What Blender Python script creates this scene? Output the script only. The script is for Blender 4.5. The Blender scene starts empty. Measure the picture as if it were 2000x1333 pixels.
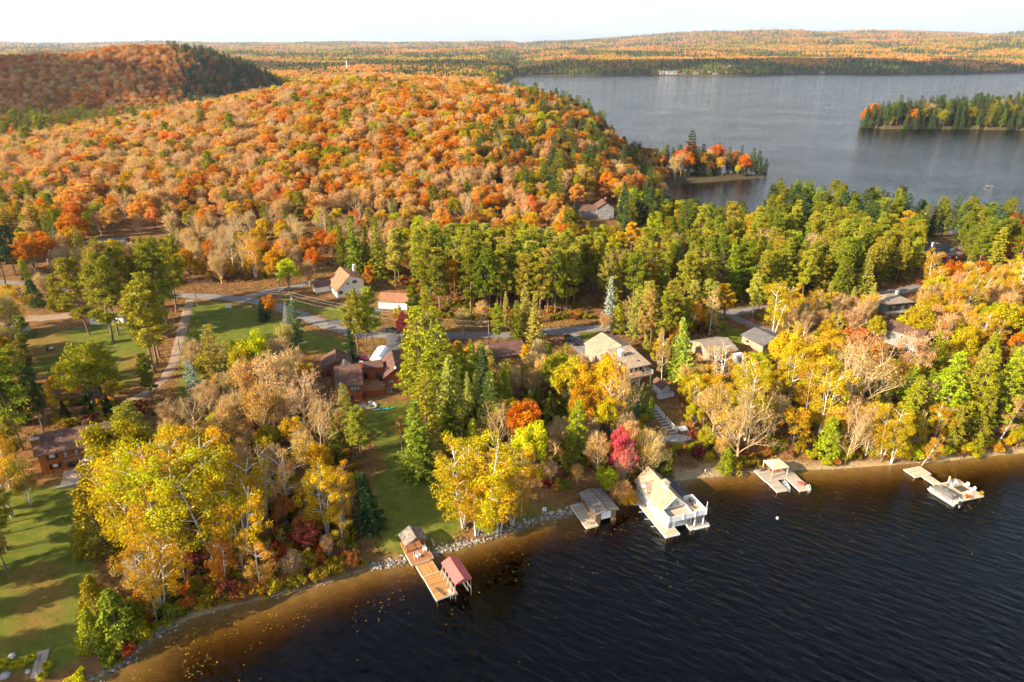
import bpy, math, random
import numpy as np

# ------------------------------------------------------------------ camera, sky, sun, exposure
SC = bpy.context.scene
COL = SC.collection
PITCH = math.radians(23.2)
CAM_H = 90.0
FPX = 1333.3
cam = bpy.data.cameras.new('camera')
cam.sensor_width = 36.0
cam.lens = 36.0 * FPX / 2000.0
cam.clip_start = 1.0
cam.clip_end = 60000.0
cam_o = bpy.data.objects.new('camera', cam)
COL.objects.link(cam_o)
cam_o.location = (0, 0, CAM_H)
cam_o.rotation_euler = (math.pi / 2 - PITCH, 0, 0)
SC.camera = cam_o

SUN_EL = math.radians(25.0)
SUN_AZ = math.radians(26.0)          # light travels towards +x, slightly away from the camera
SX, SY = -math.cos(SUN_AZ), -math.sin(SUN_AZ)   # horizontal direction towards the sun

world = bpy.data.worlds.new('World')
SC.world = world
world.use_nodes = True
nt = world.node_tree
nt.nodes.clear()
w_out = nt.nodes.new('ShaderNodeOutputWorld')
bg = nt.nodes.new('ShaderNodeBackground')
sky = nt.nodes.new('ShaderNodeTexSky')
sky.sky_type = 'NISHITA'
sky.sun_disc = False
sky.sun_elevation = SUN_EL
sky.sun_rotation = math.atan2(SX, SY)
sky.air_density = 1.0
sky.dust_density = 1.5
sky.ozone_density = 1.0
# thin bright cloud sheet, the same all the way round, thicker towards the horizon
tc = nt.nodes.new('ShaderNodeTexCoord')
sep = nt.nodes.new('ShaderNodeSeparateXYZ')
nt.links.new(tc.outputs['Generated'], sep.inputs[0])
zab = nt.nodes.new('ShaderNodeMath'); zab.operation = 'MAXIMUM'; zab.inputs[1].default_value = 0.0
nt.links.new(sep.outputs['Z'], zab.inputs[0])
den = nt.nodes.new('ShaderNodeMath'); den.operation = 'ADD'; den.inputs[1].default_value = 0.10
nt.links.new(zab.outputs[0], den.inputs[0])
dx = nt.nodes.new('ShaderNodeMath'); dx.operation = 'DIVIDE'
dy = nt.nodes.new('ShaderNodeMath'); dy.operation = 'DIVIDE'
nt.links.new(sep.outputs['X'], dx.inputs[0]); nt.links.new(den.outputs[0], dx.inputs[1])
nt.links.new(sep.outputs['Y'], dy.inputs[0]); nt.links.new(den.outputs[0], dy.inputs[1])
cmb = nt.nodes.new('ShaderNodeCombineXYZ')
nt.links.new(dx.outputs[0], cmb.inputs[0]); nt.links.new(dy.outputs[0], cmb.inputs[1])
cn = nt.nodes.new('ShaderNodeTexNoise'); cn.inputs['Scale'].default_value = 1.1
cn.inputs['Detail'].default_value = 7.0; cn.inputs['Roughness'].default_value = 0.58
nt.links.new(cmb.outputs[0], cn.inputs['Vector'])
cr = nt.nodes.new('ShaderNodeMapRange'); cr.inputs['From Min'].default_value = 0.44; cr.inputs['From Max'].default_value = 0.78
cr.inputs['To Min'].default_value = 0.0; cr.inputs['To Max'].default_value = 0.45
nt.links.new(cn.outputs['Fac'], cr.inputs['Value'])
hz = nt.nodes.new('ShaderNodeMapRange'); hz.inputs['From Min'].default_value = 0.0; hz.inputs['From Max'].default_value = 0.78
hz.inputs['To Min'].default_value = 0.92; hz.inputs['To Max'].default_value = 0.0
nt.links.new(sep.outputs['Z'], hz.inputs['Value'])
cm = nt.nodes.new('ShaderNodeMath'); cm.operation = 'MAXIMUM'
nt.links.new(cr.outputs[0], cm.inputs[0]); nt.links.new(hz.outputs[0], cm.inputs[1])
CLOUD_V = 4.75
mixc = nt.nodes.new('ShaderNodeMix'); mixc.data_type = 'RGBA'
nt.links.new(cm.outputs[0], mixc.inputs['Factor'])
nt.links.new(sky.outputs[0], mixc.inputs[6])
cl2 = nt.nodes.new('ShaderNodeMix'); cl2.data_type = 'RGBA'
cl2.inputs[6].default_value = (CLOUD_V * 0.82, CLOUD_V * 0.88, CLOUD_V * 0.98, 1)
cl2.inputs[7].default_value = (CLOUD_V * 1.12, CLOUD_V * 1.20, CLOUD_V * 1.32, 1)
nt.links.new(cn.outputs['Fac'], cl2.inputs['Factor'])
nt.links.new(cl2.outputs[2], mixc.inputs[7])
nt.links.new(mixc.outputs[2], bg.inputs['Color'])
bg.inputs['Strength'].default_value = 0.09
nt.links.new(bg.outputs[0], w_out.inputs[0])

sun = bpy.data.lights.new('sun', 'SUN')
sun.energy = 5.0
sun.angle = math.radians(0.55)
sun.color = (1.0, 0.86, 0.62)
sun_o = bpy.data.objects.new('sun', sun)
COL.objects.link(sun_o)
from mathutils import Vector, Matrix
sun_o.rotation_euler = Vector((SX * math.cos(SUN_EL), SY * math.cos(SUN_EL), math.sin(SUN_EL))).to_track_quat('Z', 'Y').to_euler()
sun_o.location = (-200, -60, 300)

SC.view_settings.view_transform = 'Standard'
SC.view_settings.look = 'None'
SC.view_settings.exposure = 1.5
SC.view_settings.gamma = 1.0
SC.view_settings.use_curve_mapping = False
cy = SC.cycles
cy.max_bounces = 7
cy.diffuse_bounces = 2
cy.glossy_bounces = 2
cy.transmission_bounces = 3
cy.transparent_max_bounces = 8
cy.volume_bounces = 0
cy.caustics_reflective = False
cy.caustics_refractive = False
cy.use_denoising = True
cy.use_light_tree = False
cy.use_adaptive_sampling = True
cy.adaptive_threshold = 0.025
cy.adaptive_min_samples = 12

# ------------------------------------------------------------------ projection between the photograph and the place
_c, _s = math.cos(PITCH), math.sin(PITCH)

def proj(x, y, z):
    z = z - CAM_H
    dep = y * _c - z * _s
    return 1000 + FPX * x / dep, 666.5 - FPX * (y * _s + z * _c) / dep, dep

def ray(px, py, z):
    u = (px - 1000) / FPX; v = (666.5 - py) / FPX
    d = (u, _c + v * _s, -_s + v * _c)
    t = (z - CAM_H) / d[2]
    return d[0] * t, d[1] * t
# ------------------------------------------------------------------ noise, shore lines and the height of the land
def _hash(ix, iy, seed):
    n = (ix * 374761393 + iy * 668265263 + seed * 1442695041) & 0xffffffff
    n = ((n ^ (n >> 13)) * 1274126177) & 0xffffffff
    return ((n ^ (n >> 16)) & 0xffff) / 65535.0

def vnoise(x, y, seed=0):
    x = np.asarray(x, float); y = np.asarray(y, float)
    ix = np.floor(x).astype(np.int64); iy = np.floor(y).astype(np.int64)
    fx = x - ix; fy = y - iy
    fx = fx * fx * (3 - 2 * fx); fy = fy * fy * (3 - 2 * fy)
    a = _hash(ix, iy, seed); b = _hash(ix + 1, iy, seed); c = _hash(ix, iy + 1, seed); d = _hash(ix + 1, iy + 1, seed)
    return (a * (1 - fx) + b * fx) * (1 - fy) + (c * (1 - fx) + d * fx) * fy

def fbm(x, y, seed=0, oct=4):
    v = 0; a = 0.5
    for k in range(oct):
        v = v + a * vnoise(x * 2 ** k, y * 2 ** k, seed + 17 * k); a *= 0.5
    return v

def sstep(a, b, x):
    t = np.clip((x - a) / (b - a), 0, 1)
    return t * t * (3 - 2 * t)

def poly_sd(P, x, y):
    """signed distance, positive inside"""
    x = np.asarray(x, float); y = np.asarray(y, float)
    P = np.asarray(P, float); n = len(P)
    d = np.full(x.shape, 1e18); ins = np.zeros(x.shape, bool)
    for i in range(n):
        ax, ay = P[i]; bx, by = P[(i + 1) % n]
        ex, ey = bx - ax, by - ay
        t = np.clip(((x - ax) * ex + (y - ay) * ey) / (ex * ex + ey * ey + 1e-12), 0, 1)
        d = np.minimum(d, (x - ax - t * ex) ** 2 + (y - ay - t * ey) ** 2)
        if ay != by:
            c = ((ay > y) != (by > y)) & (x < ex * (y - ay) / (by - ay) + ax)
            ins ^= c
    d = np.sqrt(d)
    return np.where(ins, d, -d)

SHORE_PX = [(180, 1333), (250, 1290), (310, 1240), (345, 1222), (370, 1208), (430, 1190), (480, 1177), (560, 1160), (640, 1137),
            (720, 1112), (790, 1098), (870, 1077), (960, 1050), (1040, 1022), (1100, 1006), (1160, 985), (1210, 972),
            (1260, 958), (1310, 944), (1345, 936), (1400, 931), (1480, 921), (1540, 919), (1600, 917), (1700, 911), (1800, 903),
            (1850, 900), (1900, 894), (2000, 884)]
near_shore = [ray(px, py, 0) for px, py in SHORE_PX]
MAIN_LAND = ([(-70, 60), (-78, 30), (-95, -40), (-120, -400), (-2500, -400), (-6000, 2000), (-16000, 6000), (-16000, 24000), (300, 24000),
              (0, 2540), (-12, 2300), (-60, 1700), (-40, 1200), (30, 850), (80, 700), (112, 620), (128, 560), (140, 547), (165, 540), (188, 536), (194, 530),
              (186, 523), (165, 516), (140, 505), (122, 500), (108, 488), (103, 470), (106, 445), (122, 420), (150, 402), (185, 385), (215, 366), (250, 340),
              (300, 315), (380, 310), (520, 330), (700, 260), (640, 120), (430, 60), (330, 110), (230, 150), (160, 147)] + near_shore[::-1])
ISLAND = [(432, 872), (470, 858), (540, 862), (600, 850), (690, 815), (820, 780), (1000, 800), (1200, 900), (1150, 1050), (900, 1020), (720, 1000), (560, 960), (470, 925), (436, 895)]
FAR_LAND = [(-10, 2530), (60, 2600), (180, 2600), (320, 2570), (420, 2640), (620, 2660), (760, 2600), (900, 2600), (1000, 2720), (1200, 2760), (1290, 2660),
            (1500, 2700), (1750, 2790), (2050, 2950), (2500, 3250), (3200, 3500), (4200, 3900), (9000, 5200), (20000, 9000), (20000, 24000), (200, 24000)]

# crest line of the wooded hill behind the houses: photograph column, row of the tree tops, distance
RIDGE = [(-300, 290, 520), (0, 262, 560), (150, 240, 580), (330, 210, 600), (450, 188, 620), (560, 163, 640), (650, 150, 650), (720, 143, 655), (800, 145, 655),
         (900, 157, 650), (980, 166, 640), (1050, 170, 630), (1120, 184, 620), (1165, 210, 612), (1195, 252, 602), (1235, 295, 595), (1330, 345, 590)]
_rx, _rz, _ry = [], [], []
for _px, _py, _y in RIDGE:
    _z = 40.0
    for _ in range(6):
        _d = _y * _c - (_z - CAM_H) * _s
        _v = (666.5 - _py) / FPX
        _z = CAM_H + _y * (-_s + _v * _c) / (_c + _v * _s)
    _rx.append((_px - 1000) / FPX * (_y * _c - (_z - CAM_H) * _s)); _rz.append(max(_z - 13.0, 4.0)); _ry.append(_y)
# crest line of the dark hill on the left
RIDGE2 = [(-500, 120), (-200, 108), (0, 107), (100, 103), (190, 100), (235, 88), (300, 86), (350, 93), (400, 110), (440, 134), (465, 153), (490, 176), (540, 190), (640, 196)]
_sx, _sz = [], []
for _px, _py in RIDGE2:
    _v = (666.5 - _py) / FPX
    _z = CAM_H + 1150 * (-_s + _v * _c) / (_c + _v * _s)
    _sx.append((_px - 1000) / FPX * (1150 * _c - (_z - CAM_H) * _s)); _sz.append(max(_z - 15.0, 8.0))

def height(x, y):
    x = np.asarray(x, float); y = np.asarray(y, float)
    sd = poly_sd(MAIN_LAND, x, y)
    near = np.maximum(sd, 0)
    z = 0.55 * sstep(0, 2.2, near) + 0.75 * sstep(2.5, 9, near) + 7.2 * (1 - np.exp(-near / 75.0)) + 0.35 * (fbm(x / 9, y / 9, 3, 3) - 0.5) * sstep(1, 10, near)
    # main hill
    rz = np.interp(x, _rx, _rz); ry = np.interp(x, _rx, _ry)
    yb = 335 + 45 * sstep(20, 120, x) + 20 * sstep(-150, -350, x)
    t = np.clip((y - yb) / (ry - yb), 0, 1)
    front = np.sin(t * math.pi / 2) ** 1.25
    back = np.clip((y - ry) / 210.0, 0, 1)
    bump = np.where(y < ry, front, 0.5 + 0.5 * np.cos(back * math.pi))
    hill = np.maximum(rz - 8, 0) * bump * sstep(0, 40, near)
    hill = hill + bump * 9 * (fbm(x / 60, y / 60, 9, 3) - 0.45) * sstep(5, 60, near)
    z = z + hill
    # hill on the left, further back
    sz = np.interp(x, _sx, _sz)
    u = np.where(y < 1150, np.clip((1150 - y) / 330.0, 0, 1), np.clip((y - 1150) / 500.0, 0, 1))
    z = z + np.maximum(sz - 8, 0) * (0.5 + 0.5 * np.cos(u * math.pi)) ** 0.8
    # rolling country beyond
    far = sstep(1700, 2600, y)
    z = z + far * (14 * (fbm(x / 420, y / 420, 21, 3)) + 10)
    dw = np.maximum(-sd, 0)
    dw = dw * (0.85 + 0.75 * sstep(-52, -20, x) * sstep(70, 40, x) + 0.35 * sstep(50, 75, x) + 0.35 * (fbm(x / 7, y / 7, 14, 3) - 0.45))
    under = -(0.10 * sstep(0, 1.2, dw) + 0.045 * dw + 0.0125 * dw * dw)
    z = np.where(sd >= 0, z, under)
    si = poly_sd(ISLAND, x, y)
    zi = 2.2 * sstep(0, 3, si) + 17 * sstep(0, 75, si)
    z = np.where(si > 0, zi, z)
    sf = poly_sd(FAR_LAND, x, y)
    nf = np.maximum(sf, 0)
    zf = 2 * sstep(0, 10, nf) + 22 * sstep(0, 500, nf) + 14 * (fbm(x / 420, y / 420, 21, 3)) * sstep(0, 300, nf)
    z = np.where(sf > 0, zf, z)
    dw = np.maximum(np.minimum(np.minimum(-sd, -si), -sf), 0)
    z = np.where((sd < 0) & (si <= 0) & (sf <= 0), np.where(dw < 60, under, -9.0), z)
    # distant ranges
    rr = np.hypot(x, y)
    rise = sstep(3200, 7000, y)
    right = sstep(400, 3200, x)
    amp = 45 + 105 * right
    hills = amp * (0.25 + 1.5 * (fbm(x / 1900 + 4.3, y / 950, 31, 4) - 0.25)) * rise
    hills = hills + 38 * sstep(2900, 3600, y) * np.maximum(fbm(x / 800 + 9.1, y / 520, 57, 3) - 0.38, 0) * 2.2
    hills = hills + (60 + 60 * right) * sstep(7000, 10500, y) + 70 * sstep(10000, 14000, y)
    z = np.where(y > 3000, z + np.maximum(hills, 0), z)
    return np.maximum(z, -9.0)

# the land as a grid, fine near the houses and coarse towards the horizon
NR, NC = 560, 430
Y0, Y1, SL = 34.0, 24000.0, 1.35
_ys = Y0 * (Y1 / Y0) ** (np.linspace(0, 1, NR))
_ss = np.linspace(-SL, SL, NC)
GX = _ys[:, None] * _ss[None, :]
GY = np.repeat(_ys[:, None], NC, 1)
GZ = height(GX.ravel(), GY.ravel()).reshape(NR, NC)
GSD = poly_sd(MAIN_LAND, GX.ravel(), GY.ravel()).reshape(NR, NC)

def _lookup(G, x, y):
    x = np.asarray(x, float); y = np.maximum(np.asarray(y, float), Y0 + 0.01)
    r = np.clip(np.log(y / Y0) / math.log(Y1 / Y0) * (NR - 1), 0, NR - 1.001)
    ri = r.astype(int); fr = (y - _ys[ri]) / (_ys[ri + 1] - _ys[ri])
    def row(k):
        c = np.clip((x / _ys[k] / SL + 1) / 2 * (NC - 1), 0, NC - 1.001)
        ci = c.astype(int); fc = c - ci
        return G[k, ci] * (1 - fc) + G[k, ci + 1] * fc
    return row(ri) * (1 - fr) + row(ri + 1) * fr

def HZ(x, y): return _lookup(GZ, x, y)
def SD(x, y): return _lookup(GSD, x, y)

def H1(x, y):
    return float(HZ(np.array([x]), np.array([y]))[0])

def at(px, py, dz=0.0):
    """the point of the land seen at a place of the photograph"""
    z = 5.0
    for _ in range(12):
        x, y = ray(px, py, z + dz)
        z = 0.5 * z + 0.5 * max(H1(x, y), 0)
    x, y = ray(px, py, z + dz)
    return x, y, max(H1(x, y), 0)

def many_at(pts):
    return [at(*p)[:2] for p in pts]

# ------------------------------------------------------------------ mesh helpers
MATS = {}

def new_mesh(name, V, faces, mats=(), midx=None, smooth=False, attrs=None):
    """faces: list of integer arrays (n,k)"""
    me = bpy.data.meshes.new(name)
    V = np.asarray(V, np.float32)
    me.vertices.add(len(V)); me.vertices.foreach_set('co', V.ravel())
    faces = [np.asarray(f, np.int32) for f in faces if len(f)]
    nl = sum(f.size for f in faces); nf = sum(len(f) for f in faces)
    me.loops.add(nl); me.loops.foreach_set('vertex_index', np.concatenate([f.ravel() for f in faces]))
    tot = np.concatenate([np.full(len(f), f.shape[1], np.int32) for f in faces])
    start = np.zeros(nf, np.int32); start[1:] = np.cumsum(tot)[:-1]
    me.polygons.add(nf); me.polygons.foreach_set('loop_start', start); me.polygons.foreach_set('loop_total', tot)
    for m in mats: me.materials.append(m)
    if midx is not None: me.polygons.foreach_set('material_index', np.asarray(midx, np.int32))
    me.polygons.foreach_set('use_smooth', np.full(nf, bool(smooth)))
    if attrs:
        for an, (dom, typ, arr) in attrs.items():
            a = me.attributes.new(an, typ, dom)
            arr = np.asarray(arr, np.float32)
            a.data.foreach_set('color' if typ in ('FLOAT_COLOR', 'BYTE_COLOR') else ('vector' if typ == 'FLOAT_VECTOR' else 'value'), arr.ravel())
    me.update(calc_edges=True)
    return me

def link(name, me, parent=None, loc=None, rz=0.0):
    o = bpy.data.objects.new(name, me)
    COL.objects.link(o)
    if parent is not None: o.parent = parent
    if loc is not None: o.location = loc
    if rz: o.rotation_euler = (0, 0, rz)
    return o

def tag(o, label=None, cat=None, group=None, kind=None):
    if label: o['label'] = label
    if cat: o['category'] = cat
    if group: o['group'] = group
    if kind: o['kind'] = kind
    return o

def thing(name, label, cat, loc=(0, 0, 0), rz=0.0, group=None):
    o = bpy.data.objects.new(name, None)
    o.empty_display_size = 0.5
    COL.objects.link(o)
    o.location = loc; o.rotation_euler = (0, 0, rz)
    return tag(o, label, cat, group)

# ------------------------------------------------------------------ materials
def srgb(r, g, b):
    f = lambda c: (c / 12.92 if c <= 0.04045 else ((c + 0.055) / 1.055) ** 2.4)
    return (f(r / 255), f(g / 255), f(b / 255), 1)

class NT:
    def __init__(self, name, rough=0.8, spec=0.3):
        self.m = bpy.data.materials.new(name); self.m.use_nodes = True
        self.t = self.m.node_tree; self.b = self.t.nodes['Principled BSDF']
        self.out = self.t.nodes['Material Output']
        self.b.inputs['Roughness'].default_value = rough
        self.b.inputs['Specular IOR Level'].default_value = spec
    def n(self, t, **kw):
        nd = self.t.nodes.new(t)
        for k, v in kw.items():
            if k in nd.inputs: nd.inputs[k].default_value = v
            else: setattr(nd, k, v)
        return nd
    def l(self, a, b): self.t.links.new(a, b)
    def noise(self, scale, detail=4, rough=0.6, vec=None, dist=0.0):
        nd = self.n('ShaderNodeTexNoise'); nd.inputs['Scale'].default_value = scale
        nd.inputs['Detail'].default_value = detail; nd.inputs['Roughness'].default_value = rough
        nd.inputs['Distortion'].default_value = dist
        if vec is not None: self.l(vec, nd.inputs['Vector'])
        return nd.outputs['Fac']
    def ramp(self, fac, stops):
        nd = self.n('ShaderNodeValToRGB')
        e = nd.color_ramp.elements
        while len(e) < len(stops): e.new(0.5)
        for i, (p, c) in enumerate(stops):
            e[i].position = p; e[i].color = c if len(c) == 4 else (*c, 1)
        self.l(fac, nd.inputs[0]); return nd.outputs[0]
    def mix(self, fac, a, b, mode='MIX'):
        nd = self.n('ShaderNodeMix', data_type='RGBA', blend_type=mode)
        for s, v in ((nd.inputs['Factor'], fac), (nd.inputs[6], a), (nd.inputs[7], b)):
            if hasattr(v, 'is_linked'): self.l(v, s)
            elif isinstance(v, (int, float)): s.default_value = v
            else: s.default_value = v if len(v) == 4 else (*v, 1)
        return nd.outputs[2]
    def math(self, op, a, b=0.0, clamp=False):
        nd = self.n('ShaderNodeMath', operation=op, use_clamp=clamp)
        for s, v in ((nd.inputs[0], a), (nd.inputs[1], b)):
            if hasattr(v, 'is_linked'): self.l(v, s)
            else: s.default_value = v
        return nd.outputs[0]
    def coords(self, kind='Object', scale=(1, 1, 1), rot=(0, 0, 0)):
        tcn = self.n('ShaderNodeTexCoord'); mp = self.n('ShaderNodeMapping')
        mp.inputs['Scale'].default_value = scale; mp.inputs['Rotation'].default_value = rot
        self.l(tcn.outputs[kind], mp.inputs['Vector']); return mp.outputs[0]
    def attr(self, name, out='Fac', typ='GEOMETRY'):
        nd = self.n('ShaderNodeAttribute', attribute_name=name, attribute_type=typ); return nd.outputs[out]
    def bump(self, h, strength=0.4, dist=0.05):
        nd = self.n('ShaderNodeBump'); nd.inputs['Strength'].default_value = strength; nd.inputs['Distance'].default_value = dist
        self.l(h, nd.inputs['Height']); self.l(nd.outputs[0], self.b.inputs['Normal']); return nd.outputs[0]
    def col(self, c):
        if hasattr(c, 'is_linked'): self.l(c, self.b.inputs['Base Color'])
        else: self.b.inputs['Base Color'].default_value = c
        return self.m

def mat_plain(name, c, rough=0.6, var=0.12, scale=3.0, spec=0.3, metal=0.0):
    m = NT(name, rough, spec)
    v = m.noise(scale, 4, 0.6, m.coords())
    lo = tuple(x * (1 - var) for x in c[:3]); hi = tuple(min(1, x * (1 + var)) for x in c[:3])
    m.b.inputs['Metallic'].default_value = metal
    return m.col(m.ramp(v, [(0.3, lo), (0.7, hi)]))

def mat_shingle(name, c, var=0.25):
    m = NT(name, 0.9, 0.2)
    co = m.coords(scale=(1, 1, 1))
    br = m.n('ShaderNodeTexBrick'); br.inputs['Scale'].default_value = 1.0
    br.inputs['Brick Width'].default_value = 0.45; br.inputs['Row Height'].default_value = 0.2
    br.inputs['Mortar Size'].default_value = 0.012; br.inputs['Mortar'].default_value = (*[x * 0.5 for x in c[:3]], 1)
    br.inputs['Color1'].default_value = (*[x * (1 - var) for x in c[:3]], 1); br.inputs['Color2'].default_value = (*[min(1, x * (1 + var)) for x in c[:3]], 1)
    m.l(co, br.inputs['Vector'])
    st = m.noise(0.5, 5, 0.65, m.coords())
    colr = m.mix(1.0, br.outputs['Color'], m.ramp(st, [(0.3, (0.72, 0.72, 0.72)), (0.7, (1.12, 1.1, 1.08))]), 'MULTIPLY')
    return m.col(colr)

def mat_siding(name, c, pitch=0.18, vertical=False, var=0.1):
    m = NT(name, 0.6, 0.3)
    co = m.coords()
    sp = m.n('ShaderNodeSeparateXYZ'); m.l(co, sp.inputs[0])
    src = sp.outputs['Z'] if not vertical else m.math('ADD', sp.outputs['X'], sp.outputs['Y'])
    fr = m.math('FRACT', m.math('DIVIDE', src, pitch))
    ln = m.math('LESS_THAN', fr, 0.12)
    nz = m.noise(1.3, 4, 0.6, co)
    base = m.ramp(nz, [(0.3, tuple(x * (1 - var) for x in c[:3])), (0.7, tuple(min(1, x * (1 + var)) for x in c[:3]))])
    m.bump(fr, 0.3, 0.02)
    return m.col(m.mix(ln, base, tuple(x * 0.62 for x in c[:3])))

def mat_deck(name, c, var=0.3):
    m = NT(name, 0.75, 0.2)
    oi = m.attr('tone')
    nz = m.noise(2.0, 5, 0.7, m.coords(scale=(6, 6, 6)))
    k = m.math('ADD', m.math('MULTIPLY', oi, 0.6), m.math('MULTIPLY', nz, 0.4))
    return m.col(m.ramp(k, [(0.15, tuple(x * (1 - var) for x in c[:3])), (0.85, tuple(min(1, x * (1 + var)) for x in c[:3]))]))

def mat_glass(name, c=(0.02, 0.025, 0.03, 1)):
    m = NT(name, 0.08, 0.6)
    v = m.noise(0.7, 2, 0.5, m.coords())
    return m.col(m.ramp(v, [(0.35, tuple(x * 0.5 for x in c[:3])), (0.65, tuple(x * 1.6 for x in c[:3]))]))

def mat_leaf(name, transl=0.35, hue_var=0.5, rough=0.7):
    """leaf colour is the tree's own tint; each leaf differs a little from its neighbours"""
    m = NT(name)
    t = m.t; t.nodes.remove(m.b)
    tint = m.attr('tint', 'Color', 'INSTANCER')
    tone = m.attr('tone')
    hsv = m.n('ShaderNodeHueSaturation')
    m.l(tint, hsv.inputs['Color'])
    mr = m.n('ShaderNodeMapRange'); mr.inputs['To Min'].default_value = 0.5 - 0.035 * hue_var; mr.inputs['To Max'].default_value = 0.5 + 0.035 * hue_var
    m.l(tone, mr.inputs['Value']); m.l(mr.outputs[0], hsv.inputs['Hue'])
    mv = m.n('ShaderNodeMapRange'); mv.inputs['To Min'].default_value = 0.62; mv.inputs['To Max'].default_value = 1.35
    tone2 = m.math('FRACT', m.math('MULTIPLY', tone, 7.31))
    m.l(tone2, mv.inputs['Value']); m.l(mv.outputs[0], hsv.inputs['Value'])
    d = m.n('ShaderNodeBsdfDiffuse'); tr = m.n('ShaderNodeBsdfTranslucent'); ms = m.n('ShaderNodeMixShader')
    m.l(hsv.outputs[0], d.inputs['Color']); m.l(hsv.outputs[0], tr.inputs['Color'])
    ms.inputs[0].default_value = transl
    m.l(d.outputs[0], ms.inputs[1]); m.l(tr.outputs[0], ms.inputs[2])
    m.l(ms.outputs[0], m.out.inputs['Surface'])
    return m.m

def mat_bark(name, c, c2, scale=3.0):
    m = NT(name, 0.9, 0.1)
    v = m.noise(scale, 4, 0.7, m.coords(scale=(1, 1, 0.35)))
    return m.col(m.ramp(v, [(0.35, c), (0.6, c2)]))

def mat_birch():
    m = NT('birch_bark', 0.7, 0.2)
    v = m.noise(2.0, 4, 0.7, m.coords(scale=(1, 1, 3.0)))
    return m.col(m.ramp(v, [(0.36, (0.10, 0.085, 0.07)), (0.46, (0.62, 0.57, 0.5)), (0.7, (0.78, 0.74, 0.68))]))

# ------------------------------------------------------------------ the ground
def lawn_polys():
    P = []
    P.append([(735, 790), (800, 785), (835, 860), (862, 920), (900, 1030), (872, 1070), (790, 1088), (735, 1070), (725, 1000), (745, 900), (700, 810)])
    P.append([(0, 955), (100, 945), (190, 945), (205, 1050), (190, 1180), (165, 1275), (110, 1333), (-120, 1333), (-120, 955)])
    P.append([(372, 588), (450, 592), (520, 604), (600, 642), (690, 668), (700, 700), (600, 690), (560, 710), (470, 770), (345, 775), (352, 690)])
    P.append([(20, 650), (140, 640), (260, 620), (300, 690), (305, 730), (250, 760), (110, 745), (30, 700)])
    P.append([(560, 575), (620, 600), (690, 600), (740, 610), (730, 660), (640, 620), (540, 588)])
    P.append([(1225, 755), (1275, 750), (1270, 790), (1300, 810), (1260, 830), (1225, 800)])
    P.append([(1410, 630), (1470, 650), (1440, 690), (1400, 665)])
    P.append([(1010, 985), (1120, 985), (1120, 1004), (1040, 1022), (985, 1040)])
    P.append([(1130, 650), (1180, 645), (1160, 668), (1120, 670)])
    return [many_at(p) for p in P]
LAWNS = lawn_polys()
LITTER = [many_at(p) for p in [
    [(20, 1120), (110, 1090), (150, 1150), (90, 1230), (20, 1260)],
    [(1285, 790), (1340, 800), (1360, 840), (1300, 850)], [(1040, 960), (1110, 950), (1110, 990), (1030, 1005)],
    [(860, 620), (1130, 620), (1130, 650), (860, 650)], [(690, 650), (780, 655), (770, 690), (700, 690)],
    [(230, 690), (310, 690), (300, 740), (240, 755)], [(30, 660), (130, 640), (140, 690), (50, 710)]]]
SANDS = [many_at(p) for p in [
    [(300, 1225), (420, 1185), (560, 1150), (570, 1165), (430, 1200), (310, 1250)],
    [(1310, 915), (1400, 905), (1440, 915), (1400, 935), (1310, 948), (1290, 930)],
    [(1540, 905), (1780, 895), (2000, 868), (2060, 870), (2060, 890), (1800, 912), (1560, 925)]]]

def make_ground():
    x = GX.ravel(); y = GY.ravel(); sd = GSD.ravel()
    V = np.stack([x, y, GZ.ravel()], 1)
    i = np.arange(NR - 1)[:, None] * NC + np.arange(NC - 1)[None, :]
    Fq = np.stack([i, i + 1, i + NC + 1, i + NC], -1).reshape(-1, 4)
    near = y < 420
    def mask(polys, soft):
        a = np.zeros(len(x))
        for P in polys:
            P = np.asarray(P)
            b = near & (x > P[:, 0].min() - 8) & (x < P[:, 0].max() + 8) & (y > P[:, 1].min() - 8) & (y < P[:, 1].max() + 8)
            if b.any():
                w = poly_sd(P, x[b], y[b]) + 2.5 * (fbm(x[b] / 5, y[b] / 5, 5, 3) - 0.5) * 2
                a[b] = np.maximum(a[b], sstep(-soft, soft, w))
        return a
    lawn = mask(LAWNS, 1.6); lit = mask(LITTER, 2.5); sand = mask(SANDS, 0.8)
    sand = np.maximum(sand, sstep(0.7, -0.4, sd) * (y < 420))
    me = new_mesh('ground', V, [Fq], [MATS['ground']], smooth=True, attrs={
        'lawn': ('POINT', 'FLOAT', lawn), 'litter': ('POINT', 'FLOAT', lit), 'sand': ('POINT', 'FLOAT', sand)})
    tag(link('ground', me), kind='structure')

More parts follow.
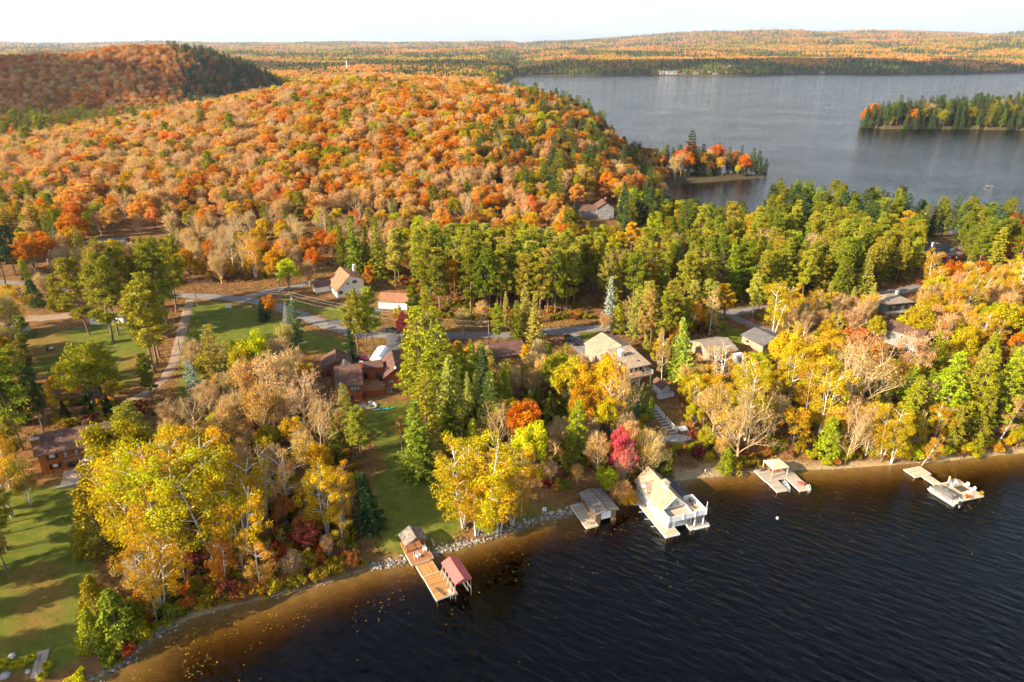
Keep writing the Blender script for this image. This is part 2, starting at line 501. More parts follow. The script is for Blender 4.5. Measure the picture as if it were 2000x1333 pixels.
def mat_ground():
    m = NT('ground', 0.95, 0.1)
    co = m.coords('Object')
    n1 = m.noise(0.45, 6, 0.65, co); n2 = m.noise(3.5, 4, 0.7, co); n3 = m.noise(0.06, 4, 0.6, co)
    forest = m.ramp(n1, [(0.28, (0.06, 0.038, 0.014)), (0.48, (0.15, 0.082, 0.030)), (0.62, (0.24, 0.12, 0.045)), (0.78, (0.12, 0.105, 0.03))])
    forest = m.mix(m.ramp(n2, [(0.35, (0, 0, 0)), (0.75, (0.5, 0.5, 0.5))]), forest, (0.30, 0.13, 0.045))
    grass = m.ramp(n1, [(0.25, (0.060, 0.085, 0.010)), (0.5, (0.115, 0.135, 0.016)), (0.72, (0.20, 0.175, 0.030))])
    leaf = m.mix(m.ramp(n2, [(0.4, (0, 0, 0)), (0.62, (0.9, 0.9, 0.9))]), (0.13, 0.09, 0.02), (0.33, 0.16, 0.05))
    scat = m.math('GREATER_THAN', m.noise(7.0, 3, 0.7, co), 0.62)
    grass = m.mix(m.math('MULTIPLY', scat, 0.5), grass, (0.32, 0.17, 0.045))
    sand = m.ramp(m.math('ADD', m.math('MULTIPLY', n2, 0.5), m.math('MULTIPLY', n1, 0.5)), [(0.35, (0.25, 0.175, 0.085)), (0.65, (0.44, 0.32, 0.17))])
    lit = m.math('MULTIPLY', m.attr('litter'), m.ramp(n1, [(0.3, (0.25, 0.25, 0.25)), (0.6, (0.95, 0.95, 0.95))]))
    gp = m.n('ShaderNodeNewGeometry'); sy = m.n('ShaderNodeSeparateXYZ'); m.l(gp.outputs['Position'], sy.inputs[0])
    nf = m.noise(0.028, 5, 0.7, co); nc = m.noise(0.004, 4, 0.6, co)
    ff = m.ramp(nf, [(0.3, (0.09, 0.075, 0.03)), (0.45, (0.30, 0.15, 0.06)), (0.6, (0.46, 0.25, 0.11)), (0.75, (0.26, 0.20, 0.06))])
    ff = m.mix(m.ramp(nc, [(0.45, (0, 0, 0)), (0.62, (0.85, 0.85, 0.85))]), ff, (0.06, 0.075, 0.03))
    isfar = m.n('ShaderNodeMapRange'); isfar.inputs['From Min'].default_value = 1200; isfar.inputs['From Max'].default_value = 2000; m.l(sy.outputs['Y'], isfar.inputs['Value'])
    forest = m.mix(isfar.outputs[0], forest, ff)
    c = m.mix(m.attr('lawn'), forest, grass)
    c = m.mix(lit, c, leaf)
    bank = m.math('MULTIPLY', m.math('LESS_THAN', sy.outputs['Z'], 5.0), m.math('GREATER_THAN', sy.outputs['Y'], 380.0))
    c = m.mix(m.math('MULTIPLY', bank, 0.85), c, m.ramp(n1, [(0.3, (0.03, 0.035, 0.018)), (0.7, (0.085, 0.07, 0.045))]))
    wet = m.math('LESS_THAN', sy.outputs['Z'], -0.01)
    sand = m.mix(wet, sand, m.mix(1.0, sand, (0.60, 0.50, 0.34), 'MULTIPLY'))
    c = m.mix(m.attr('sand'), c, sand)
    m.bump(n2, 0.5, 0.12)
    return m.col(c)

def mat_water():
    m = NT('water')
    t = m.t; t.nodes.remove(m.b)
    geo = m.n('ShaderNodeNewGeometry')
    def along(deg, sx, sy):
        r_ = m.n('ShaderNodeMapping'); r_.inputs['Rotation'].default_value = (0, 0, math.radians(deg)); m.l(geo.outputs['Position'], r_.inputs['Vector'])
        q_ = m.n('ShaderNodeMapping'); q_.inputs['Scale'].default_value = (sx, sy, 1); m.l(r_.outputs[0], q_.inputs['Vector']); return q_.outputs[0]
    w1 = m.noise(0.78, 3, 0.45, along(33, 0.34, 1.0), 0.35)
    w2 = m.noise(1.0, 3, 0.6, along(20, 1.1, 2.4), 0.2)
    big = m.noise(0.012, 3, 0.6, geo.outputs['Position'])
    gust = m.n('ShaderNodeMapRange'); gust.inputs['From Min'].default_value = 0.3; gust.inputs['From Max'].default_value = 0.7
    gust.inputs['To Min'].default_value = 0.55; gust.inputs['To Max'].default_value = 1.25
    m.l(big, gust.inputs['Value'])
    hgt = m.math('ADD', m.math('MULTIPLY', w1, 0.75), m.math('MULTIPLY', w2, 0.08))
    b = m.n('ShaderNodeBump'); b.inputs['Distance'].default_value = 0.5
    m.l(m.math('MULTIPLY', gust.outputs[0], 0.9), b.inputs['Strength']); m.l(hgt, b.inputs['Height'])
    fr = m.n('ShaderNodeFresnel'); fr.inputs['IOR'].default_value = 1.33; m.l(b.outputs[0], fr.inputs['Normal'])
    gl = m.n('ShaderNodeBsdfGlossy'); gl.inputs['Roughness'].default_value = 0.06; m.l(b.outputs[0], gl.inputs['Normal'])
    tr = m.n('ShaderNodeBsdfTransparent')
    ms = m.n('ShaderNodeMixShader'); m.l(m.math('MULTIPLY', fr.outputs[0], m.math('SUBTRACT', 1.0, geo.outputs['Backfacing'])), ms.inputs[0]); m.l(tr.outputs[0], ms.inputs[1]); m.l(gl.outputs[0], ms.inputs[2])
    m.l(ms.outputs[0], m.out.inputs['Surface'])
    va = m.n('ShaderNodeVolumeAbsorption'); va.inputs['Color'].default_value = (0.56, 0.45, 0.06, 1); va.inputs['Density'].default_value = 1.1
    m.l(va.outputs[0], m.out.inputs['Volume'])
    return m.m

MATS['ground'] = mat_ground()
MATS['water'] = mat_water()
make_ground()

def make_water():
    x0, x1, y0, y1, zb = -5000, 9000, -600, 6500, -14.0
    V = [(x0, y0, 0), (x1, y0, 0), (x1, y1, 0), (x0, y1, 0), (x0, y0, zb), (x1, y0, zb), (x1, y1, zb), (x0, y1, zb)]
    Fq = [(0, 1, 2, 3), (7, 6, 5, 4), (0, 4, 5, 1), (1, 5, 6, 2), (2, 6, 7, 3), (3, 7, 4, 0)]
    tag(link('lake_water', new_mesh('lake_water', V, [Fq], [MATS['water']])), kind='structure')
make_water()
# ------------------------------------------------------------------ trees: shapes
MATS['leaf'] = mat_leaf('broad_leaves', 0.38, 0.6)
MATS['needle'] = mat_leaf('conifer_needles', 0.22, 0.4)
MATS['bark'] = mat_bark('grey_bark', (0.09, 0.07, 0.05), (0.24, 0.20, 0.155))
MATS['twig'] = mat_bark('pale_twigs', (0.42, 0.285, 0.14), (0.66, 0.49, 0.28), 1.0)
MATS['pinebark'] = mat_bark('pine_bark', (0.11, 0.07, 0.05), (0.27, 0.18, 0.13))
MATS['birch'] = mat_birch()

def tube(path, rad, sides=5):
    path = np.asarray(path, float); rad = np.asarray(rad, float)
    n = len(path)
    tang = np.gradient(path, axis=0)
    tang /= np.linalg.norm(tang, axis=1)[:, None] + 1e-9
    ref = np.where(np.abs(tang[:, 2:3]) < 0.9, np.array([[0, 0, 1.0]]), np.array([[1.0, 0, 0]]))
    u = np.cross(tang, ref); u /= np.linalg.norm(u, axis=1)[:, None] + 1e-9
    v = np.cross(tang, u)
    a = np.linspace(0, 2 * math.pi, sides, endpoint=False)
    V = path[:, None, :] + rad[:, None, None] * (np.cos(a)[None, :, None] * u[:, None, :] + np.sin(a)[None, :, None] * v[:, None, :])
    i = np.arange(n - 1)[:, None] * sides + np.arange(sides)[None, :]
    j = np.arange(n - 1)[:, None] * sides + (np.arange(sides)[None, :] + 1) % sides
    Fq = np.stack([i, j, j + sides, i + sides], -1).reshape(-1, 4)
    return V.reshape(-1, 3), Fq

class Wood:
    def __init__(self): self.V = []; self.F = []; self.k = 0
    def add(self, path, rad, sides=5):
        v, f = tube(path, rad, sides); self.V.append(v); self.F.append(f + self.k); self.k += len(v)
    def mesh(self, name, mat):
        return new_mesh(name, np.concatenate(self.V), [np.concatenate(self.F)], [mat], smooth=True)

def quads(pos, u, v, rng, tone):
    """little leaf faces: pos (n,3), half-axes u, v"""
    n = len(pos)
    V = np.stack([pos - u, pos + v * 0.9, pos + u, pos - v * 0.9], 1).reshape(-1, 3)
    F = np.arange(4 * n).reshape(n, 4)
    return V, F, tone

def unit(rng, n):
    a = rng.normal(size=(n, 3)); return a / (np.linalg.norm(a, axis=1)[:, None] + 1e-9)

def clump_leaves(rng, C, R, per, size, flat=0.75, tone_c=None):
    """leaves spread over ball shaped clumps, dense at the outside"""
    C = np.asarray(C); n = len(C) * per
    idx = np.repeat(np.arange(len(C)), per)
    d = unit(rng, n); r = (0.55 + 0.5 * rng.random(n)) * np.asarray(R)[idx]
    pos = C[idx] + d * r[:, None] * np.array([1, 1, flat])
    nrm = d + 0.9 * unit(rng, n); nrm /= np.linalg.norm(nrm, axis=1)[:, None]
    u = np.cross(nrm, unit(rng, n)); u /= np.linalg.norm(u, axis=1)[:, None] + 1e-9
    v = np.cross(nrm, u)
    s = size * (0.6 + 0.8 * rng.random(n))
    tc_ = rng.random(len(C)) if tone_c is None else tone_c
    tone = np.clip(tc_[idx] * 0.7 + 0.3 * rng.random(n), 0, 1)
    return quads(pos, u * s[:, None], v * s[:, None] * 0.8, rng, tone)

def leaf_mesh(name, parts, mat):
    V = np.concatenate([p[0] for p in parts]); k = 0; F = []
    for p in parts: F.append(p[1] + k); k += len(p[0])
    return new_mesh(name, V, [np.concatenate(F)], [mat], attrs={'tone': ('FACE', 'FLOAT', np.concatenate([p[2] for p in parts]))})

PROTO = {}      # kind -> list of dict(trunk mesh, crown mesh, half width, joined mesh)

def wobble(rng, p0, p1, n, amp):
    t = np.linspace(0, 1, n)[:, None]
    p = np.asarray(p0) * (1 - t) + np.asarray(p1) * t
    w = rng.normal(size=(n, 3)) * amp; w[0] = 0; w[-1] *= 0.3
    return p + np.cumsum(w, 0) * 0.6 * np.sin(t * math.pi * 0.5)

def make_broad(seed, h=1.0, kind='maple'):
    """unit tree, height about 1; scaled when it is planted"""
    rng = np.random.default_rng(seed)
    H_ = 15.0
    wd = Wood()
    if kind == 'maple':
        R, cz, rz, ncl, per, size, barkm = 4.6, 8.6, 6.0, 66, 100, 0.21, 'bark'
    elif kind == 'tall':
        R, cz, rz, ncl, per, size, barkm = 3.4, 8.8, 6.0, 54, 95, 0.20, 'bark'
    elif kind == 'half':
        R, cz, rz, ncl, per, size, barkm = 4.4, 9.0, 5.6, 74, 48, 0.14, 'twig'
    elif kind == 'oak':
        R, cz, rz, ncl, per, size, barkm = 5.3, 8.8, 5.6, 80, 100, 0.22, 'bark'
    lean = rng.normal(size=2) * 0.5
    top = np.array([lean[0], lean[1], H_ * 0.86])
    trunk = wobble(rng, (0, 0, -0.6), top, 9, 0.16)
    wd.add(trunk, np.linspace(0.30, 0.05, 9), 7)
    # clump centres over the crown ellipsoid, uneven in outline
    C = []; Rr = []
    lob = [(unit(rng, 1)[0], 0.75 + 0.5 * rng.random()) for _ in range(7)]
    for k in range(ncl):
        d = unit(rng, 1)[0]
        if d[2] < -0.55: d[2] *= -0.5
        lf = 0.82 + 0.30 * max(0, max(np.dot(d, a) * b for a, b in lob)) - 0.12
        rr = lf * (0.62 + 0.38 * rng.random() ** 0.5) * (0.9 if d[2] > 0 else 1.0)
        if k < ncl * 0.18: rr *= 0.5
        C.append(np.array([d[0] * R * rr + lean[0] * 0.6, d[1] * R * rr + lean[1] * 0.6, cz + d[2] * rz * rr]))
        Rr.append(R * (0.19 + 0.13 * rng.random()))
    C = np.array(C)
    for k in range(0, ncl, 2 if kind != 'half' else 1):
        t0 = np.clip((C[k][2] - 2.5) / H_ * 0.75, 0.16, 0.8)
        b0 = trunk[int(t0 * 8)]
        mid = (b0 + C[k]) / 2 + np.array([0, 0, -0.25]) + rng.normal(size=3) * 0.3
        wd.add([b0, mid, C[k]], [0.10, 0.065, 0.03], 4)
        if kind == 'half':
            for q in range(7):
                e = C[k] + unit(rng, 1)[0] * Rr[k] * 1.1 + np.array([0, 0, 0.55])
                wd.add([mid * 0.35 + C[k] * 0.65, (C[k] + e) / 2 + rng.normal(size=3) * 0.15, e], [0.05, 0.035, 0.015], 3)
    parts = [clump_leaves(rng, C, Rr, per, size)]
    return wd.mesh('trunk', MATS[barkm]), leaf_mesh('crown', parts, MATS['leaf']), R, H_

def branch_rec(rng, wd, p, d, L, r, lev, tips, up=0.25, sides=4):
    n = 4
    pts = [p]; q = p.copy(); dd = d.copy()
    for i in range(n):
        dd = dd + rng.normal(size=3) * 0.13 + np.array([0, 0, up * 0.12]); dd /= np.linalg.norm(dd)
        q = q + dd * L / n; pts.append(q.copy())
    wd.add(pts, np.linspace(r, r * 0.45, n + 1), sides if lev > 1 else 3)
    if lev == 0: tips.append(q); return
    nb = 3 + rng.integers(0, 2) if lev > 1 else 4
    for k in range(nb):
        t = 0.35 + 0.65 * (k + rng.random()) / nb
        b = pts[min(n, int(t * n + 0.5))]
        side = unit(rng, 1)[0]; side -= dd * np.dot(side, dd)
        nd = dd * 0.75 + side * 0.75 + np.array([0, 0, up]); nd /= np.linalg.norm(nd)
        branch_rec(rng, wd, np.array(b), nd, L * (0.52 + 0.2 * rng.random()), r * 0.5, lev - 1, tips, up, sides)

def make_bare(seed, mat='twig'):
    rng = np.random.default_rng(seed); wd = Wood(); tips = []
    lean = rng.normal(size=2) * 0.4
    trunk = wobble(rng, (0, 0, -0.6), (lean[0], lean[1], 8.5), 7, 0.15)
    wd.add(trunk, np.linspace(0.25, 0.10, 7), 6)
    for k in range(11):
        t = 0.25 + 0.75 * k / 10
        b = trunk[min(6, int(t * 6 + 0.5))]
        a = k * 2.4 + rng.random()
        d = np.array([math.cos(a) * 0.8, math.sin(a) * 0.8, 0.75 + 0.5 * t]); d /= np.linalg.norm(d)
        branch_rec(rng, wd, np.array(b), d, 4.2 + 1.4 * rng.random(), 0.085, 3, tips, 0.35)
    tips = np.array(tips)
    # a thin veil of last leaves at the twig ends
    sel = tips[rng.random(len(tips)) < 0.8]
    parts = [clump_leaves(rng, sel, np.full(len(sel), 0.4), 2, 0.12)]
    return wd.mesh('trunk', MATS[mat]), leaf_mesh('crown', parts, MATS['leaf']), 4.2, 14.5

def make_birch(seed, stems=3, lean_dir=None, fill=1.0):
    rng = np.random.default_rng(seed); wd = Wood(); C = []; Rr = []
    for k in range(stems):
        a = k * 2 * math.pi / max(stems, 1) + rng.random() * 1.2
        sp = (0.9 + 1.5 * rng.random()) if stems > 1 else 0.4
        top = np.array([math.cos(a) * sp, math.sin(a) * sp, 12.6 + 2.0 * rng.random()])
        if lean_dir is not None: top[:2] += np.array(lean_dir)
        tr = wobble(rng, (0.12 * math.cos(a), 0.12 * math.sin(a), -0.6), top, 9, 0.14)
        wd.add(tr, np.linspace(0.17, 0.03, 9), 6)
        for j in range(13):
            t = 0.30 + 0.68 * (j + rng.random()) / 13
            b = tr[min(8, int(t * 8))]
            ang = rng.random() * 6.28
            L = (1.0 + 1.9 * math.sin(math.pi * min(1, (t - 0.2) * 1.15))) * (0.8 + 0.4 * rng.random())
            e = b + np.array([math.cos(ang) * L, math.sin(ang) * L, L * 0.65])
            wd.add([b, (b + e) / 2 + np.array([0, 0, 0.25]), e], [0.07, 0.045, 0.02], 4)
            for q in range(3):
                cc = b + (e - b) * (0.55 + 0.5 * rng.random()) + rng.normal(size=3) * 0.42
                C.append(cc); Rr.append(0.6 + 0.45 * rng.random())
    C = np.array(C)
    keep = rng.random(len(C)) < fill
    C = C[keep]; Rr = np.array(Rr)[keep]
    parts = [clump_leaves(rng, C, Rr, 84, 0.108, 0.95)]
    return wd.mesh('trunk', MATS['birch']), leaf_mesh('crown', parts, MATS['leaf']), 3.2, 14.6

def make_spruce(seed, dense=1.0, width=2.9, H_=16.0, droop=0.25):
    rng = np.random.default_rng(seed); wd = Wood()
    wd.add([(0, 0, -0.6), (0, 0, H_ * 0.5), (0, 0, H_ * 0.98)], [0.26, 0.14, 0.02], 6)
    P = []; U = []; Vv = []; T = []
    z = 0.9
    while z < H_ * 0.99:
        t = z / H_
        L = width * (1 - t) ** 0.85 * (0.85 + 0.3 * rng.random()) + 0.12
        nb = max(4, int(9 * dense * (1 - 0.4 * t)))
        a0 = rng.random() * 6.28
        for k in range(nb):
            a = a0 + k * 6.283 / nb + rng.normal() * 0.2
            l = L * (0.7 + 0.45 * rng.random())
            tb = rng.random()
            d = np.array([math.cos(a), math.sin(a), 0]); sd = np.array([-d[1], d[0], 0])
            m = max(3, int(l / 0.30))
            for q in range(m):
                f = (q + 0.5 + 0.4 * rng.random()) / m
                wdt = 0.46 * (1 - 0.55 * f) * min(1, 0.4 + l / 2)
                base = d * l * f + np.array([0, 0, z - droop * l * f * (1.2 - 0.6 * f)])
                for sgn in (-1, 1):
                    ax = d * 0.30 + sd * sgn * wdt + np.array([0, 0, -0.05 + 0.12 * rng.normal()])
                    side = np.cross(ax, [0, 0, 1]) * 0.42 + np.array([0, 0, 0.10 * rng.normal()])
                    P.append(base + ax * 0.55 + rng.normal(size=3) * 0.05); U.append(ax * 0.62); Vv.append(side); T.append(np.clip(0.55 * tb + 0.3 * f + 0.15 * rng.random(), 0, 1))
        z += 0.36 + 0.16 * rng.random() + 0.10 * (1 - t)
    parts = [quads(np.array(P), np.array(U), np.array(Vv), rng, np.array(T))]
    return wd.mesh('trunk', MATS['bark']), leaf_mesh('crown', parts, MATS['needle']), width, H_

def make_cedar(seed):
    rng = np.random.default_rng(seed); wd = Wood(); H_ = 12.0
    wd.add([(0, 0, -0.5), (0, 0, H_ * 0.9)], [0.2, 0.03], 5)
    C = []; Rr = []
    for k in range(110):
        t = rng.random() ** 1.3
        r = 2.3 * (1 - t) ** 0.7 * (0.75 + 0.3 * rng.random()) * min(1, 0.55 + t * 5)
        a = rng.random() * 6.283
        C.append((math.cos(a) * r, math.sin(a) * r, 0.7 + t * (H_ - 1.1))); Rr.append(0.42 + 0.35 * (1 - t))
    parts = [clump_leaves(rng, np.array(C), np.array(Rr), 34, 0.18, 1.3)]
    return wd.mesh('trunk', MATS['bark']), leaf_mesh('crown', parts, MATS['needle']), 2.6, H_

def needle_tuft(rng, C, R, per, size, upb=0.4):
    n = len(C) * per; idx = np.repeat(np.arange(len(C)), per)
    d = unit(rng, n) + np.array([0, 0, upb]); d /= np.linalg.norm(d, axis=1)[:, None]
    R = np.asarray(R)
    pos = np.asarray(C)[idx] + d * (R[idx] * (0.35 + 0.65 * rng.random(n)))[:, None] * np.array([1, 1, 0.72])
    u = d * 0.9 + 0.5 * unit(rng, n); u /= np.linalg.norm(u, axis=1)[:, None]
    v = np.cross(u, unit(rng, n)); v /= np.linalg.norm(v, axis=1)[:, None] + 1e-9
    s = size * (0.7 + 0.6 * rng.random(n))
    tn = rng.random(len(C))
    return quads(pos, u * s[:, None] * 1.25, v * s[:, None] * 0.5, rng, np.clip(0.65 * tn[idx] + 0.35 * rng.random(n), 0, 1))

def make_redpine(seed):
    rng = np.random.default_rng(seed); wd = Wood(); H_ = 22.0
    lean = rng.normal(size=2) * 0.35
    tr = wobble(rng, (0, 0, -0.6), (lean[0], lean[1], H_ * 0.97), 10, 0.07)
    wd.add(tr, np.linspace(0.27, 0.04, 10), 6)
    C = []; Rr = []
    z = H_ * (0.27 + 0.12 * rng.random())
    while z < H_ * 0.985:
        t = max(0.0, (z / H_ - 0.30) / 0.70)
        L = 3.3 * math.sin(math.pi * min(0.96, 0.22 + 0.74 * t)) ** 0.8 * (0.75 + 0.4 * rng.random()) + 0.25
        b = np.array([np.interp(z, tr[:, 2], tr[:, 0]), np.interp(z, tr[:, 2], tr[:, 1]), z])
        for k in range(5 if t < 0.85 else 3):
            a = rng.random() * 6.283
            l = L * (0.55 + 0.55 * rng.random())
            e = b + np.array([math.cos(a) * l, math.sin(a) * l, l * (0.05 + 0.45 * t) + 0.1])
            wd.add([b, (b + e) / 2 - np.array([0, 0, 0.12]), e], [0.05, 0.04, 0.02], 3)
            C.append(e); Rr.append(0.78 + 0.4 * rng.random())
            if l > 1.3:
                C.append(b + (e - b) * 0.62 + rng.normal(size=3) * 0.3); Rr.append(0.6 + 0.35 * rng.random())
        z += 0.85 + 0.35 * rng.random()
    C.append(tr[-1]); Rr.append(0.7)
    # dead stubs below the crown
    for k in range(8):
        zz = H_ * (0.12 + 0.24 * rng.random()); a = rng.random() * 6.283
        b = np.array([np.interp(zz, tr[:, 2], tr[:, 0]), np.interp(zz, tr[:, 2], tr[:, 1]), zz])
        wd.add([b, b + np.array([math.cos(a) * 1.1, math.sin(a) * 1.1, -0.15])], [0.035, 0.012], 3)
    parts = [needle_tuft(rng, C, Rr, 64, 0.25)]
    return wd.mesh('trunk', MATS['pinebark']), leaf_mesh('crown', parts, MATS['needle']), 2.9, H_

def make_whitepine(seed, lowb=0.12):
    rng = np.random.default_rng(seed); wd = Wood(); H_ = 21.0
    lean = rng.normal(size=2) * 0.5
    tr = wobble(rng, (0, 0, -0.6), (lean[0], lean[1], H_ * 0.97), 10, 0.08)
    wd.add(tr, np.linspace(0.32, 0.04, 10), 6)
    C = []; Rr = []
    z = H_ * lowb
    while z < H_ * 0.98:
        t = z / H_
        env = 3.9 * (1 - t) ** 0.62 * min(1.0, 0.55 + t * 1.6) + 0.2
        b = np.array([np.interp(z, tr[:, 2], tr[:, 0]), np.interp(z, tr[:, 2], tr[:, 1]), z])
        a0 = rng.random() * 6.283
        nb = 5 if t < 0.8 else 4
        for k in range(nb):
            a = a0 + k * 6.283 / nb + rng.normal() * 0.25
            l = env * (0.55 + 0.6 * rng.random())
            e = b + np.array([math.cos(a) * l, math.sin(a) * l, l * (0.02 + 0.30 * t)])
            wd.add([b, (b + e) / 2 - np.array([0, 0, 0.1]), e], [0.055, 0.04, 0.018], 3)
            m = max(1, int(l / 0.72))
            for q in range(m):
                f = 1 - q * 0.72 / l * 0.9
                if f < 0.28: break
                C.append(b + (e - b) * f + np.array([rng.normal() * 0.22, rng.normal() * 0.22, 0.1])); Rr.append((0.42 + 0.22 * rng.random()) * (1.15 if q == 0 else 1.0))
        z += 0.95 + 0.45 * rng.random()
    parts = [needle_tuft(rng, C, Rr, 40, 0.24, 0.5)]
    p = parts[0]
    return wd.mesh('trunk', MATS['pinebark']), leaf_mesh('crown', parts, MATS['needle']), 3.9, H_

def make_shrub(seed):
    rng = np.random.default_rng(seed); wd = Wood(); C = []; Rr = []
    for k in range(13):
        a = rng.random() * 6.283; l = 0.4 + 1.0 * rng.random()
        e = np.array([math.cos(a) * l, math.sin(a) * l, 0.9 + 1.3 * rng.random()])
        wd.add([(0.1 * math.cos(a), 0.1 * math.sin(a), -0.3), e * np.array([0.6, 0.6, 0.6]), e], [0.04, 0.03, 0.012], 3)
        for q in range(3):
            C.append(e * (0.55 + 0.5 * rng.random()) + rng.normal(size=3) * 0.22); Rr.append(0.32 + 0.25 * rng.random())
    parts = [clump_leaves(rng, np.array(C), np.array(Rr), 38, 0.14, 0.9)]
    return wd.mesh('stems', MATS['twig']), leaf_mesh('foliage', parts, MATS['leaf']), 1.5, 2.6

def join_mesh(name, a, b):
    """trunk and crown in one mesh, for the woods that read as one mass"""
    def arr(me):
        V = np.empty(len(me.vertices) * 3, np.float32); me.vertices.foreach_get('co', V)
        L = np.empty(len(me.loops), np.int32); me.loops.foreach_get('vertex_index', L)
        return V.reshape(-1, 3), L.reshape(-1, 4)
    va, fa = arr(a); vb, fb = arr(b)
    T = np.empty(len(b.polygons), np.float32); b.attributes['tone'].data.foreach_get('value', T)
    me = new_mesh(name, np.concatenate([va, vb]), [np.concatenate([fa, fb + len(va)])], [a.materials[0], b.materials[0]],
                  midx=np.concatenate([np.zeros(len(fa), int), np.ones(len(fb), int)]),
                  attrs={'tone': ('FACE', 'FLOAT', np.concatenate([np.full(len(fa), 0.5, np.float32), T]))})
    return me

def protos(kind, fn, seeds):
    PROTO[kind] = []
    for s in seeds:
        tr, cr_, w, h = fn(s)
        PROTO[kind].append(dict(trunk=tr, crown=cr_, w=w, h=h))
protos('maple', lambda s: make_broad(s, kind='maple'), (11, 12, 13, 14))
protos('tall', lambda s: make_broad(s, kind='tall'), (21, 22, 23))
protos('oak', lambda s: make_broad(s, kind='oak'), (31, 32, 33))
protos('half', lambda s: make_broad(s, kind='half'), (41, 42, 43))
protos('bare', make_bare, (51, 52, 53))
protos('birch', lambda s: make_birch(s, 3), (61, 62, 63))
protos('birch1', lambda s: make_birch(s, 1), (64, 65))
protos('thinbirch', lambda s: make_birch(s, 3, fill=0.35), (66, 67))
protos('leanbirch', lambda s: make_birch(s, 2, (5.0, -1.0), 0.8), (68,))
protos('spruce', make_spruce, (71, 72, 73))
protos('cedar', make_cedar, (81, 82))
protos('redpine', make_redpine, (91, 92, 93, 94))
protos('whitepine', make_whitepine, (101, 102, 103))
protos('shrub', make_shrub, (111, 112, 113))
TRI = sum(len(d['trunk'].polygons) + len(d['crown'].polygons) for L in PROTO.values() for d in L) * 2
print('prototype triangles', TRI)
# ------------------------------------------------------------------ buildings: helpers
def M(k, fn, *a, **kw):
    if k not in MATS: MATS[k] = fn(k, *a, **kw)
    return MATS[k]
M('roof_brown', mat_shingle, (0.155, 0.082, 0.062)); M('roof_tan', mat_shingle, (0.40, 0.30, 0.21)); M('roof_rust', mat_shingle, (0.36, 0.165, 0.095))
M('roof_grey', mat_shingle, (0.16, 0.15, 0.15)); M('roof_taupe', mat_shingle, (0.31, 0.25, 0.20)); M('roof_slate', mat_shingle, (0.085, 0.085, 0.095)); M('roof_cedar', mat_shingle, (0.24, 0.205, 0.175), 0.4)
M('wall_red', mat_siding, (0.36, 0.085, 0.032), 0.2); M('wall_log', mat_siding, (0.42, 0.125, 0.022), 0.9, True, 0.16); M('wall_cream', mat_siding, (0.74, 0.69, 0.60), 0.28, True)
M('wall_white', mat_siding, (0.80, 0.80, 0.79), 0.16); M('wall_grey', mat_siding, (0.23, 0.23, 0.235), 0.18); M('wall_sage', mat_siding, (0.20, 0.21, 0.185), 0.2); M('wall_tan', mat_siding, (0.33, 0.26, 0.19), 0.2)
M('wall_darkwood', mat_siding, (0.25, 0.155, 0.105), 0.22, True, 0.25); M('wall_dim', mat_siding, (0.13, 0.085, 0.06), 0.25); M('wall_pale', mat_siding, (0.46, 0.48, 0.48), 0.16)
M('brick', mat_shingle, (0.33, 0.085, 0.055)); M('brickorange', mat_shingle, (0.48, 0.19, 0.06)); M('white', mat_plain, (0.82, 0.82, 0.80), 0.5, 0.05); M('concrete', mat_plain, (0.48, 0.46, 0.43), 0.9, 0.2)
M('glass', mat_glass); M('glass_pale', mat_glass, (0.30, 0.33, 0.34)); M('darkframe', mat_plain, (0.045, 0.05, 0.045), 0.5); M('black', mat_plain, (0.018, 0.018, 0.02), 0.45)
M('deck_new', mat_deck, (0.46, 0.235, 0.085)); M('deck_red', mat_deck, (0.40, 0.17, 0.075)); M('deck_pale', mat_deck, (0.52, 0.41, 0.29)); M('deck_grey', mat_deck, (0.40, 0.33, 0.265)); M('timber', mat_plain, (0.36, 0.20, 0.10), 0.8, 0.25)
M('edge_pale', mat_plain, (0.66, 0.58, 0.46), 0.7, 0.12); M('metal', mat_plain, (0.55, 0.56, 0.58), 0.35, 0.1, 2.0, 0.5, 0.6); M('fabric_red', mat_plain, (0.50, 0.125, 0.115), 0.75, 0.12, 1.2); M('fabric_cover', mat_plain, (0.115, 0.108, 0.102), 0.85, 0.25, 4.0)
M('tarp', mat_plain, (0.86, 0.88, 0.90), 0.45, 0.04, 1.0); M('canvas', mat_plain, (0.50, 0.41, 0.27), 0.85, 0.1); M('redplastic', mat_plain, (0.52, 0.11, 0.075), 0.5); M('bluep', mat_plain, (0.05, 0.28, 0.42), 0.4); M('tealp', mat_plain, (0.10, 0.42, 0.36), 0.4)
M('stone', mat_plain, (0.36, 0.33, 0.30), 0.9, 0.35, 1.5); M('patio', mat_plain, (0.44, 0.33, 0.25), 0.9, 0.2, 2.0); M('pole', mat_plain, (0.24, 0.19, 0.15), 0.9, 0.3); M('wire', mat_plain, (0.30, 0.28, 0.26), 0.6)
M('tyre', mat_plain, (0.02, 0.02, 0.02), 0.9); M('rim', mat_plain, (0.5, 0.5, 0.52), 0.3, 0.1, 2, 0.5, 0.8); M('lamp', mat_plain, (0.85, 0.85, 0.8), 0.2); M('taillamp', mat_plain, (0.4, 0.02, 0.02), 0.3); M('yellowleaf', mat_plain, (0.48, 0.31, 0.04), 0.7, 0.4)

def paint(name, c):
    if name in MATS: return MATS[name]
    m = NT(name, 0.28, 0.5); m.b.inputs['Coat Weight'].default_value = 0.6; m.b.inputs['Coat Roughness'].default_value = 0.06
    v = m.noise(1.0, 3, 0.5, m.coords()); MATS[name] = m.col(m.ramp(v, [(0.3, tuple(x * 0.88 for x in c)), (0.7, tuple(min(1, x * 1.08) for x in c))])); return MATS[name]

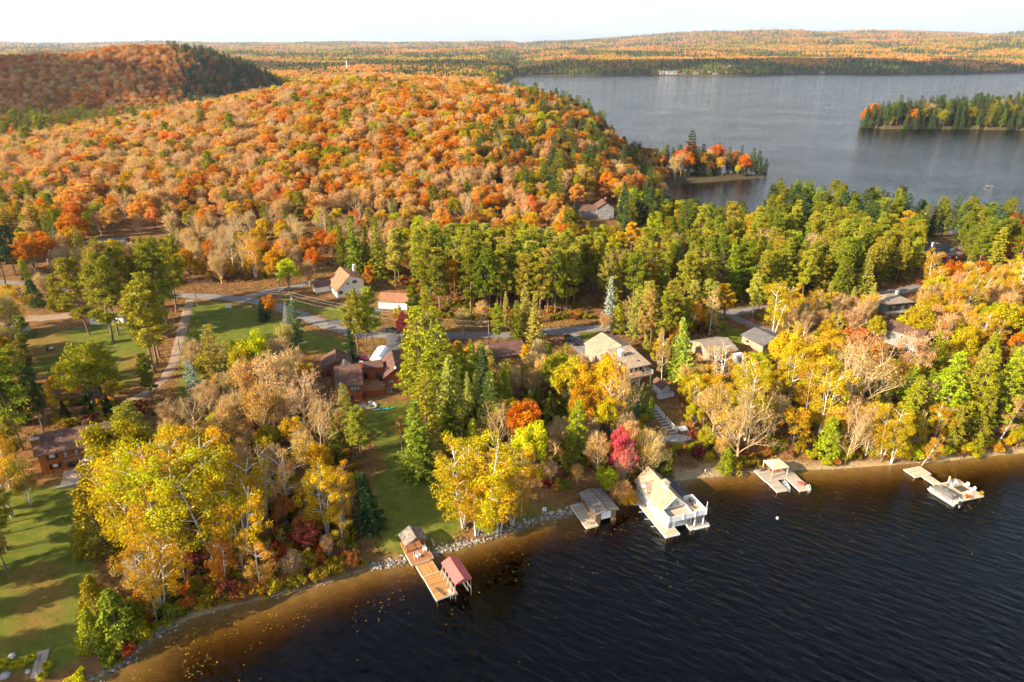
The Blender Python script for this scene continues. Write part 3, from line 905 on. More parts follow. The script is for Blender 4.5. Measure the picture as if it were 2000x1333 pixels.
class Solid:
    """collects shapes that belong to one part"""
    def __init__(self): self.V = []; self.F = {}; self.T = {}
    def poly(self, vs, fs, tone=0.5):
        k = len(self.V); self.V += [tuple(v) for v in vs]
        for f in fs:
            self.F.setdefault(len(f), []).append([i + k for i in f]); self.T.setdefault(len(f), []).append(tone)
        return self
    def box(self, x0, x1, y0, y1, z0, z1, tone=0.5):
        return self.poly([(x0, y0, z0), (x1, y0, z0), (x1, y1, z0), (x0, y1, z0), (x0, y0, z1), (x1, y0, z1), (x1, y1, z1), (x0, y1, z1)],
                         [(3, 2, 1, 0), (4, 5, 6, 7), (0, 1, 5, 4), (1, 2, 6, 5), (2, 3, 7, 6), (3, 0, 4, 7)], tone)
    def prism(self, prof, axis, a, b, tone=0.5):
        """prof: counter-clockwise outline; axis 'x': (y,z), 'y': (x,z), 'z': (x,y)"""
        n = len(prof)
        if axis == 'x': vs = [(a, p, q) for p, q in prof] + [(b, p, q) for p, q in prof]
        elif axis == 'y': vs = [(p, a, q) for p, q in prof] + [(p, b, q) for p, q in prof]
        else: vs = [(p, q, a) for p, q in prof] + [(p, q, b) for p, q in prof]
        fl = axis == 'y'
        fs = [tuple(range(n)) if fl else tuple(range(n - 1, -1, -1)), tuple(range(2 * n - 1, n - 1, -1)) if fl else tuple(range(n, 2 * n))]
        for i in range(n):
            j = (i + 1) % n
            fs.append((i, i + n, j + n, j) if fl else (i, j, j + n, i + n))
        return self.poly(vs, fs, tone)
    def cyl(self, p0, p1, r, n=8, r1=None, tone=0.5):
        p0 = Vector(p0); p1 = Vector(p1); d = (p1 - p0).normalized()
        u = d.orthogonal().normalized(); w = d.cross(u); r1 = r if r1 is None else r1
        vs = [p0 + (u * math.cos(2 * math.pi * i / n) + w * math.sin(2 * math.pi * i / n)) * r for i in range(n)]
        vs += [p1 + (u * math.cos(2 * math.pi * i / n) + w * math.sin(2 * math.pi * i / n)) * r1 for i in range(n)]
        fs = [tuple(range(n - 1, -1, -1)), tuple(range(n, 2 * n))] + [(i, (i + 1) % n, (i + 1) % n + n, i + n) for i in range(n)]
        return self.poly(vs, fs, tone)
    def bar(self, p0, p1, w, tone=0.5): return self.cyl(p0, p1, w * 0.7, 4, None, tone)
    def ball(self, c, r, n=8, squash=1.0):
        vs = []; fs = []
        for i in range(n // 2 + 1):
            ph = math.pi * i / (n // 2)
            for j in range(n): vs.append((c[0] + r * math.sin(ph) * math.cos(2 * math.pi * j / n), c[1] + r * math.sin(ph) * math.sin(2 * math.pi * j / n), c[2] - r * squash * math.cos(ph)))
        for i in range(n // 2):
            for j in range(n): fs.append((i * n + j, i * n + (j + 1) % n, (i + 1) * n + (j + 1) % n, (i + 1) * n + j))
        return self.poly(vs, fs)
    def mesh(self, name, mat, smooth=False):
        ks = list(self.F); T = np.concatenate([np.array(self.T[k], np.float32) for k in ks])
        return new_mesh(name, np.array(self.V), [np.array(self.F[k]) for k in ks], [MATS[mat] if isinstance(mat, str) else mat], smooth=smooth, attrs={'tone': ('FACE', 'FLOAT', T)})
    def add(self, name, mat, parent, smooth=False): return link(name, self.mesh(name, mat, smooth), parent)

def frame_at(A, B, z=None, sink=0.0):
    a = at(*A) if z is None else (*ray(A[0], A[1], z), 0); b = at(*B) if z is None else (*ray(B[0], B[1], z), 0)
    rz = math.atan2(b[1] - a[1], b[0] - a[0])
    return (a[0], a[1], a[2] - sink), rz, math.hypot(b[0] - a[0], b[1] - a[1])

def keep(loc, rz, x0, x1, y0, y1, step=3.0):
    """no tree stands inside this footprint"""
    c, s = math.cos(rz), math.sin(rz)
    nx = max(1, int((x1 - x0) / step)); ny = max(1, int((y1 - y0) / step))
    for i in range(nx):
        for j in range(ny):
            u = x0 + (x1 - x0) * (i + 0.5) / nx; v = y0 + (y1 - y0) * (j + 0.5) / ny
            KEEP_OUT.append((loc[0] + u * c - v * s, loc[1] + u * s + v * c, step * 0.75))
KEEP_OUT = []
LANDMARKS = []

def mark(name, loc, rz=0, u=0, v=0):
    c, s = math.cos(rz), math.sin(rz)
    LANDMARKS.append((name, loc[0] + u * c - v * s, loc[1] + u * s + v * c))

def window(root, side, c, u, z, w, h, frame='darkframe', pane='glass', bars=1, blind=False):
    """side 'f','b': wall plane y=c facing -y/+y ; 'l','r': wall plane x=c facing -x/+x; u is the centre along the wall"""
    S = Solid(); P = Solid(); t = 0.09; d0, d1, dp = -0.04, 0.10, 0.055
    def put(SS, u0, u1, z0, z1, a, b):
        if side == 'f': SS.box(u0, u1, c - b, c - a, z0, z1)
        elif side == 'b': SS.box(u0, u1, c + a, c + b, z0, z1)
        elif side == 'l': SS.box(c - b, c - a, u0, u1, z0, z1)
        else: SS.box(c + a, c + b, u0, u1, z0, z1)
    put(S, u - w / 2, u + w / 2, z, z + t, d0, d1); put(S, u - w / 2, u + w / 2, z + h - t, z + h, d0, d1)
    put(S, u - w / 2, u - w / 2 + t, z + t, z + h - t, d0, d1); put(S, u + w / 2 - t, u + w / 2, z + t, z + h - t, d0, d1)
    for k in range(bars):
        x = u - w / 2 + w * (k + 1) / (bars + 1); put(S, x - 0.035, x + 0.035, z + t, z + h - t, d0, d1 - 0.015)
    put(P, u - w / 2 + t * 0.7, u + w / 2 - t * 0.7, z + t * 0.7, z + h - t * 0.7, d0, dp)
    f = S.add('window', frame, root); P.add('pane', pane, f)
    if blind:
        Q = Solid(); put(Q, u - w * 0.22, u + w * 0.24, z + h * 0.3, z + h - t * 1.4, dp - 0.01, dp + 0.012); Q.add('blind', 'white', f)
    return f

def door(root, side, c, u, z, w, h, mat='darkframe'):
    S = Solid(); K = Solid()
    def put(SS, u0, u1, z0, z1, a, b):
        if side == 'f': SS.box(u0, u1, c - b, c - a, z0, z1)
        elif side == 'b': SS.box(u0, u1, c + a, c + b, z0, z1)
        elif side == 'l': SS.box(c - b, c - a, u0, u1, z0, z1)
        else: SS.box(c + a, c + b, u0, u1, z0, z1)
    put(S, u - w / 2, u + w / 2, z, z + h, -0.05, 0.06); put(K, u + w / 2 - 0.18, u + w / 2 - 0.10, z + h * 0.46, z + h * 0.5, 0.05, 0.12)
    d = S.add('door', mat, root); K.add('handle', 'metal', d); return d

def gable_x(root, x0, x1, y0, ym, y1, ze0, zr, ze1, wall, roof, o=0.45, ox=0.4, t=0.2, zb=-1.0):
    """ridge along x. walls as a solid with gables, roof as a bent slab on top"""
    Solid().prism([(y0, zb), (y1, zb), (y1, ze1 - 0.02), (ym, zr - 0.02), (y0, ze0 - 0.02)], 'x', x0, x1).add('wall', wall, root)
    s0 = (zr - ze0) / (ym - y0); s1 = (zr - ze1) / (y1 - ym)
    return Solid().prism([(y0 - o, ze0 - o * s0), (ym, zr), (y1 + o, ze1 - o * s1), (y1 + o, ze1 - o * s1 + t), (ym, zr + t), (y0 - o, ze0 - o * s0 + t)], 'x', x0 - ox, x1 + ox).add('roof', roof, root)

def gable_y(root, x0, xm, x1, y0, y1, ze0, zr, ze1, wall, roof, o=0.45, oy=0.4, t=0.2, zb=-1.0):
    """ridge along y"""
    Solid().prism([(x0, zb), (x1, zb), (x1, ze1 - 0.02), (xm, zr - 0.02), (x0, ze0 - 0.02)], 'y', y0, y1).add('wall', wall, root)
    s0 = (zr - ze0) / (xm - x0); s1 = (zr - ze1) / (x1 - xm)
    return Solid().prism([(x0 - o, ze0 - o * s0), (xm, zr), (x1 + o, ze1 - o * s1), (x1 + o, ze1 - o * s1 + t), (xm, zr + t), (x0 - o, ze0 - o * s0 + t)], 'y', y0 - oy, y1 + oy).add('roof', roof, root)

def hip(root, x0, x1, y0, y1, ze, zr, wall, roof, o=0.5, t=0.18, zb=-1.0, inset=None):
    Solid().box(x0, x1, y0, y1, zb, ze).add('wall', wall, root)
    X0, X1, Y0, Y1 = x0 - o, x1 + o, y0 - o, y1 + o; ym = (Y0 + Y1) / 2; k = (Y1 - Y0) / 2 if inset is None else inset
    vs = [(X0, Y0, ze), (X1, Y0, ze), (X1, Y1, ze), (X0, Y1, ze), (X0, Y0, ze + t), (X1, Y0, ze + t), (X1, Y1, ze + t), (X0, Y1, ze + t), (X0 + k, ym, zr), (X1 - k, ym, zr)]
    return Solid().poly(vs, [(3, 2, 1, 0), (0, 1, 5, 4), (1, 2, 6, 5), (2, 3, 7, 6), (3, 0, 4, 7), (4, 5, 9, 8), (6, 7, 8, 9), (5, 6, 9), (7, 4, 8)]).add('roof', roof, root)

def chimney(roof, x0, x1, y0, y1, z0, z1, mat='brick', cap='concrete'):
    c = Solid().box(x0, x1, y0, y1, z0, z1).add('chimney', mat, roof)
    Solid().box(x0 - 0.08, x1 + 0.08, y0 - 0.08, y1 + 0.08, z1, z1 + 0.12).add('cap', cap, c); return c

def vent(roof, x, y, z): Solid().cyl((x, y, z - 0.3), (x, y, z + 0.45), 0.09, 6).add('vent_pipe', 'metal', roof)

_prng = random.Random(5)
def boards(root, x0, x1, y0, y1, z, mat, along='x', w=0.16, gap=0.02, th=0.05, name='deck_boards'):
    """boards laid side by side, each its own plank with a gap"""
    S = Solid()
    a, b = (y0, y1) if along == 'x' else (x0, x1); n = max(1, int(round((b - a) / w))); ww = (b - a) / n
    for i in range(n):
        p, q = a + i * ww + gap / 2, a + (i + 1) * ww - gap / 2; tn = _prng.random(); dz = _prng.uniform(-0.006, 0.006)
        if along == 'x': S.box(x0 + _prng.uniform(-.01, .01), x1 + _prng.uniform(-.01, .01), p, q, z - th + dz, z + dz, tn)
        else: S.box(p, q, y0 + _prng.uniform(-.01, .01), y1 + _prng.uniform(-.01, .01), z - th + dz, z + dz, tn)
    o = S.add(name, mat, root); o['kind'] = 'stuff'; return o

def dock_section(root, x0, x1, y0, y1, z, mat, along='x', edge='edge_pale', posts=True, w=0.16):
    boards(root, x0, x1, y0, y1, z, mat, along, w)
    e = 0.07
    S = Solid(); S.box(x0 - e, x1 + e, y0 - e, y0 - 0.012, z - 0.32, z - 0.012); S.box(x0 - e, x1 + e, y1 + 0.012, y1 + e, z - 0.32, z - 0.012); S.box(x0 - e, x0 - 0.012, y0 - 0.01, y1 + 0.01, z - 0.32, z - 0.012); S.box(x1 + 0.012, x1 + e, y0 - 0.01, y1 + 0.01, z - 0.32, z - 0.012)
    S.box(x0, x1, y0, y1, z - 0.25, z - 0.07)
    S.add('fascia', edge, root)
    if posts:
        for x in (x0 + 0.25, x1 - 0.25):
            for y in np.arange(y0 + 0.3, y1, 2.4):
                Solid().cyl((x, y, -1.6), (x, y, z - 0.08), 0.09, 6).add('pile', 'timber', root)

def railing(root, pts, z, h=1.0, mat='white', step=0.16, solid=False, name='railing'):
    S = Solid()
    for (ax, ay), (bx, by) in zip(pts[:-1], pts[1:]):
        L = math.hypot(bx - ax, by - ay); n = max(2, int(L / step))
        S.bar((ax, ay, z + h), (bx, by, z + h), 0.07); S.bar((ax, ay, z + 0.12), (bx, by, z + 0.12), 0.05)
        for k in range(n + 1):
            t = k / n; big = k in (0, n)
            S.bar((ax + (bx - ax) * t, ay + (by - ay) * t, z), (ax + (bx - ax) * t, ay + (by - ay) * t, z + h + (0.08 if big else 0)), 0.09 if big else 0.032)
    return S.add(name, mat, root)

# ------------------------------------------------------------------ the houses
def red_house():
    loc, rz, W = frame_at((661, 787), (707, 782))
    r = thing('red_house', 'red wood house with brown roofs, sunken deck and two gabled wings', 'house', loc, rz)
    roof = gable_x(r, 0, 6.3, 0, 6.6, 12, 4.6, 7.1, 5.0, 'wall_red', 'roof_brown')
    window(r, 'f', 0, 1.2, 2.9, 1.5, 1.3, 'darkframe', 'glass_pale', 1); window(r, 'f', 0, 4.2, 2.9, 1.5, 1.3, 'darkframe', 'glass_pale', 1); window(r, 'f', 0, 5.4, 2.9, 0.7, 1.3, 'darkframe', 'glass_pale', 0)
    window(r, 'f', 0, 3.2, 0.5, 1.6, 1.2)
    chimney(roof, 6.35, 7.15, 5.6, 6.6, 0.5, 8.2, 'wall_red', 'metal'); vent(roof, 1.8, 7.2, 7.1); vent(roof, 3.9, 7.4, 7.1)
    # the wing on the right
    rw = gable_y(r, 12.5, 15.6, 18.8, 4.6, 16, 3.7, 6.0, 3.7, 'wall_red', 'roof_brown', 0.5, 0.6)
    Solid().box(12.46, 18.84, 4.56, 15.9, -0.8, 0.75).add('foundation', 'concrete', r)
    window(r, 'f', 4.6, 14.2, 1.7, 1.35, 1.2, 'darkframe', 'glass_pale', 1); window(r, 'f', 4.6, 17.9, 1.9, 0.8, 1.1, 'darkframe', 'glass_pale', 0); window(r, 'f', 4.55, 14.8, -0.05, 0.9, 0.6)
    vent(rw, 16.2, 9, 5.6); vent(rw, 17, 11, 5.0)
    dish = Solid().cyl((15.5, 4.4, 6.3), (15.4, 4.2, 6.38), 0.36, 10, 0.30).add('satellite_dish', 'white', rw)
    # link between the two, behind the deck
    Solid().box(6.32, 12.48, 8.4, 12.6, -0.8, 5.0).add('link_wall', 'wall_red', r); Solid().box(6.33, 12.6, 8.1, 12.9, 5.0, 5.2).add('link_roof', 'roof_brown', r)
    window(r, 'f', 8.4, 7.6, 1.9, 1.1, 2.0, 'darkframe', 'glass', 0); door(r, 'f', 8.4, 10.6, 1.65, 0.95, 2.05, 'wall_dim')
    boards(r, 6.4, 12.4, 1.8, 8.3, 1.6, 'deck_red', 'x', 0.16, name='deck_boards'); Solid().box(6.42, 12.38, 1.82, 1.95, -0.6, 1.5).add('deck_skirt', 'wall_red', r)
    railing(r, [(6.45, 1.86), (12.3, 1.86)], 1.6, 1.0, 'timber', 0.13); railing(r, [(12.3, 1.86), (12.3, 4.4)], 1.6, 1.0, 'timber', 0.13)
    Solid().box(11.2, 12.0, 6.8, 7.4, 1.62, 2.7).add('barbecue', 'black', r)
    for k in range(5): Solid().box(12.6 + k * 0.32, 12.6 + (k + 1) * 0.32, 2.2, 4.2, -0.5, 1.3 - k * 0.26).add('step', 'concrete' if k > 3 else 'timber', r)
    # garage wing at the back left
    rg = gable_y(r, -3.8, 0.1, 4.0, 15.4, 23, 3.0, 5.1, 3.0, 'wall_red', 'roof_brown', 0.4, 0.5)
    door(r, 'f', 15.4, -2.2, 0.2, 1.2, 2.2, 'black')
    gable_y(r, 0.2, 2.3, 4.3, 11.9, 15.5, 3.0, 5.2, 3.2, 'wall_red', 'roof_tan', 0.3, 0.1)
    Solid().box(-3.6, -0.6, 13.6, 15.3, -0.6, 0.2).add('side_landing', 'concrete', r)
    keep(loc, rz, -5, 20, -1, 24); mark('the red house', loc, rz, 8, 6)
    # shelter, car
    c, s = math.cos(rz), math.sin(rz)
    g = lambda u, v: (loc[0] + u * c - v * s, loc[1] + u * s + v * c)
    x, y = g(12.4, 22.0)
    t = thing('garage_shelter', 'white arched fabric shelter behind the red house', 'shelter', (x, y, H1(x, y)), rz - 0.35)
    prof = [(-2.1, 0)] + [(2.1 * -math.cos(a), 1.5 + 1.7 * math.sin(a)) for a in np.linspace(0.0, math.pi, 9)] + [(2.1, 0)]
    S = Solid().prism(prof[::-1], 'y', -3.6, 3.6); S.add('cover', 'tarp', t)
    for k in range(5): Solid().prism([(p * 1.012, q * 1.012) for p, q in prof[::-1]] , 'y', -3.65 + k * 1.8, -3.57 + k * 1.8).add('hoop', 'white', t)
    Solid().box(-1.5, 1.5, -3.68, -3.61, 0, 2.3).add('flap', 'white', t)
    mark('the white fabric shelter', (x, y))
    x, y = g(7.4, 23.6); car('suv', 'dark red SUV parked behind the red house', x, y, rz + 2.7, (0.16, 0.012, 0.02), 'suv')

def log_house():
    loc, rz, W = frame_at((84, 926), (196, 905))
    r = thing('log_house', 'two-storey orange wood house with brown roof and small balcony', 'house', loc, rz)
    roof = gable_x(r, 0, 13.2, 0, 4.3, 8.6, 5.0, 7.4, 5.0, 'wall_log', 'roof_brown', 0.7, 0.6)
    chimney(roof, -1.0, 0.55, 2.0, 3.2, 5.2, 7.4, 'brickorange', 'metal'); vent(roof, 4.8, 3.4, 7.0); vent(roof, 9.8, 2.6, 6.6)
    window(r, 'f', 0, 2.5, 3.05, 2.3, 1.35, 'darkframe', 'glass', 2, True); window(r, 'f', 0, 2.6, 0.75, 2.2, 1.2, 'darkframe', 'glass', 2, True); window(r, 'f', 0, 9.0, 3.35, 1.25, 1.05, 'darkframe', 'glass_pale', 1)
    Solid().box(4.3, 7.7, -0.75, -0.01, -0.8, 2.45).add('bay', 'wall_log', r); window(r, 'f', -0.75, 6.1, 0.6, 2.4, 1.35, 'darkframe', 'glass', 1)
    b = Solid().box(4.2, 7.8, -0.9, -0.02, 2.45, 2.62).add('balcony', 'timber', r); railing(b, [(4.25, -0.05), (4.25, -0.85), (7.75, -0.85), (7.75, -0.05)], 2.62, 0.9, 'timber', 0.14)
    for u in (5.0, 7.1): window(r, 'f', 0, u, 2.7, 0.8, 1.75, 'darkframe', 'glass_pale', 0)
    door(r, 'f', 0, 8.9, 0.1, 0.95, 2.05, 'wall_dim'); Solid().box(8.0, 10.8, -1.2, -0.02, 2.3, 2.45).add('porch_roof', 'timber', r)
    p = Solid().box(4.0, 12, -6.4, -0.78, -0.25, 0.06).add('patio', 'patio', r); Solid().box(3.2, 12, -7.2, -6.42, -0.5, -0.05).add('patio_edge', 'stone', r)
    keep(loc, rz, -1.5, 14, -7, 9.5); mark('the orange wood house', loc, rz, 6, 0)
    c, s = math.cos(rz), math.sin(rz); g = lambda u, v: (loc[0] + u * c - v * s, loc[1] + u * s + v * c)
    x, y = g(9.6, -3.0); z = loc[2] + 0.07
    t = thing('patio_umbrella', 'large white cantilever umbrella on the patio of the orange house', 'umbrella', (x, y, z), rz)
    vs = [(0, 0, 3.1)] + [(2.1 * math.cos(a), 2.1 * math.sin(a), 2.45) for a in np.linspace(0, 2 * math.pi, 8, endpoint=False)]
    Solid().poly(vs + [(v[0], v[1], v[2] - 0.12) for v in vs[1:]], [(0, i, i % 8 + 1) for i in range(1, 9)] + [(i, i + 8, (i % 8) + 9, i % 8 + 1) for i in range(1, 9)]).add('canopy', 'white', t)
    for a in np.linspace(0, 2 * math.pi, 8, endpoint=False): Solid().bar((0, 0, 3.05), (2.05 * math.cos(a), 2.05 * math.sin(a), 2.42), 0.035).add('rib', 'darkframe', t)
    Solid().cyl((0, 0, 0), (0, 0, 3.1), 0.05).add('pole', 'darkframe', t); Solid().cyl((0, 0, 0), (0, 0, 0.12), 0.45, 10).add('base', 'darkframe', t)
    for k, (u, v) in enumerate(((7.6, -3.2), (7.9, -5.0), (11.2, -4.2))):
        x, y = g(u, v); patio_chair(x, y, z, rz + k * 1.3, 'dark metal patio chair ' + ('beside the bay window of the orange house', 'at the edge of the orange house patio', 'under the umbrella of the orange house')[k])
    x, y = g(9.3, -5.0)
    t = thing('patio_table', 'round dark patio table on the terrace of the orange house', 'table', (x, y, z), rz)
    Solid().cyl((0, 0, 0.68), (0, 0, 0.72), 0.6, 12).add('table_top', 'metal', t); Solid().cyl((0, 0, 0), (0, 0, 0.68), 0.05).add('leg', 'darkframe', t); Solid().cyl((0, 0, 0), (0, 0, 0.05), 0.3, 10).add('base', 'darkframe', t)

def patio_chair(x, y, z, rz, label, mat='darkframe'):
    t = thing('patio_chair', label, 'chair', (x, y, z), rz, 'patio chairs by the orange house')
    Solid().box(-0.28, 0.28, -0.28, 0.28, 0.42, 0.48).add('seat', mat, t); Solid().prism([(0.22, 0.48), (0.30, 0.48), (0.42, 1.05), (0.36, 1.05)], 'x', -0.28, 0.28).add('backrest', mat, t)
    for sx in (-0.25, 0.25):
        for sy in (-0.25, 0.25): Solid().bar((sx, sy, 0), (sx, sy, 0.44), 0.035).add('leg', mat, t)
        Solid().box(sx - 0.03, sx + 0.03, -0.28, 0.3, 0.66, 0.70).add('armrest', mat, t)

def white_house():
    loc, rz, W = frame_at((659, 582), (712, 573))
    r = thing('white_house', 'tall cream saltbox house with a long rust-tan roof by the road', 'house', loc, rz)
    roof = gable_y(r, 0, 5.2, 10.1, 0, 11.5, 2.6, 7.6, 5.6, 'wall_cream', 'roof_rust', 0.35, 0.35)
    window(r, 'f', 0, 1.4, 1.2, 1.4, 1.1, 'wall_grey', 'glass', 1); window(r, 'f', 0, 4.2, 4.3, 0.7, 0.8, 'wall_grey', 'glass', 0); window(r, 'f', 0, 6.8, 4.4, 1.6, 1.2, 'wall_grey', 'glass', 1); window(r, 'f', 0, 5.5, 2.3, 0.5, 0.4, 'wall_grey', 'glass', 0); window(r, 'f', 0, 6.3, 2.3, 0.4, 0.4, 'wall_grey', 'glass', 0)
    for v in (2.4, 7.4): window(r, 'l', 0, v, 1.1, 1.0, 0.9, 'wall_grey', 'glass', 1)
    chimney(roof, 9.2, 10.0, 8.8, 9.6, 4.0, 8.4, 'white', 'white'); vent(roof, 6.4, 7.5, 7.3); vent(roof, 6.9, 6.6, 7.1)
    gable_x(r, -5.6, -0.05, 8.2, 10.6, 13, 2.4, 3.9, 2.4, 'wall_cream', 'roof_brown', 0.3, 0.3)
    keep(loc, rz, -6, 11, -1.5, 13); mark('the cream house with the long roof', loc, rz, 5, 4)
    loc, rz, W = frame_at((740, 603), (798, 606))
    r = thing('white_garage', 'low white garage with rust-tan roof beneath tall pines', 'garage', loc, rz)
    roof = gable_x(r, 0, 10, 0, 3.7, 7.4, 2.7, 4.5, 2.7, 'wall_white', 'roof_rust', 0.35, 0.35); window(r, 'f', 0, 7.0, 1.1, 0.9, 0.8, 'white', 'glass', 1); window(r, 'f', 0, 3.0, 1.4, 1.0, 0.6, 'white', 'glass_pale', 1); door(r, 'l', 0, 3.6, 0, 2.6, 2.2, 'wall_grey')
    keep(loc, rz, -1, 11, -1.5, 8.5); mark('the low white garage', loc, rz, 5, 1)

def deck_house():
    loc, rz, W = frame_at((1232, 748), (1266, 740))
    r = thing('lake_house', 'pale house with sand-coloured roof and raised white-railed deck', 'house', loc, rz)
    Solid().box(-2.3, 3.8, 0, 8.5, -1, 5.55).add('wall', 'wall_pale', r)
    roof = Solid().prism([(-2.3, 5.6), (8.6, 7.05), (8.6, 7.27), (-2.3, 5.82)], 'x', -3.0, 4.7).add('roof', 'roof_tan', r)
    gable_y(r, -3.6, 2.0, 7.2, 8.55, 19.5, 5.0, 7.4, 5.2, 'wall_tan', 'roof_tan', 0.5, 0.1)
    chimney(roof, -1.5, -0.5, 3.6, 5.2, 5.4, 8.3, 'edge_pale', 'white')
    sk = Solid().box(1.9, 2.7, 0.0, 1.2, 5.9, 6.18).add('skylight', 'darkframe', roof); Solid().box(2.0, 2.6, 0.12, 1.08, 6.1, 6.22).add('pane', 'glass', sk)
    for k, u in enumerate((-1.5, -0.1, 1.4, 2.9)): window(r, 'f', 0, u, 3.25, 1.15, 1.95, 'white', 'glass', 0)
    for k, u in enumerate((-1.4, 0.2, 1.9)): window(r, 'f', 0, u, 0.5, 1.3, 1.45, 'white', 'glass', 1)
    door(r, 'f', 0, 3.2, 0.1, 0.9, 2.0, 'glass_pale'); window(r, 'l', -2.3, 1.6, 3.3, 1.3, 1.6, 'white', 'glass', 0); window(r, 'l', -2.3, 4.6, 3.6, 1.3, 1.2, 'white', 'glass', 0)
    boards(r, -3.0, 5.2, -2.9, -0.06, 3.05, 'deck_new', 'x', 0.16); boards(r, 3.9, 5.2, -0.04, 2.6, 3.05, 'deck_new', 'x', 0.16)
    Solid().box(-3.05, 5.25, -2.98, -2.91, 2.72, 3.03).add('fascia', 'deck_new', r)
    railing(r, [(-2.95, -0.1), (-2.95, -2.85), (1.1, -2.85), (5.15, -2.85), (5.15, 2.5)], 3.05, 1.0, 'white', 0.12)
    for u in (-2.6, 1.0, 4.7):
        Solid().box(u - 0.1, u + 0.1, -2.6, -2.4, -1, 2.95).add('post', 'white', r)
        for s in (-1, 1): Solid().bar((u, -2.5, 2.1), (u + s * 0.7, -2.5, 2.85), 0.09).add('brace', 'white', r)
    keep(loc, rz, -5, 8, -4, 20); mark('the house with the white deck', loc, rz, 0, 2)
    for k, (u, v) in enumerate(((-1.8, -1.6), (3.9, -1.2))):
        c, s = math.cos(rz), math.sin(rz); adirondack(loc[0] + u * c - v * s, loc[1] + u * s + v * c, loc[2] + 3.06, rz + 0.2, 'white', ('white slatted chair at the chimney end of the raised deck', 'white slatted chair at the open corner of the raised deck')[k])
    # garden shed with its small railed porch
    loc, rz, W = frame_at((1292, 776), (1308, 772))
    r = thing('garden_shed', 'small pale grey garden shed with brown roof and railed porch', 'shed', loc, rz)
    gable_y(r, 0, 1.3, 2.6, 0, 4.4, 2.4, 3.6, 2.4, 'wall_pale', 'roof_brown', 0.22, 0.25)
    window(r, 'f', 0, 1.5, 1.5, 0.45, 0.75, 'white', 'glass', 0); window(r, 'l', 0, 1.3, 1.1, 0.8, 0.9, 'white', 'glass_pale', 1); window(r, 'l', 0, 3.1, 1.1, 0.8, 0.9, 'white', 'glass_pale', 1)
    boards(r, -1.6, 3.1, -1.4, -0.05, 0.25, 'deck_grey', 'x'); railing(r, [(-1.5, -0.1), (-1.5, -1.3), (3.0, -1.3), (3.0, -0.1)], 0.25, 0.95, 'white', 0.16)
    keep(loc, rz, -2.5, 4, -2, 5); mark('the garden shed', loc, rz, 1.3, 1)

def simple_house(name, label, A, B, W, D, ze, zr, wall, roofm, ridge='x', wins=(), chim=None, markname=None, dx=0.0, dy=0.0, rz=None, cat='house', hipped=False, porch=False):
    loc, r0, W0 = frame_at(A, B)
    rz = r0 if rz is None else rz
    c, s = math.cos(rz), math.sin(rz); loc = (loc[0] + dx * c - dy * s, loc[1] + dx * s + dy * c, loc[2])
    r = thing(name, label, cat, loc, rz)
    if hipped: roof = hip(r, 0, W, 0, D, ze, zr, wall, roofm)
    elif ridge == 'x': roof = gable_x(r, 0, W, 0, D / 2, D, ze, zr, ze, wall, roofm)
    else: roof = gable_y(r, 0, W / 2, W, 0, D, ze, zr, ze, wall, roofm)
    for w in wins: window(r, *w)
    if chim: chimney(roof, *chim)
    if porch:
        boards(r, -0.3, W * 0.75, -2.2, -0.05, 0.35, 'deck_grey', 'x'); railing(r, [(-0.2, -2.1), (W * 0.74, -2.1)], 0.35, 0.9, 'white', 0.18)
    keep(loc, rz, -1, W + 1, -1.5, D + 1)
    mark(markname or ('the ' + name.replace('_', ' ')), loc, rz, W / 2, 1)
    return r, roof, loc, rz

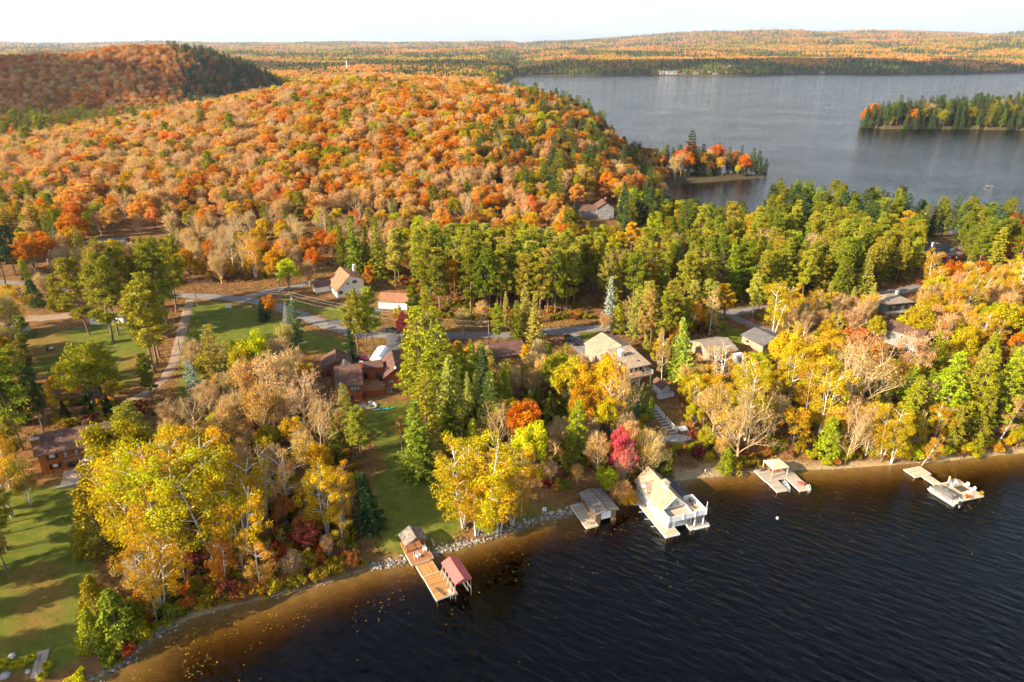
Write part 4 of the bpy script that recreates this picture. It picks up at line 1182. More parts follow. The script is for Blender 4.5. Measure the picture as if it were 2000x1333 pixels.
def other_houses():
    # tan-roofed bungalow with the white sunroom
    r, roof, loc, rz = simple_house('bungalow', 'tan-roofed bungalow with a small white sunroom at its corner', (1385, 712), (1434, 703), 9.2, 10, 3.3, 5.0, 'wall_tan', 'roof_taupe', 'x',
                                    [('f', 0, 6.6, 1.0, 1.6, 1.4, 'white', 'glass', 1), ('f', 0, 2.4, 1.0, 1.4, 1.4, 'white', 'glass', 1), ('r', 9.2, 4, 1.2, 1.2, 1.1)], None, 'the tan-roofed bungalow')
    Solid().box(8.0, 10.4, -2.6, -0.06, -1, 2.3).add('sunroom', 'white', r); window(r, 'f', -2.6, 9.2, 0.7, 1.2, 1.1, 'white', 'glass', 0); Solid().box(7.8, 10.6, -2.8, -0.07, 2.3, 2.45).add('sunroom_roof', 'white', r)
    Solid().box(-3.6, 0.5, 9.0, 13, 2.9, 3.1).add('carport_roof', 'roof_grey', r)
    for u in (-3.4, 0.3):
        for v in (9.2, 12.8): Solid().box(u - 0.08, u + 0.08, v - 0.08, v + 0.08, -1, 2.9).add('post', 'white', r)
    # grey garage
    r, roof, loc, rz = simple_house('grey_garage', 'low garage with plain grey roof beside the bungalow', (1470, 690), (1495, 684), 10, 9.2, 2.7, 4.2, 'wall_tan', 'roof_grey', 'y', [('l', 0, 6.6, 1.2, 0.9, 0.7, 'darkframe', 'glass', 0)], None, 'the grey-roofed garage', 2.2, -1.6, cat='garage')
    # right-hand cottages
    simple_house('sage_cottage', 'low sage green cottage with taupe hip roof under tall pines', (1724, 612), (1765, 604), 11.5, 9, 3.1, 5.0, 'wall_sage', 'roof_taupe', 'x', [('f', 0, 2.6, 0.8, 1.7, 1.6, 'wall_grey', 'glass', 1), ('f', 0, 5.8, 0.5, 2.4, 2.1, 'darkframe', 'glass', 1), ('f', 0, 9.2, 0.9, 1.6, 1.4, 'darkframe', 'glass', 1)],
                 (8.5, 9.3, 4.6, 5.4, 4.0, 5.6, 'concrete'), 'the sage green cottage', rz=math.radians(14), hipped=True, porch=True)
    simple_house('grey_cottage', 'grey two-storey cottage with brown roof among golden trees', (1790, 690), (1812, 676), 8.6, 10.5, 5.0, 6.5, 'wall_grey', 'roof_brown', 'y', [('f', 0, 5.2, 3.1, 1.5, 1.1, 'white', 'glass', 1), ('f', 0, 2.4, 3.2, 0.7, 0.8, 'white', 'glass', 0), ('f', 0, 4.6, 0.4, 2.2, 1.8, 'darkframe', 'glass', 1), ('l', 0, 5, 3.2, 1.2, 1.0, 'white', 'glass', 0)],
                 None, 'the grey two-storey cottage')
    r, roof, loc, rz = simple_house('gabled_house', 'grey-roofed house with white gable over red brick by the far lakeside', (1840, 512), (1890, 508), 11, 13, 3.0, 5.6, 'wall_pale', 'roof_slate', 'y', [('f', -0.06, 8.2, 0.9, 1.4, 1.1, 'white', 'glass', 1), ('f', -0.06, 3.0, 0.9, 1.6, 1.2, 'white', 'glass', 1)], (2.0, 2.7, 8, 8.7, 3.6, 6.1, 'concrete'), 'the white-gabled house')
    Solid().box(-0.05, 11.05, -0.06, 0.4, -1, 2.6).add('brick_facing', 'brick', r); Solid().box(-2.6, -0.1, 4, 12, 2.7, 2.95).add('lean_to_roof', 'roof_slate', r)
    r, roof, loc, rz = simple_house('hillside_house', 'tall grey house with brown roof tucked under the wooded hill', (1165, 428), (1195, 430), 9, 10, 5.4, 8.4, 'wall_grey', 'roof_brown', 'y', [('f', 0, 4.5, 3.6, 1.6, 1.4, 'white', 'glass', 1), ('f', 0, 2.2, 0.8, 1.4, 1.2, 'white', 'glass', 1), ('f', 0, 6.8, 0.8, 1.4, 1.2, 'white', 'glass', 1)], (5.2, 6.0, 7, 7.8, 6, 9.3), 'the tall grey hillside house')
    gable_x(r, -9.0, -0.05, 2, 5.5, 9, 4.0, 6.2, 4.0, 'wall_grey', 'roof_brown', 0.3, 0.2)
    simple_house('brown_house', 'brown house with a brown roof half hidden by spruces', (966, 716), (1018, 708), 10, 9.5, 2.9, 4.6, 'wall_darkwood', 'roof_brown', 'x', [('f', 0, 3.2, 0.9, 1.4, 1.1, 'white', 'glass', 1), ('f', 0, 7.6, 0.9, 1.0, 0.8, 'white', 'glass', 0)], None, 'the half-hidden brown house')
    simple_house('grey_bungalow', 'long low grey-roofed bungalow behind the pine stand', (1262, 512), (1338, 512), 17, 9, 2.8, 4.2, 'wall_grey', 'roof_grey', 'x', [('f', 0, 4, 0.9, 1.6, 1.1, 'white', 'glass', 1), ('f', 0, 11, 0.9, 1.6, 1.1, 'white', 'glass', 1)], None, 'the long grey bungalow')
    simple_house('small_shed', 'small shed with pale grey roof among dark spruces', (1280, 462), (1305, 462), 5, 6, 2.5, 4.0, 'wall_pale', 'roof_grey', 'y', [('f', 0, 2.5, 0.9, 0.9, 0.9, 'white', 'glass', 0)], None, 'the shed among the spruces', cat='shed')
    simple_house('maroon_cottage', 'dim cottage with maroon-brown roof behind the rail fence', (1128, 556), (1185, 554), 12, 8, 2.6, 4.2, 'wall_dim', 'roof_brown', 'x', [('f', 0, 9, 0.9, 1.3, 1.0, 'white', 'glass', 1)], None, 'the cottage with the maroon roof')
    simple_house('roadside_house', 'grey-roofed house at the wood edge behind the left pines', (176, 492), (224, 490), 14, 9, 2.8, 4.4, 'wall_dim', 'roof_grey', 'x', [('f', 0, 4, 0.9, 1.6, 1.1, 'white', 'glass', 1)], None, 'the grey-roofed house at the wood edge')
    simple_house('lakeside_house', 'dark wood house with brown roof among pines by the far bay', (1790, 452), (1836, 452), 12, 9, 4.2, 6.2, 'wall_dim', 'roof_brown', 'x', [('f', 0, 4, 0.9, 1.5, 1.6, 'white', 'glass', 1), ('f', 0, 8.6, 0.9, 1.5, 1.6, 'white', 'glass', 1)], (11.3, 12.2, 4, 5, 2, 7.6, 'white', 'white'), 'the dark wood house by the far bay')
    simple_house('peaked_cottage', 'cottage with steep pale grey roof among tan birches', (1892, 556), (1928, 556), 7.5, 8, 2.6, 6.6, 'wall_pale', 'roof_taupe', 'y', [('f', 0, 3.7, 2.6, 1.1, 1.2, 'white', 'glass', 1)], None, 'the steep grey-roofed cottage')
    simple_house('white_cabin', 'long white trailer home under the left-hand pines', (176, 634), (228, 634), 11, 4, 2.7, 3.2, 'wall_white', 'roof_grey', 'x', [('f', 0, 2, 1.0, 1.2, 0.9, 'white', 'glass', 1), ('f', 0, 6, 1.0, 1.2, 0.9, 'white', 'glass', 1), ('f', 0, 9, 1.0, 1.0, 0.9, 'white', 'glass', 0)], None, 'the white trailer home', cat='trailer')
    simple_house('edge_cottage', 'grey cottage at the very edge of the picture behind birches', (-40, 672), (18, 668), 11, 8, 2.6, 4.3, 'wall_pale', 'roof_grey', 'x', [('f', 0, 8.4, 0.9, 1.4, 1.1, 'white', 'glass', 1)], None, 'the grey cottage at the picture edge')
    # town on the far shore
    rg = random.Random(12)
    for k, (px, w, d, h, wl, rf, lb) in enumerate(((1312, 60, 16, 11, 'wall_white', 'roof_slate', 'long white lodge on the far shore'), (1338, 26, 16, 8, 'wall_white', 'roof_slate', 'shorter white lodge beside the long one on the far shore'),
                                                (1545, 46, 18, 9, 'wall_white', 'roof_grey', 'wide white building at the far bay'), (1568, 24, 14, 8, 'wall_dim', 'roof_slate', 'dark block beside the wide white far-bay building'), (1610, 20, 12, 7, 'wall_white', 'roof_taupe', 'small white far-shore cottage rightmost in the bay'),
                                                (1365, 20, 12, 8, 'wall_cream', 'roof_slate', 'cream far-shore house right of the lodges'), (1400, 18, 12, 7, 'wall_white', 'roof_slate', 'white far-shore house standing alone among conifers'), (1880, 20, 12, 8, 'wall_white', 'roof_slate', 'white house on the far shore beyond the peninsula'))):
        yy = 2640 if px < 1450 else (2780 if px < 1700 else 3120)
        x = (px - 1000) / FPX * (yy * _c + 80 * _s)
        while H1(x, yy) < 2.5: yy += 12
        r = thing('lodge', lb, 'building', (x, yy, H1(x, yy) - 0.5), rg.uniform(-0.15, 0.15))
        gable_x(r, -w / 2, w / 2, 0, d / 2, d, h, h + 4, h, wl, rf, 0.8, 0.8, 0.4)
        n = max(2, int(w / 6))
        for q in range(n): window(r, 'f', 0, -w / 2 + w * (q + 0.5) / n, h * 0.35, w / n * 0.55, h * 0.4, 'white', 'glass', 0)
    x = (678 - 1000) / FPX * (2300 * _c + 60 * _s); z0 = H1(x, 2300)
    t = thing('tower', 'thin white communications tower rising from the distant woods', 'tower', (x, 2300, z0))
    Solid().cyl((0, 0, -1), (0, 0, 34), 2.2, 8, 1.4).add('shaft', 'white', t); Solid().cyl((0, 0, 34), (0, 0, 38), 2.4, 8).add('head', 'wall_grey', t)
# ------------------------------------------------------------------ furniture, vehicles, boats
def adirondack(x, y, z, rz, mat, label, group='slatted garden chairs'):
    t = thing('garden_chair', label, 'chair', (x, y, z), rz, group)
    Solid().prism([(-0.35, 0.36), (0.25, 0.26), (0.25, 0.30), (-0.35, 0.40)], 'x', -0.28, 0.28).add('seat', mat, t)
    for k in range(5):
        u = -0.26 + k * 0.13; h = 1.0 + 0.08 * math.sin(math.pi * (k + 0.5) / 5)
        Solid().prism([(0.20, 0.26), (0.24, 0.26), (0.48, h), (0.44, h)], 'x', u - 0.055, u + 0.055).add('back_slat', mat, t)
    for s in (-1, 1):
        Solid().box(s * 0.36 - 0.07, s * 0.36 + 0.07, -0.42, 0.36, 0.55, 0.58).add('armrest', mat, t)
        Solid().box(s * 0.32 - 0.03, s * 0.32 + 0.03, -0.36, -0.26, 0, 0.55).add('leg', mat, t); Solid().prism([(-0.2, 0.3), (0.55, 0.0), (0.65, 0.0), (-0.1, 0.36)], 'x', s * 0.32 - 0.025, s * 0.32 + 0.025).add('leg', mat, t)

def wheel(t, x, y, r=0.36, w=0.24):
    o = Solid().cyl((x, y - w / 2, r), (x, y + w / 2, r), r, 14).add('wheel', 'tyre', t, False)
    s = 1 if y > 0 else -1
    Solid().cyl((x, y + s * (w / 2 - 0.02), r), (x, y + s * (w / 2 + 0.015), r), r * 0.6, 10).add('rim', 'rim', o)

def car(kind, label, x, y, rz, colr, name=None):
    """built along x, front towards +x"""
    z = H1(x, y)
    t = thing({'suv': 'suv', 'pickup': 'pickup_truck'}.get(kind, 'car'), label, {'pickup': 'truck'}.get(kind, 'car'), (x, y, z + 0.06), rz)
    pm = paint('paint_%s' % label.replace(' ', '_')[:24], colr)
    L = 5.7 if kind == 'pickup' else 4.6; w = 0.95 if kind == 'pickup' else 0.9
    if kind == 'pickup': low = [(-2.85, 0.5), (2.8, 0.5), (2.85, 0.95), (2.75, 1.12), (1.35, 1.18), (-2.85, 1.18)]
    else: low = [(-2.28, 0.42), (2.25, 0.42), (2.3, 0.75), (2.1, 0.92), (1.0, 1.02), (-2.2, 1.05), (-2.32, 0.8)]
    n = len(low); vs = []; 
    for yy, k in ((-w, 0.0), (-w + 0.07, 1.0), (w - 0.07, 1.0), (w, 0.0)):
        for (px, pz) in low: vs.append((px * (0.985 if k == 0 else 1), yy, pz if k else (pz - 0.06 if pz > 0.6 else pz + 0.03)))
    fs = [tuple(range(n)), tuple(range(4 * n - 1, 3 * n - 1, -1))]
    for q in range(3):
        for i in range(n): fs.append((q * n + i, (q + 1) * n + i, (q + 1) * n + (i + 1) % n, q * n + (i + 1) % n))
    body = Solid().poly(vs, fs).add('body', pm, t)
    if kind == 'pickup': cab = [(-0.75, 1.16), (1.45, 1.16), (0.75, 1.82), (-0.55, 1.84)]
    elif kind == 'suv': cab = [(-2.15, 1.02), (1.15, 1.0), (0.45, 1.66), (-1.9, 1.68)]
    else: cab = [(-1.75, 1.02), (1.05, 1.0), (0.3, 1.45), (-1.15, 1.46)]
    def slab(prof, y0, y1, inset):
        a = prof; vs = [(p, y0, q) for p, q in a[:2]] + [(p, y0 + inset, q) for p, q in a[2:]] + [(p, y1, q) for p, q in a[:2]] + [(p, y1 - inset, q) for p, q in a[2:]]
        return Solid().poly(vs, [(0, 1, 2, 3), (7, 6, 5, 4), (0, 4, 5, 1), (1, 5, 6, 2), (2, 6, 7, 3), (3, 7, 4, 0)])
    slab(cab, -w + 0.08, w - 0.08, 0.16).add('window', 'glass', t)
    rp = [(cab[3][0] + 0.02, cab[3][1] - 0.10), (cab[2][0] + 0.02, cab[2][1] - 0.10), (cab[2][0] - 0.05, cab[2][1] + 0.03), (cab[3][0] + 0.05, cab[3][1] + 0.03)]
    slab(rp, -w + 0.20, w - 0.20, 0.05).add('roof', pm, t)
    for s in (-1, 1):
        for a, b in ((cab[1], cab[2]), (cab[0], cab[3])): Solid().bar((a[0], s * (w - 0.08), a[1]), (b[0], s * (w - 0.23), b[1]), 0.07).add('pillar', pm, t)
        Solid().box(cab[1][0] - 0.45, cab[1][0] - 0.3, s * (w + 0.09) - 0.09, s * (w + 0.09) + 0.09, 1.05, 1.2).add('mirror', pm, t)
        Solid().box(L / 2 - 0.10, L / 2 + 0.02, s * 0.62 - 0.2, s * 0.62 + 0.2, 0.72, 0.9).add('headlight', 'lamp', t); Solid().box(-L / 2 - 0.04, -L / 2 + 0.06, s * 0.72 - 0.12, s * 0.72 + 0.12, 0.78, 1.0).add('tail_light', 'taillamp', t)
        for xx in (L * 0.31, -L * 0.31): wheel(t, xx, s * (w - 0.1), 0.40 if kind == 'pickup' else 0.34)
    if kind == 'pickup':
        Solid().box(-2.72, -0.85, -w + 0.14, w - 0.14, 1.175, 1.19).add('truck_bed', 'black', t)
        for s in (-1, 1): Solid().box(-2.8, -0.85, s * (w - 0.07) - 0.06, s * (w - 0.07) + 0.06, 1.18, 1.34).add('bed_rail', pm, t)
        Solid().box(-2.86, -2.78, -w + 0.05, w - 0.05, 0.7, 1.33).add('tailgate', pm, t)
    Solid().box(L / 2 - 0.02, L / 2 + 0.08, -w + 0.08, w - 0.08, 0.45, 0.62).add('bumper', 'rim', t)
    KEEP_OUT.append((x, y, 3.0))

def hull(L, w, h, name, mat, parent, flare=0.25, n=12):
    """open double ended shell with thickness"""
    def ring(t, k):
        s = math.sin(math.pi * min(max(t, 0.015), 0.985)) ** 0.62; ww = w * s * k; zz = h * (1 + 0.55 * (2 * t - 1) ** 4)
        return [(-ww, zz), (-ww * 0.8, h * 0.35), (-ww * 0.35, 0.03 + (1 - k) * 0.25), (ww * 0.35, 0.03 + (1 - k) * 0.25), (ww * 0.8, h * 0.35), (ww, zz)]
    S = Solid(); out = []; inn = []
    for i in range(n + 1):
        t = i / n
        for p, q in ring(t, 1.0): out.append((p, (t - 0.5) * L, q))
        for p, q in ring(t, 0.88): inn.append((p, (t - 0.5) * L * 0.985, q + 0.0))
    m = 6; fs = []
    for i in range(n):
        for j in range(m - 1):
            fs.append((i * m + j, i * m + j + 1, (i + 1) * m + j + 1, (i + 1) * m + j)); b = (n + 1) * m
            fs.append((b + (i + 1) * m + j, b + (i + 1) * m + j + 1, b + i * m + j + 1, b + i * m + j))
        for j in (0, m - 1): fs.append((i * m + j, (i + 1) * m + j, (n + 1) * m + (i + 1) * m + j, (n + 1) * m + i * m + j))
    return S.poly(out + inn, fs).add(name, mat, parent)

# ------------------------------------------------------------------ boathouses and docks
def on(loc, rz, u, v): c, s = math.cos(rz), math.sin(rz); return loc[0] + u * c - v * s, loc[1] + u * s + v * c

def brown_boathouse():
    loc, rz, W = frame_at((1164, 1020), (1204, 1010), 0.5); loc = (loc[0], loc[1], 0)
    r = thing('brown_boathouse', 'weathered brown boathouse with a white door over the water', 'boathouse', loc, rz)
    Solid().prism([(0, 0.45), (1.15, 0.45), (1.15, 2.55), (3.45, 2.55), (3.45, 0.45), (4.6, 0.45), (4.6, 2.55), (2.3, 3.05), (0, 2.55)], 'y', 0, 0.16).add('front_wall', 'wall_darkwood', r)
    for a, b in ((0, 0.16), (4.44, 4.6)): Solid().box(a, b, 0.17, 7.2, 0.45, 2.58).add('side_wall', 'wall_darkwood', r)
    Solid().prism([(0, 0.45), (4.6, 0.45), (4.6, 2.55), (2.3, 3.05), (0, 2.55)], 'y', 7.05, 7.2).add('back_wall', 'wall_darkwood', r)
    roof = Solid().prism([(-0.45, 2.5), (2.3, 3.1), (5.05, 2.5), (5.05, 2.66), (2.3, 3.26), (-0.45, 2.66)], 'y', -0.5, 7.6).add('roof', 'roof_cedar', r)
    Solid().box(2.2, 2.4, -0.5, 7.6, 3.24, 3.30).add('ridge_cap', 'wall_dim', roof)
    d = Solid()
    for k in range(4): d.box(1.18, 3.42, 0.05, 0.12, 0.75 + k * 0.45, 0.75 + k * 0.45 + 0.43)
    d.add('garage_door', 'white', r)
    for v in (1.4, 3.8, 5.8): Solid().box(-0.05, 0.0, v - 0.45, v + 0.45, 1.1, 2.0).add('shutter', 'wall_dim', r)
    dock_section(r, -2.7, -0.1, -1.1, 6.8, 0.55, 'deck_pale', 'x')
    for u in (0.5, 4.1):
        for v in (0.3, 3.5, 6.9): Solid().box(u - 0.45, u + 0.45, v - 0.4, v + 0.4, -1.8, 0.44).add('crib', 'timber', r)
    keep(loc, rz, -3, 6, -1, 8); mark('the brown boathouse', loc, rz, 1, 6)

def white_boathouse():
    loc, rz, W = frame_at((1308, 1033), (1355, 1022), 0.5); loc = (loc[0], loc[1], 0)
    r = thing('white_boathouse', 'large white boathouse with sand-coloured roof, cupola and balcony over the water', 'boathouse', loc, rz)
    x0, x1, xm = -0.7, 4.9, 2.0
    # lower storey, hollow with a garage door
    Solid().box(x0, 1.15, 0, 0.2, 0.5, 3.15).add('front_wall', 'wall_white', r); Solid().box(3.75, x1, 0, 0.2, 0.5, 3.15).add('front_wall', 'wall_white', r); Solid().box(1.16, 3.74, 0, 0.2, 2.6, 3.15).add('lintel', 'wall_white', r)
    Solid().box(x0, x0 + 0.2, 0.21, 13, 0.3, 3.6).add('side_wall', 'wall_white', r); Solid().box(x1 - 0.2, x1, 0.21, 13, 0.3, 3.6).add('side_wall', 'wall_white', r); Solid().box(x0, x1, 12.8, 13.0, 0.3, 3.6).add('back_wall', 'wall_white', r)
    d = Solid()
    for k in range(4): d.box(1.2, 3.7, 0.06, 0.13, 0.62 + k * 0.5, 0.62 + k * 0.5 + 0.48)
    d.add('garage_door', 'wall_pale', r); Solid().box(3.9, 4.7, -0.05, 0.0, 0.6, 2.7).add('door', 'wall_grey', r); Solid().box(x0 + 0.35, x0 + 1.2, -0.05, 0.0, 0.6, 2.7).add('door', 'wall_grey', r)
    # upper storey
    yF = 2.6
    Solid().prism([(x0, 3.2), (x1, 3.2), (x1, 3.75), (xm, 6.35), (x0, 3.75)], 'y', yF, 12.9).add('upper_wall', 'wall_white', r)
    s = 2.65 / 2.8
    roof = Solid().prism([(x0 - 0.5, 3.3), (xm, 6.4), (x1 + 0.45, 3.35), (x1 + 0.45, 3.55), (xm, 6.62), (x0 - 0.5, 3.5)], 'y', yF - 0.7, 13.5).add('roof', 'roof_tan', r)
    Solid().prism([(x0 - 0.55, 3.22), (xm, 6.3), (x1 + 0.5, 3.26), (x1 + 0.5, 3.42), (xm, 6.56), (x0 - 0.55, 3.38)], 'y', yF - 0.8, yF - 0.72).add('barge_board', 'white', roof)
    g = Solid().prism([(xm - 1.5, 3.6), (xm + 1.5, 3.6), (xm + 1.5, 4.5), (xm, 5.75), (xm - 1.5, 4.5)], 'y', yF - 0.1, yF - 0.01).add('window', 'white', r); Solid().prism([(xm - 1.35, 3.7), (xm + 1.35, 3.7), (xm + 1.35, 4.42), (xm, 5.55), (xm - 1.35, 4.42)], 'y', yF - 0.14, yF - 0.11).add('pane', 'glass_pale', g)
    # darker roof strip beyond the ridge edge and the flat roofed side room
    Solid().box(x1 + 0.01, 7.2, 4.6, 12.6, 0.3, 3.0).add('side_room', 'wall_white', r); Solid().prism([(x1 + 0.1, 3.3), (7.5, 2.95), (7.5, 3.1), (x1 + 0.1, 3.45)], 'y', 4.4, 12.8).add('side_roof', 'roof_slate', r)
    window(r, 'r', 7.2, 7, 1.2, 1.1, 1.0, 'white', 'glass', 0); window(r, 'r', 7.2, 10, 1.2, 1.1, 1.0, 'white', 'glass', 0)
    # cupola
    c = Solid().box(xm - 0.6, xm + 0.6, 5.6, 6.8, 5.9, 7.35).add('cupola', 'white', roof)
    Solid().poly([(xm - 0.85, 5.35, 7.35), (xm + 0.85, 5.35, 7.35), (xm + 0.85, 7.05, 7.35), (xm - 0.85, 7.05, 7.35), (xm, 6.2, 8.15)], [(3, 2, 1, 0), (0, 1, 4), (1, 2, 4), (2, 3, 4), (3, 0, 4)]).add('cupola_roof', 'roof_tan', c)
    for sd in (-1, 1): Solid().box(xm + sd * 0.62 - 0.03, xm + sd * 0.62 + 0.03, 5.9, 6.5, 6.7, 7.2).add('louvre', 'glass_pale', c)
    # dormer on the left slope
    dm = Solid().prism([(8.0, 3.6), (10.6, 3.6), (10.6, 4.4), (9.3, 5.6), (8.0, 4.4)], 'x', x0 - 0.2, 1.2).add('dormer', 'white', roof)
    Solid().prism([(7.6, 4.15), (9.3, 5.75), (11.0, 4.15), (11.0, 4.32), (9.3, 5.93), (7.6, 4.32)], 'x', x0 - 0.55, 1.55).add('dormer_roof', 'roof_tan', roof)
    window(r, 'l', x0 - 0.2, 9.3, 3.75, 1.0, 0.9, 'white', 'glass', 1)
    for v in (11.6, 10.4, 6.6, 4.0, 1.6): window(r, 'l', x0, v, 1.4, 0.6, 0.9, 'white', 'glass', 0)
    for v in (5.2, 2.6): Solid().box(x0 - 0.12, x0 - 0.01, v - 0.08, v + 0.08, 2.2, 2.5).add('lantern', 'darkframe', r)
    # balcony over the boat door
    boards(r, x0 - 0.3, 7.4, -1.0, yF - 0.15, 3.28, 'deck_pale', 'x'); Solid().box(x0 - 0.3, 7.4, -1.0, yF - 0.16, 3.16, 3.22).add('balcony_floor', 'white', r); boards(r, x1 + 0.5, 7.4, yF - 0.14, 4.3, 3.28, 'deck_pale', 'x', name='balcony_boards')
    for (a, b, cc, dd) in ((x0 - 0.42, 7.5, -1.12, -1.0), (x0 - 0.42, x0 - 0.3, -0.99, yF - 0.75), (7.4, 7.52, -0.99, 4.3), (x1 + 0.5, 7.39, 4.2, 4.32)): Solid().box(a, b, cc, dd, 3.0, 4.25).add('parapet', 'white', r)
    for u in (x0 - 0.36, 2.2, 4.95, 7.46): Solid().box(u - 0.12, u + 0.12, -1.18, -0.94, 2.95, 4.45).add('newel_post', 'white', r)
    for u in (5.2, 7.2): Solid().box(u - 0.1, u + 0.1, -0.9, -0.7, 0.5, 3.0).add('post', 'white', r)
    Solid().cyl((7.46, -1.06, 4.4), (7.46, -1.06, 6.1), 0.06, 6).add('lamp_post', 'white', r)
    # docks on both sides
    dock_section(r, x0 - 1.35, x0 - 0.05, -2.0, 12.8, 0.5, 'deck_pale', 'x', 'white'); dock_section(r, x0 + 0.05, 1.1, -2.0, -0.05, 0.5, 'deck_pale', 'x', 'white'); dock_section(r, 4.75, 8.3, -1.5, 4.4, 0.5, 'deck_grey', 'x', 'white')
    dock_section(r, 3.9, 4.65, -1.5, -0.05, 0.5, 'deck_pale', 'x', 'white')
    for k in range(4): Solid().cyl((x0 - 1.4, 1.6 + k * 2.5, 0.45), (x0 - 2.8, 1.5 + k * 2.5, 0.75), 0.05, 6).add('mooring_whip', 'white', r)
    Solid().box(1.3, 3.6, 0.4, 11, -1.5, 0.1).add('slip', 'black', r)
    for k in range(6): Solid().cyl((5.1 + k * 0.6, -1.62, 0.1), (5.1 + k * 0.6, -1.62, 0.45), 0.1, 6).add('fender', 'white', r)
    for u in (8.0, 8.3): 
        Solid().cyl((u - 0.3, -1.55, -0.6), (u - 0.3, -1.55, 1.3), 0.04, 6).add('ladder_rail', 'metal', r)
    keep(loc, rz, -2, 9, -2, 14); mark('the white boathouse', loc, rz, 2, 12)
    x, y = on(loc, rz, 5.6, 1.0); adirondack(x, y, 0.52, rz + 2.8, 'redplastic', 'red slatted chair under the white boathouse balcony')
    for k, (u, v) in enumerate(((5.9, 1.2), (6.4, 3.0))):
        x, y = on(loc, rz, u, v); adirondack(x, y, 3.3, rz + 0.4, 'fabric_cover', ('dark slatted chair at the front of the boathouse balcony', 'dark slatted chair by the back parapet of the boathouse balcony')[k])

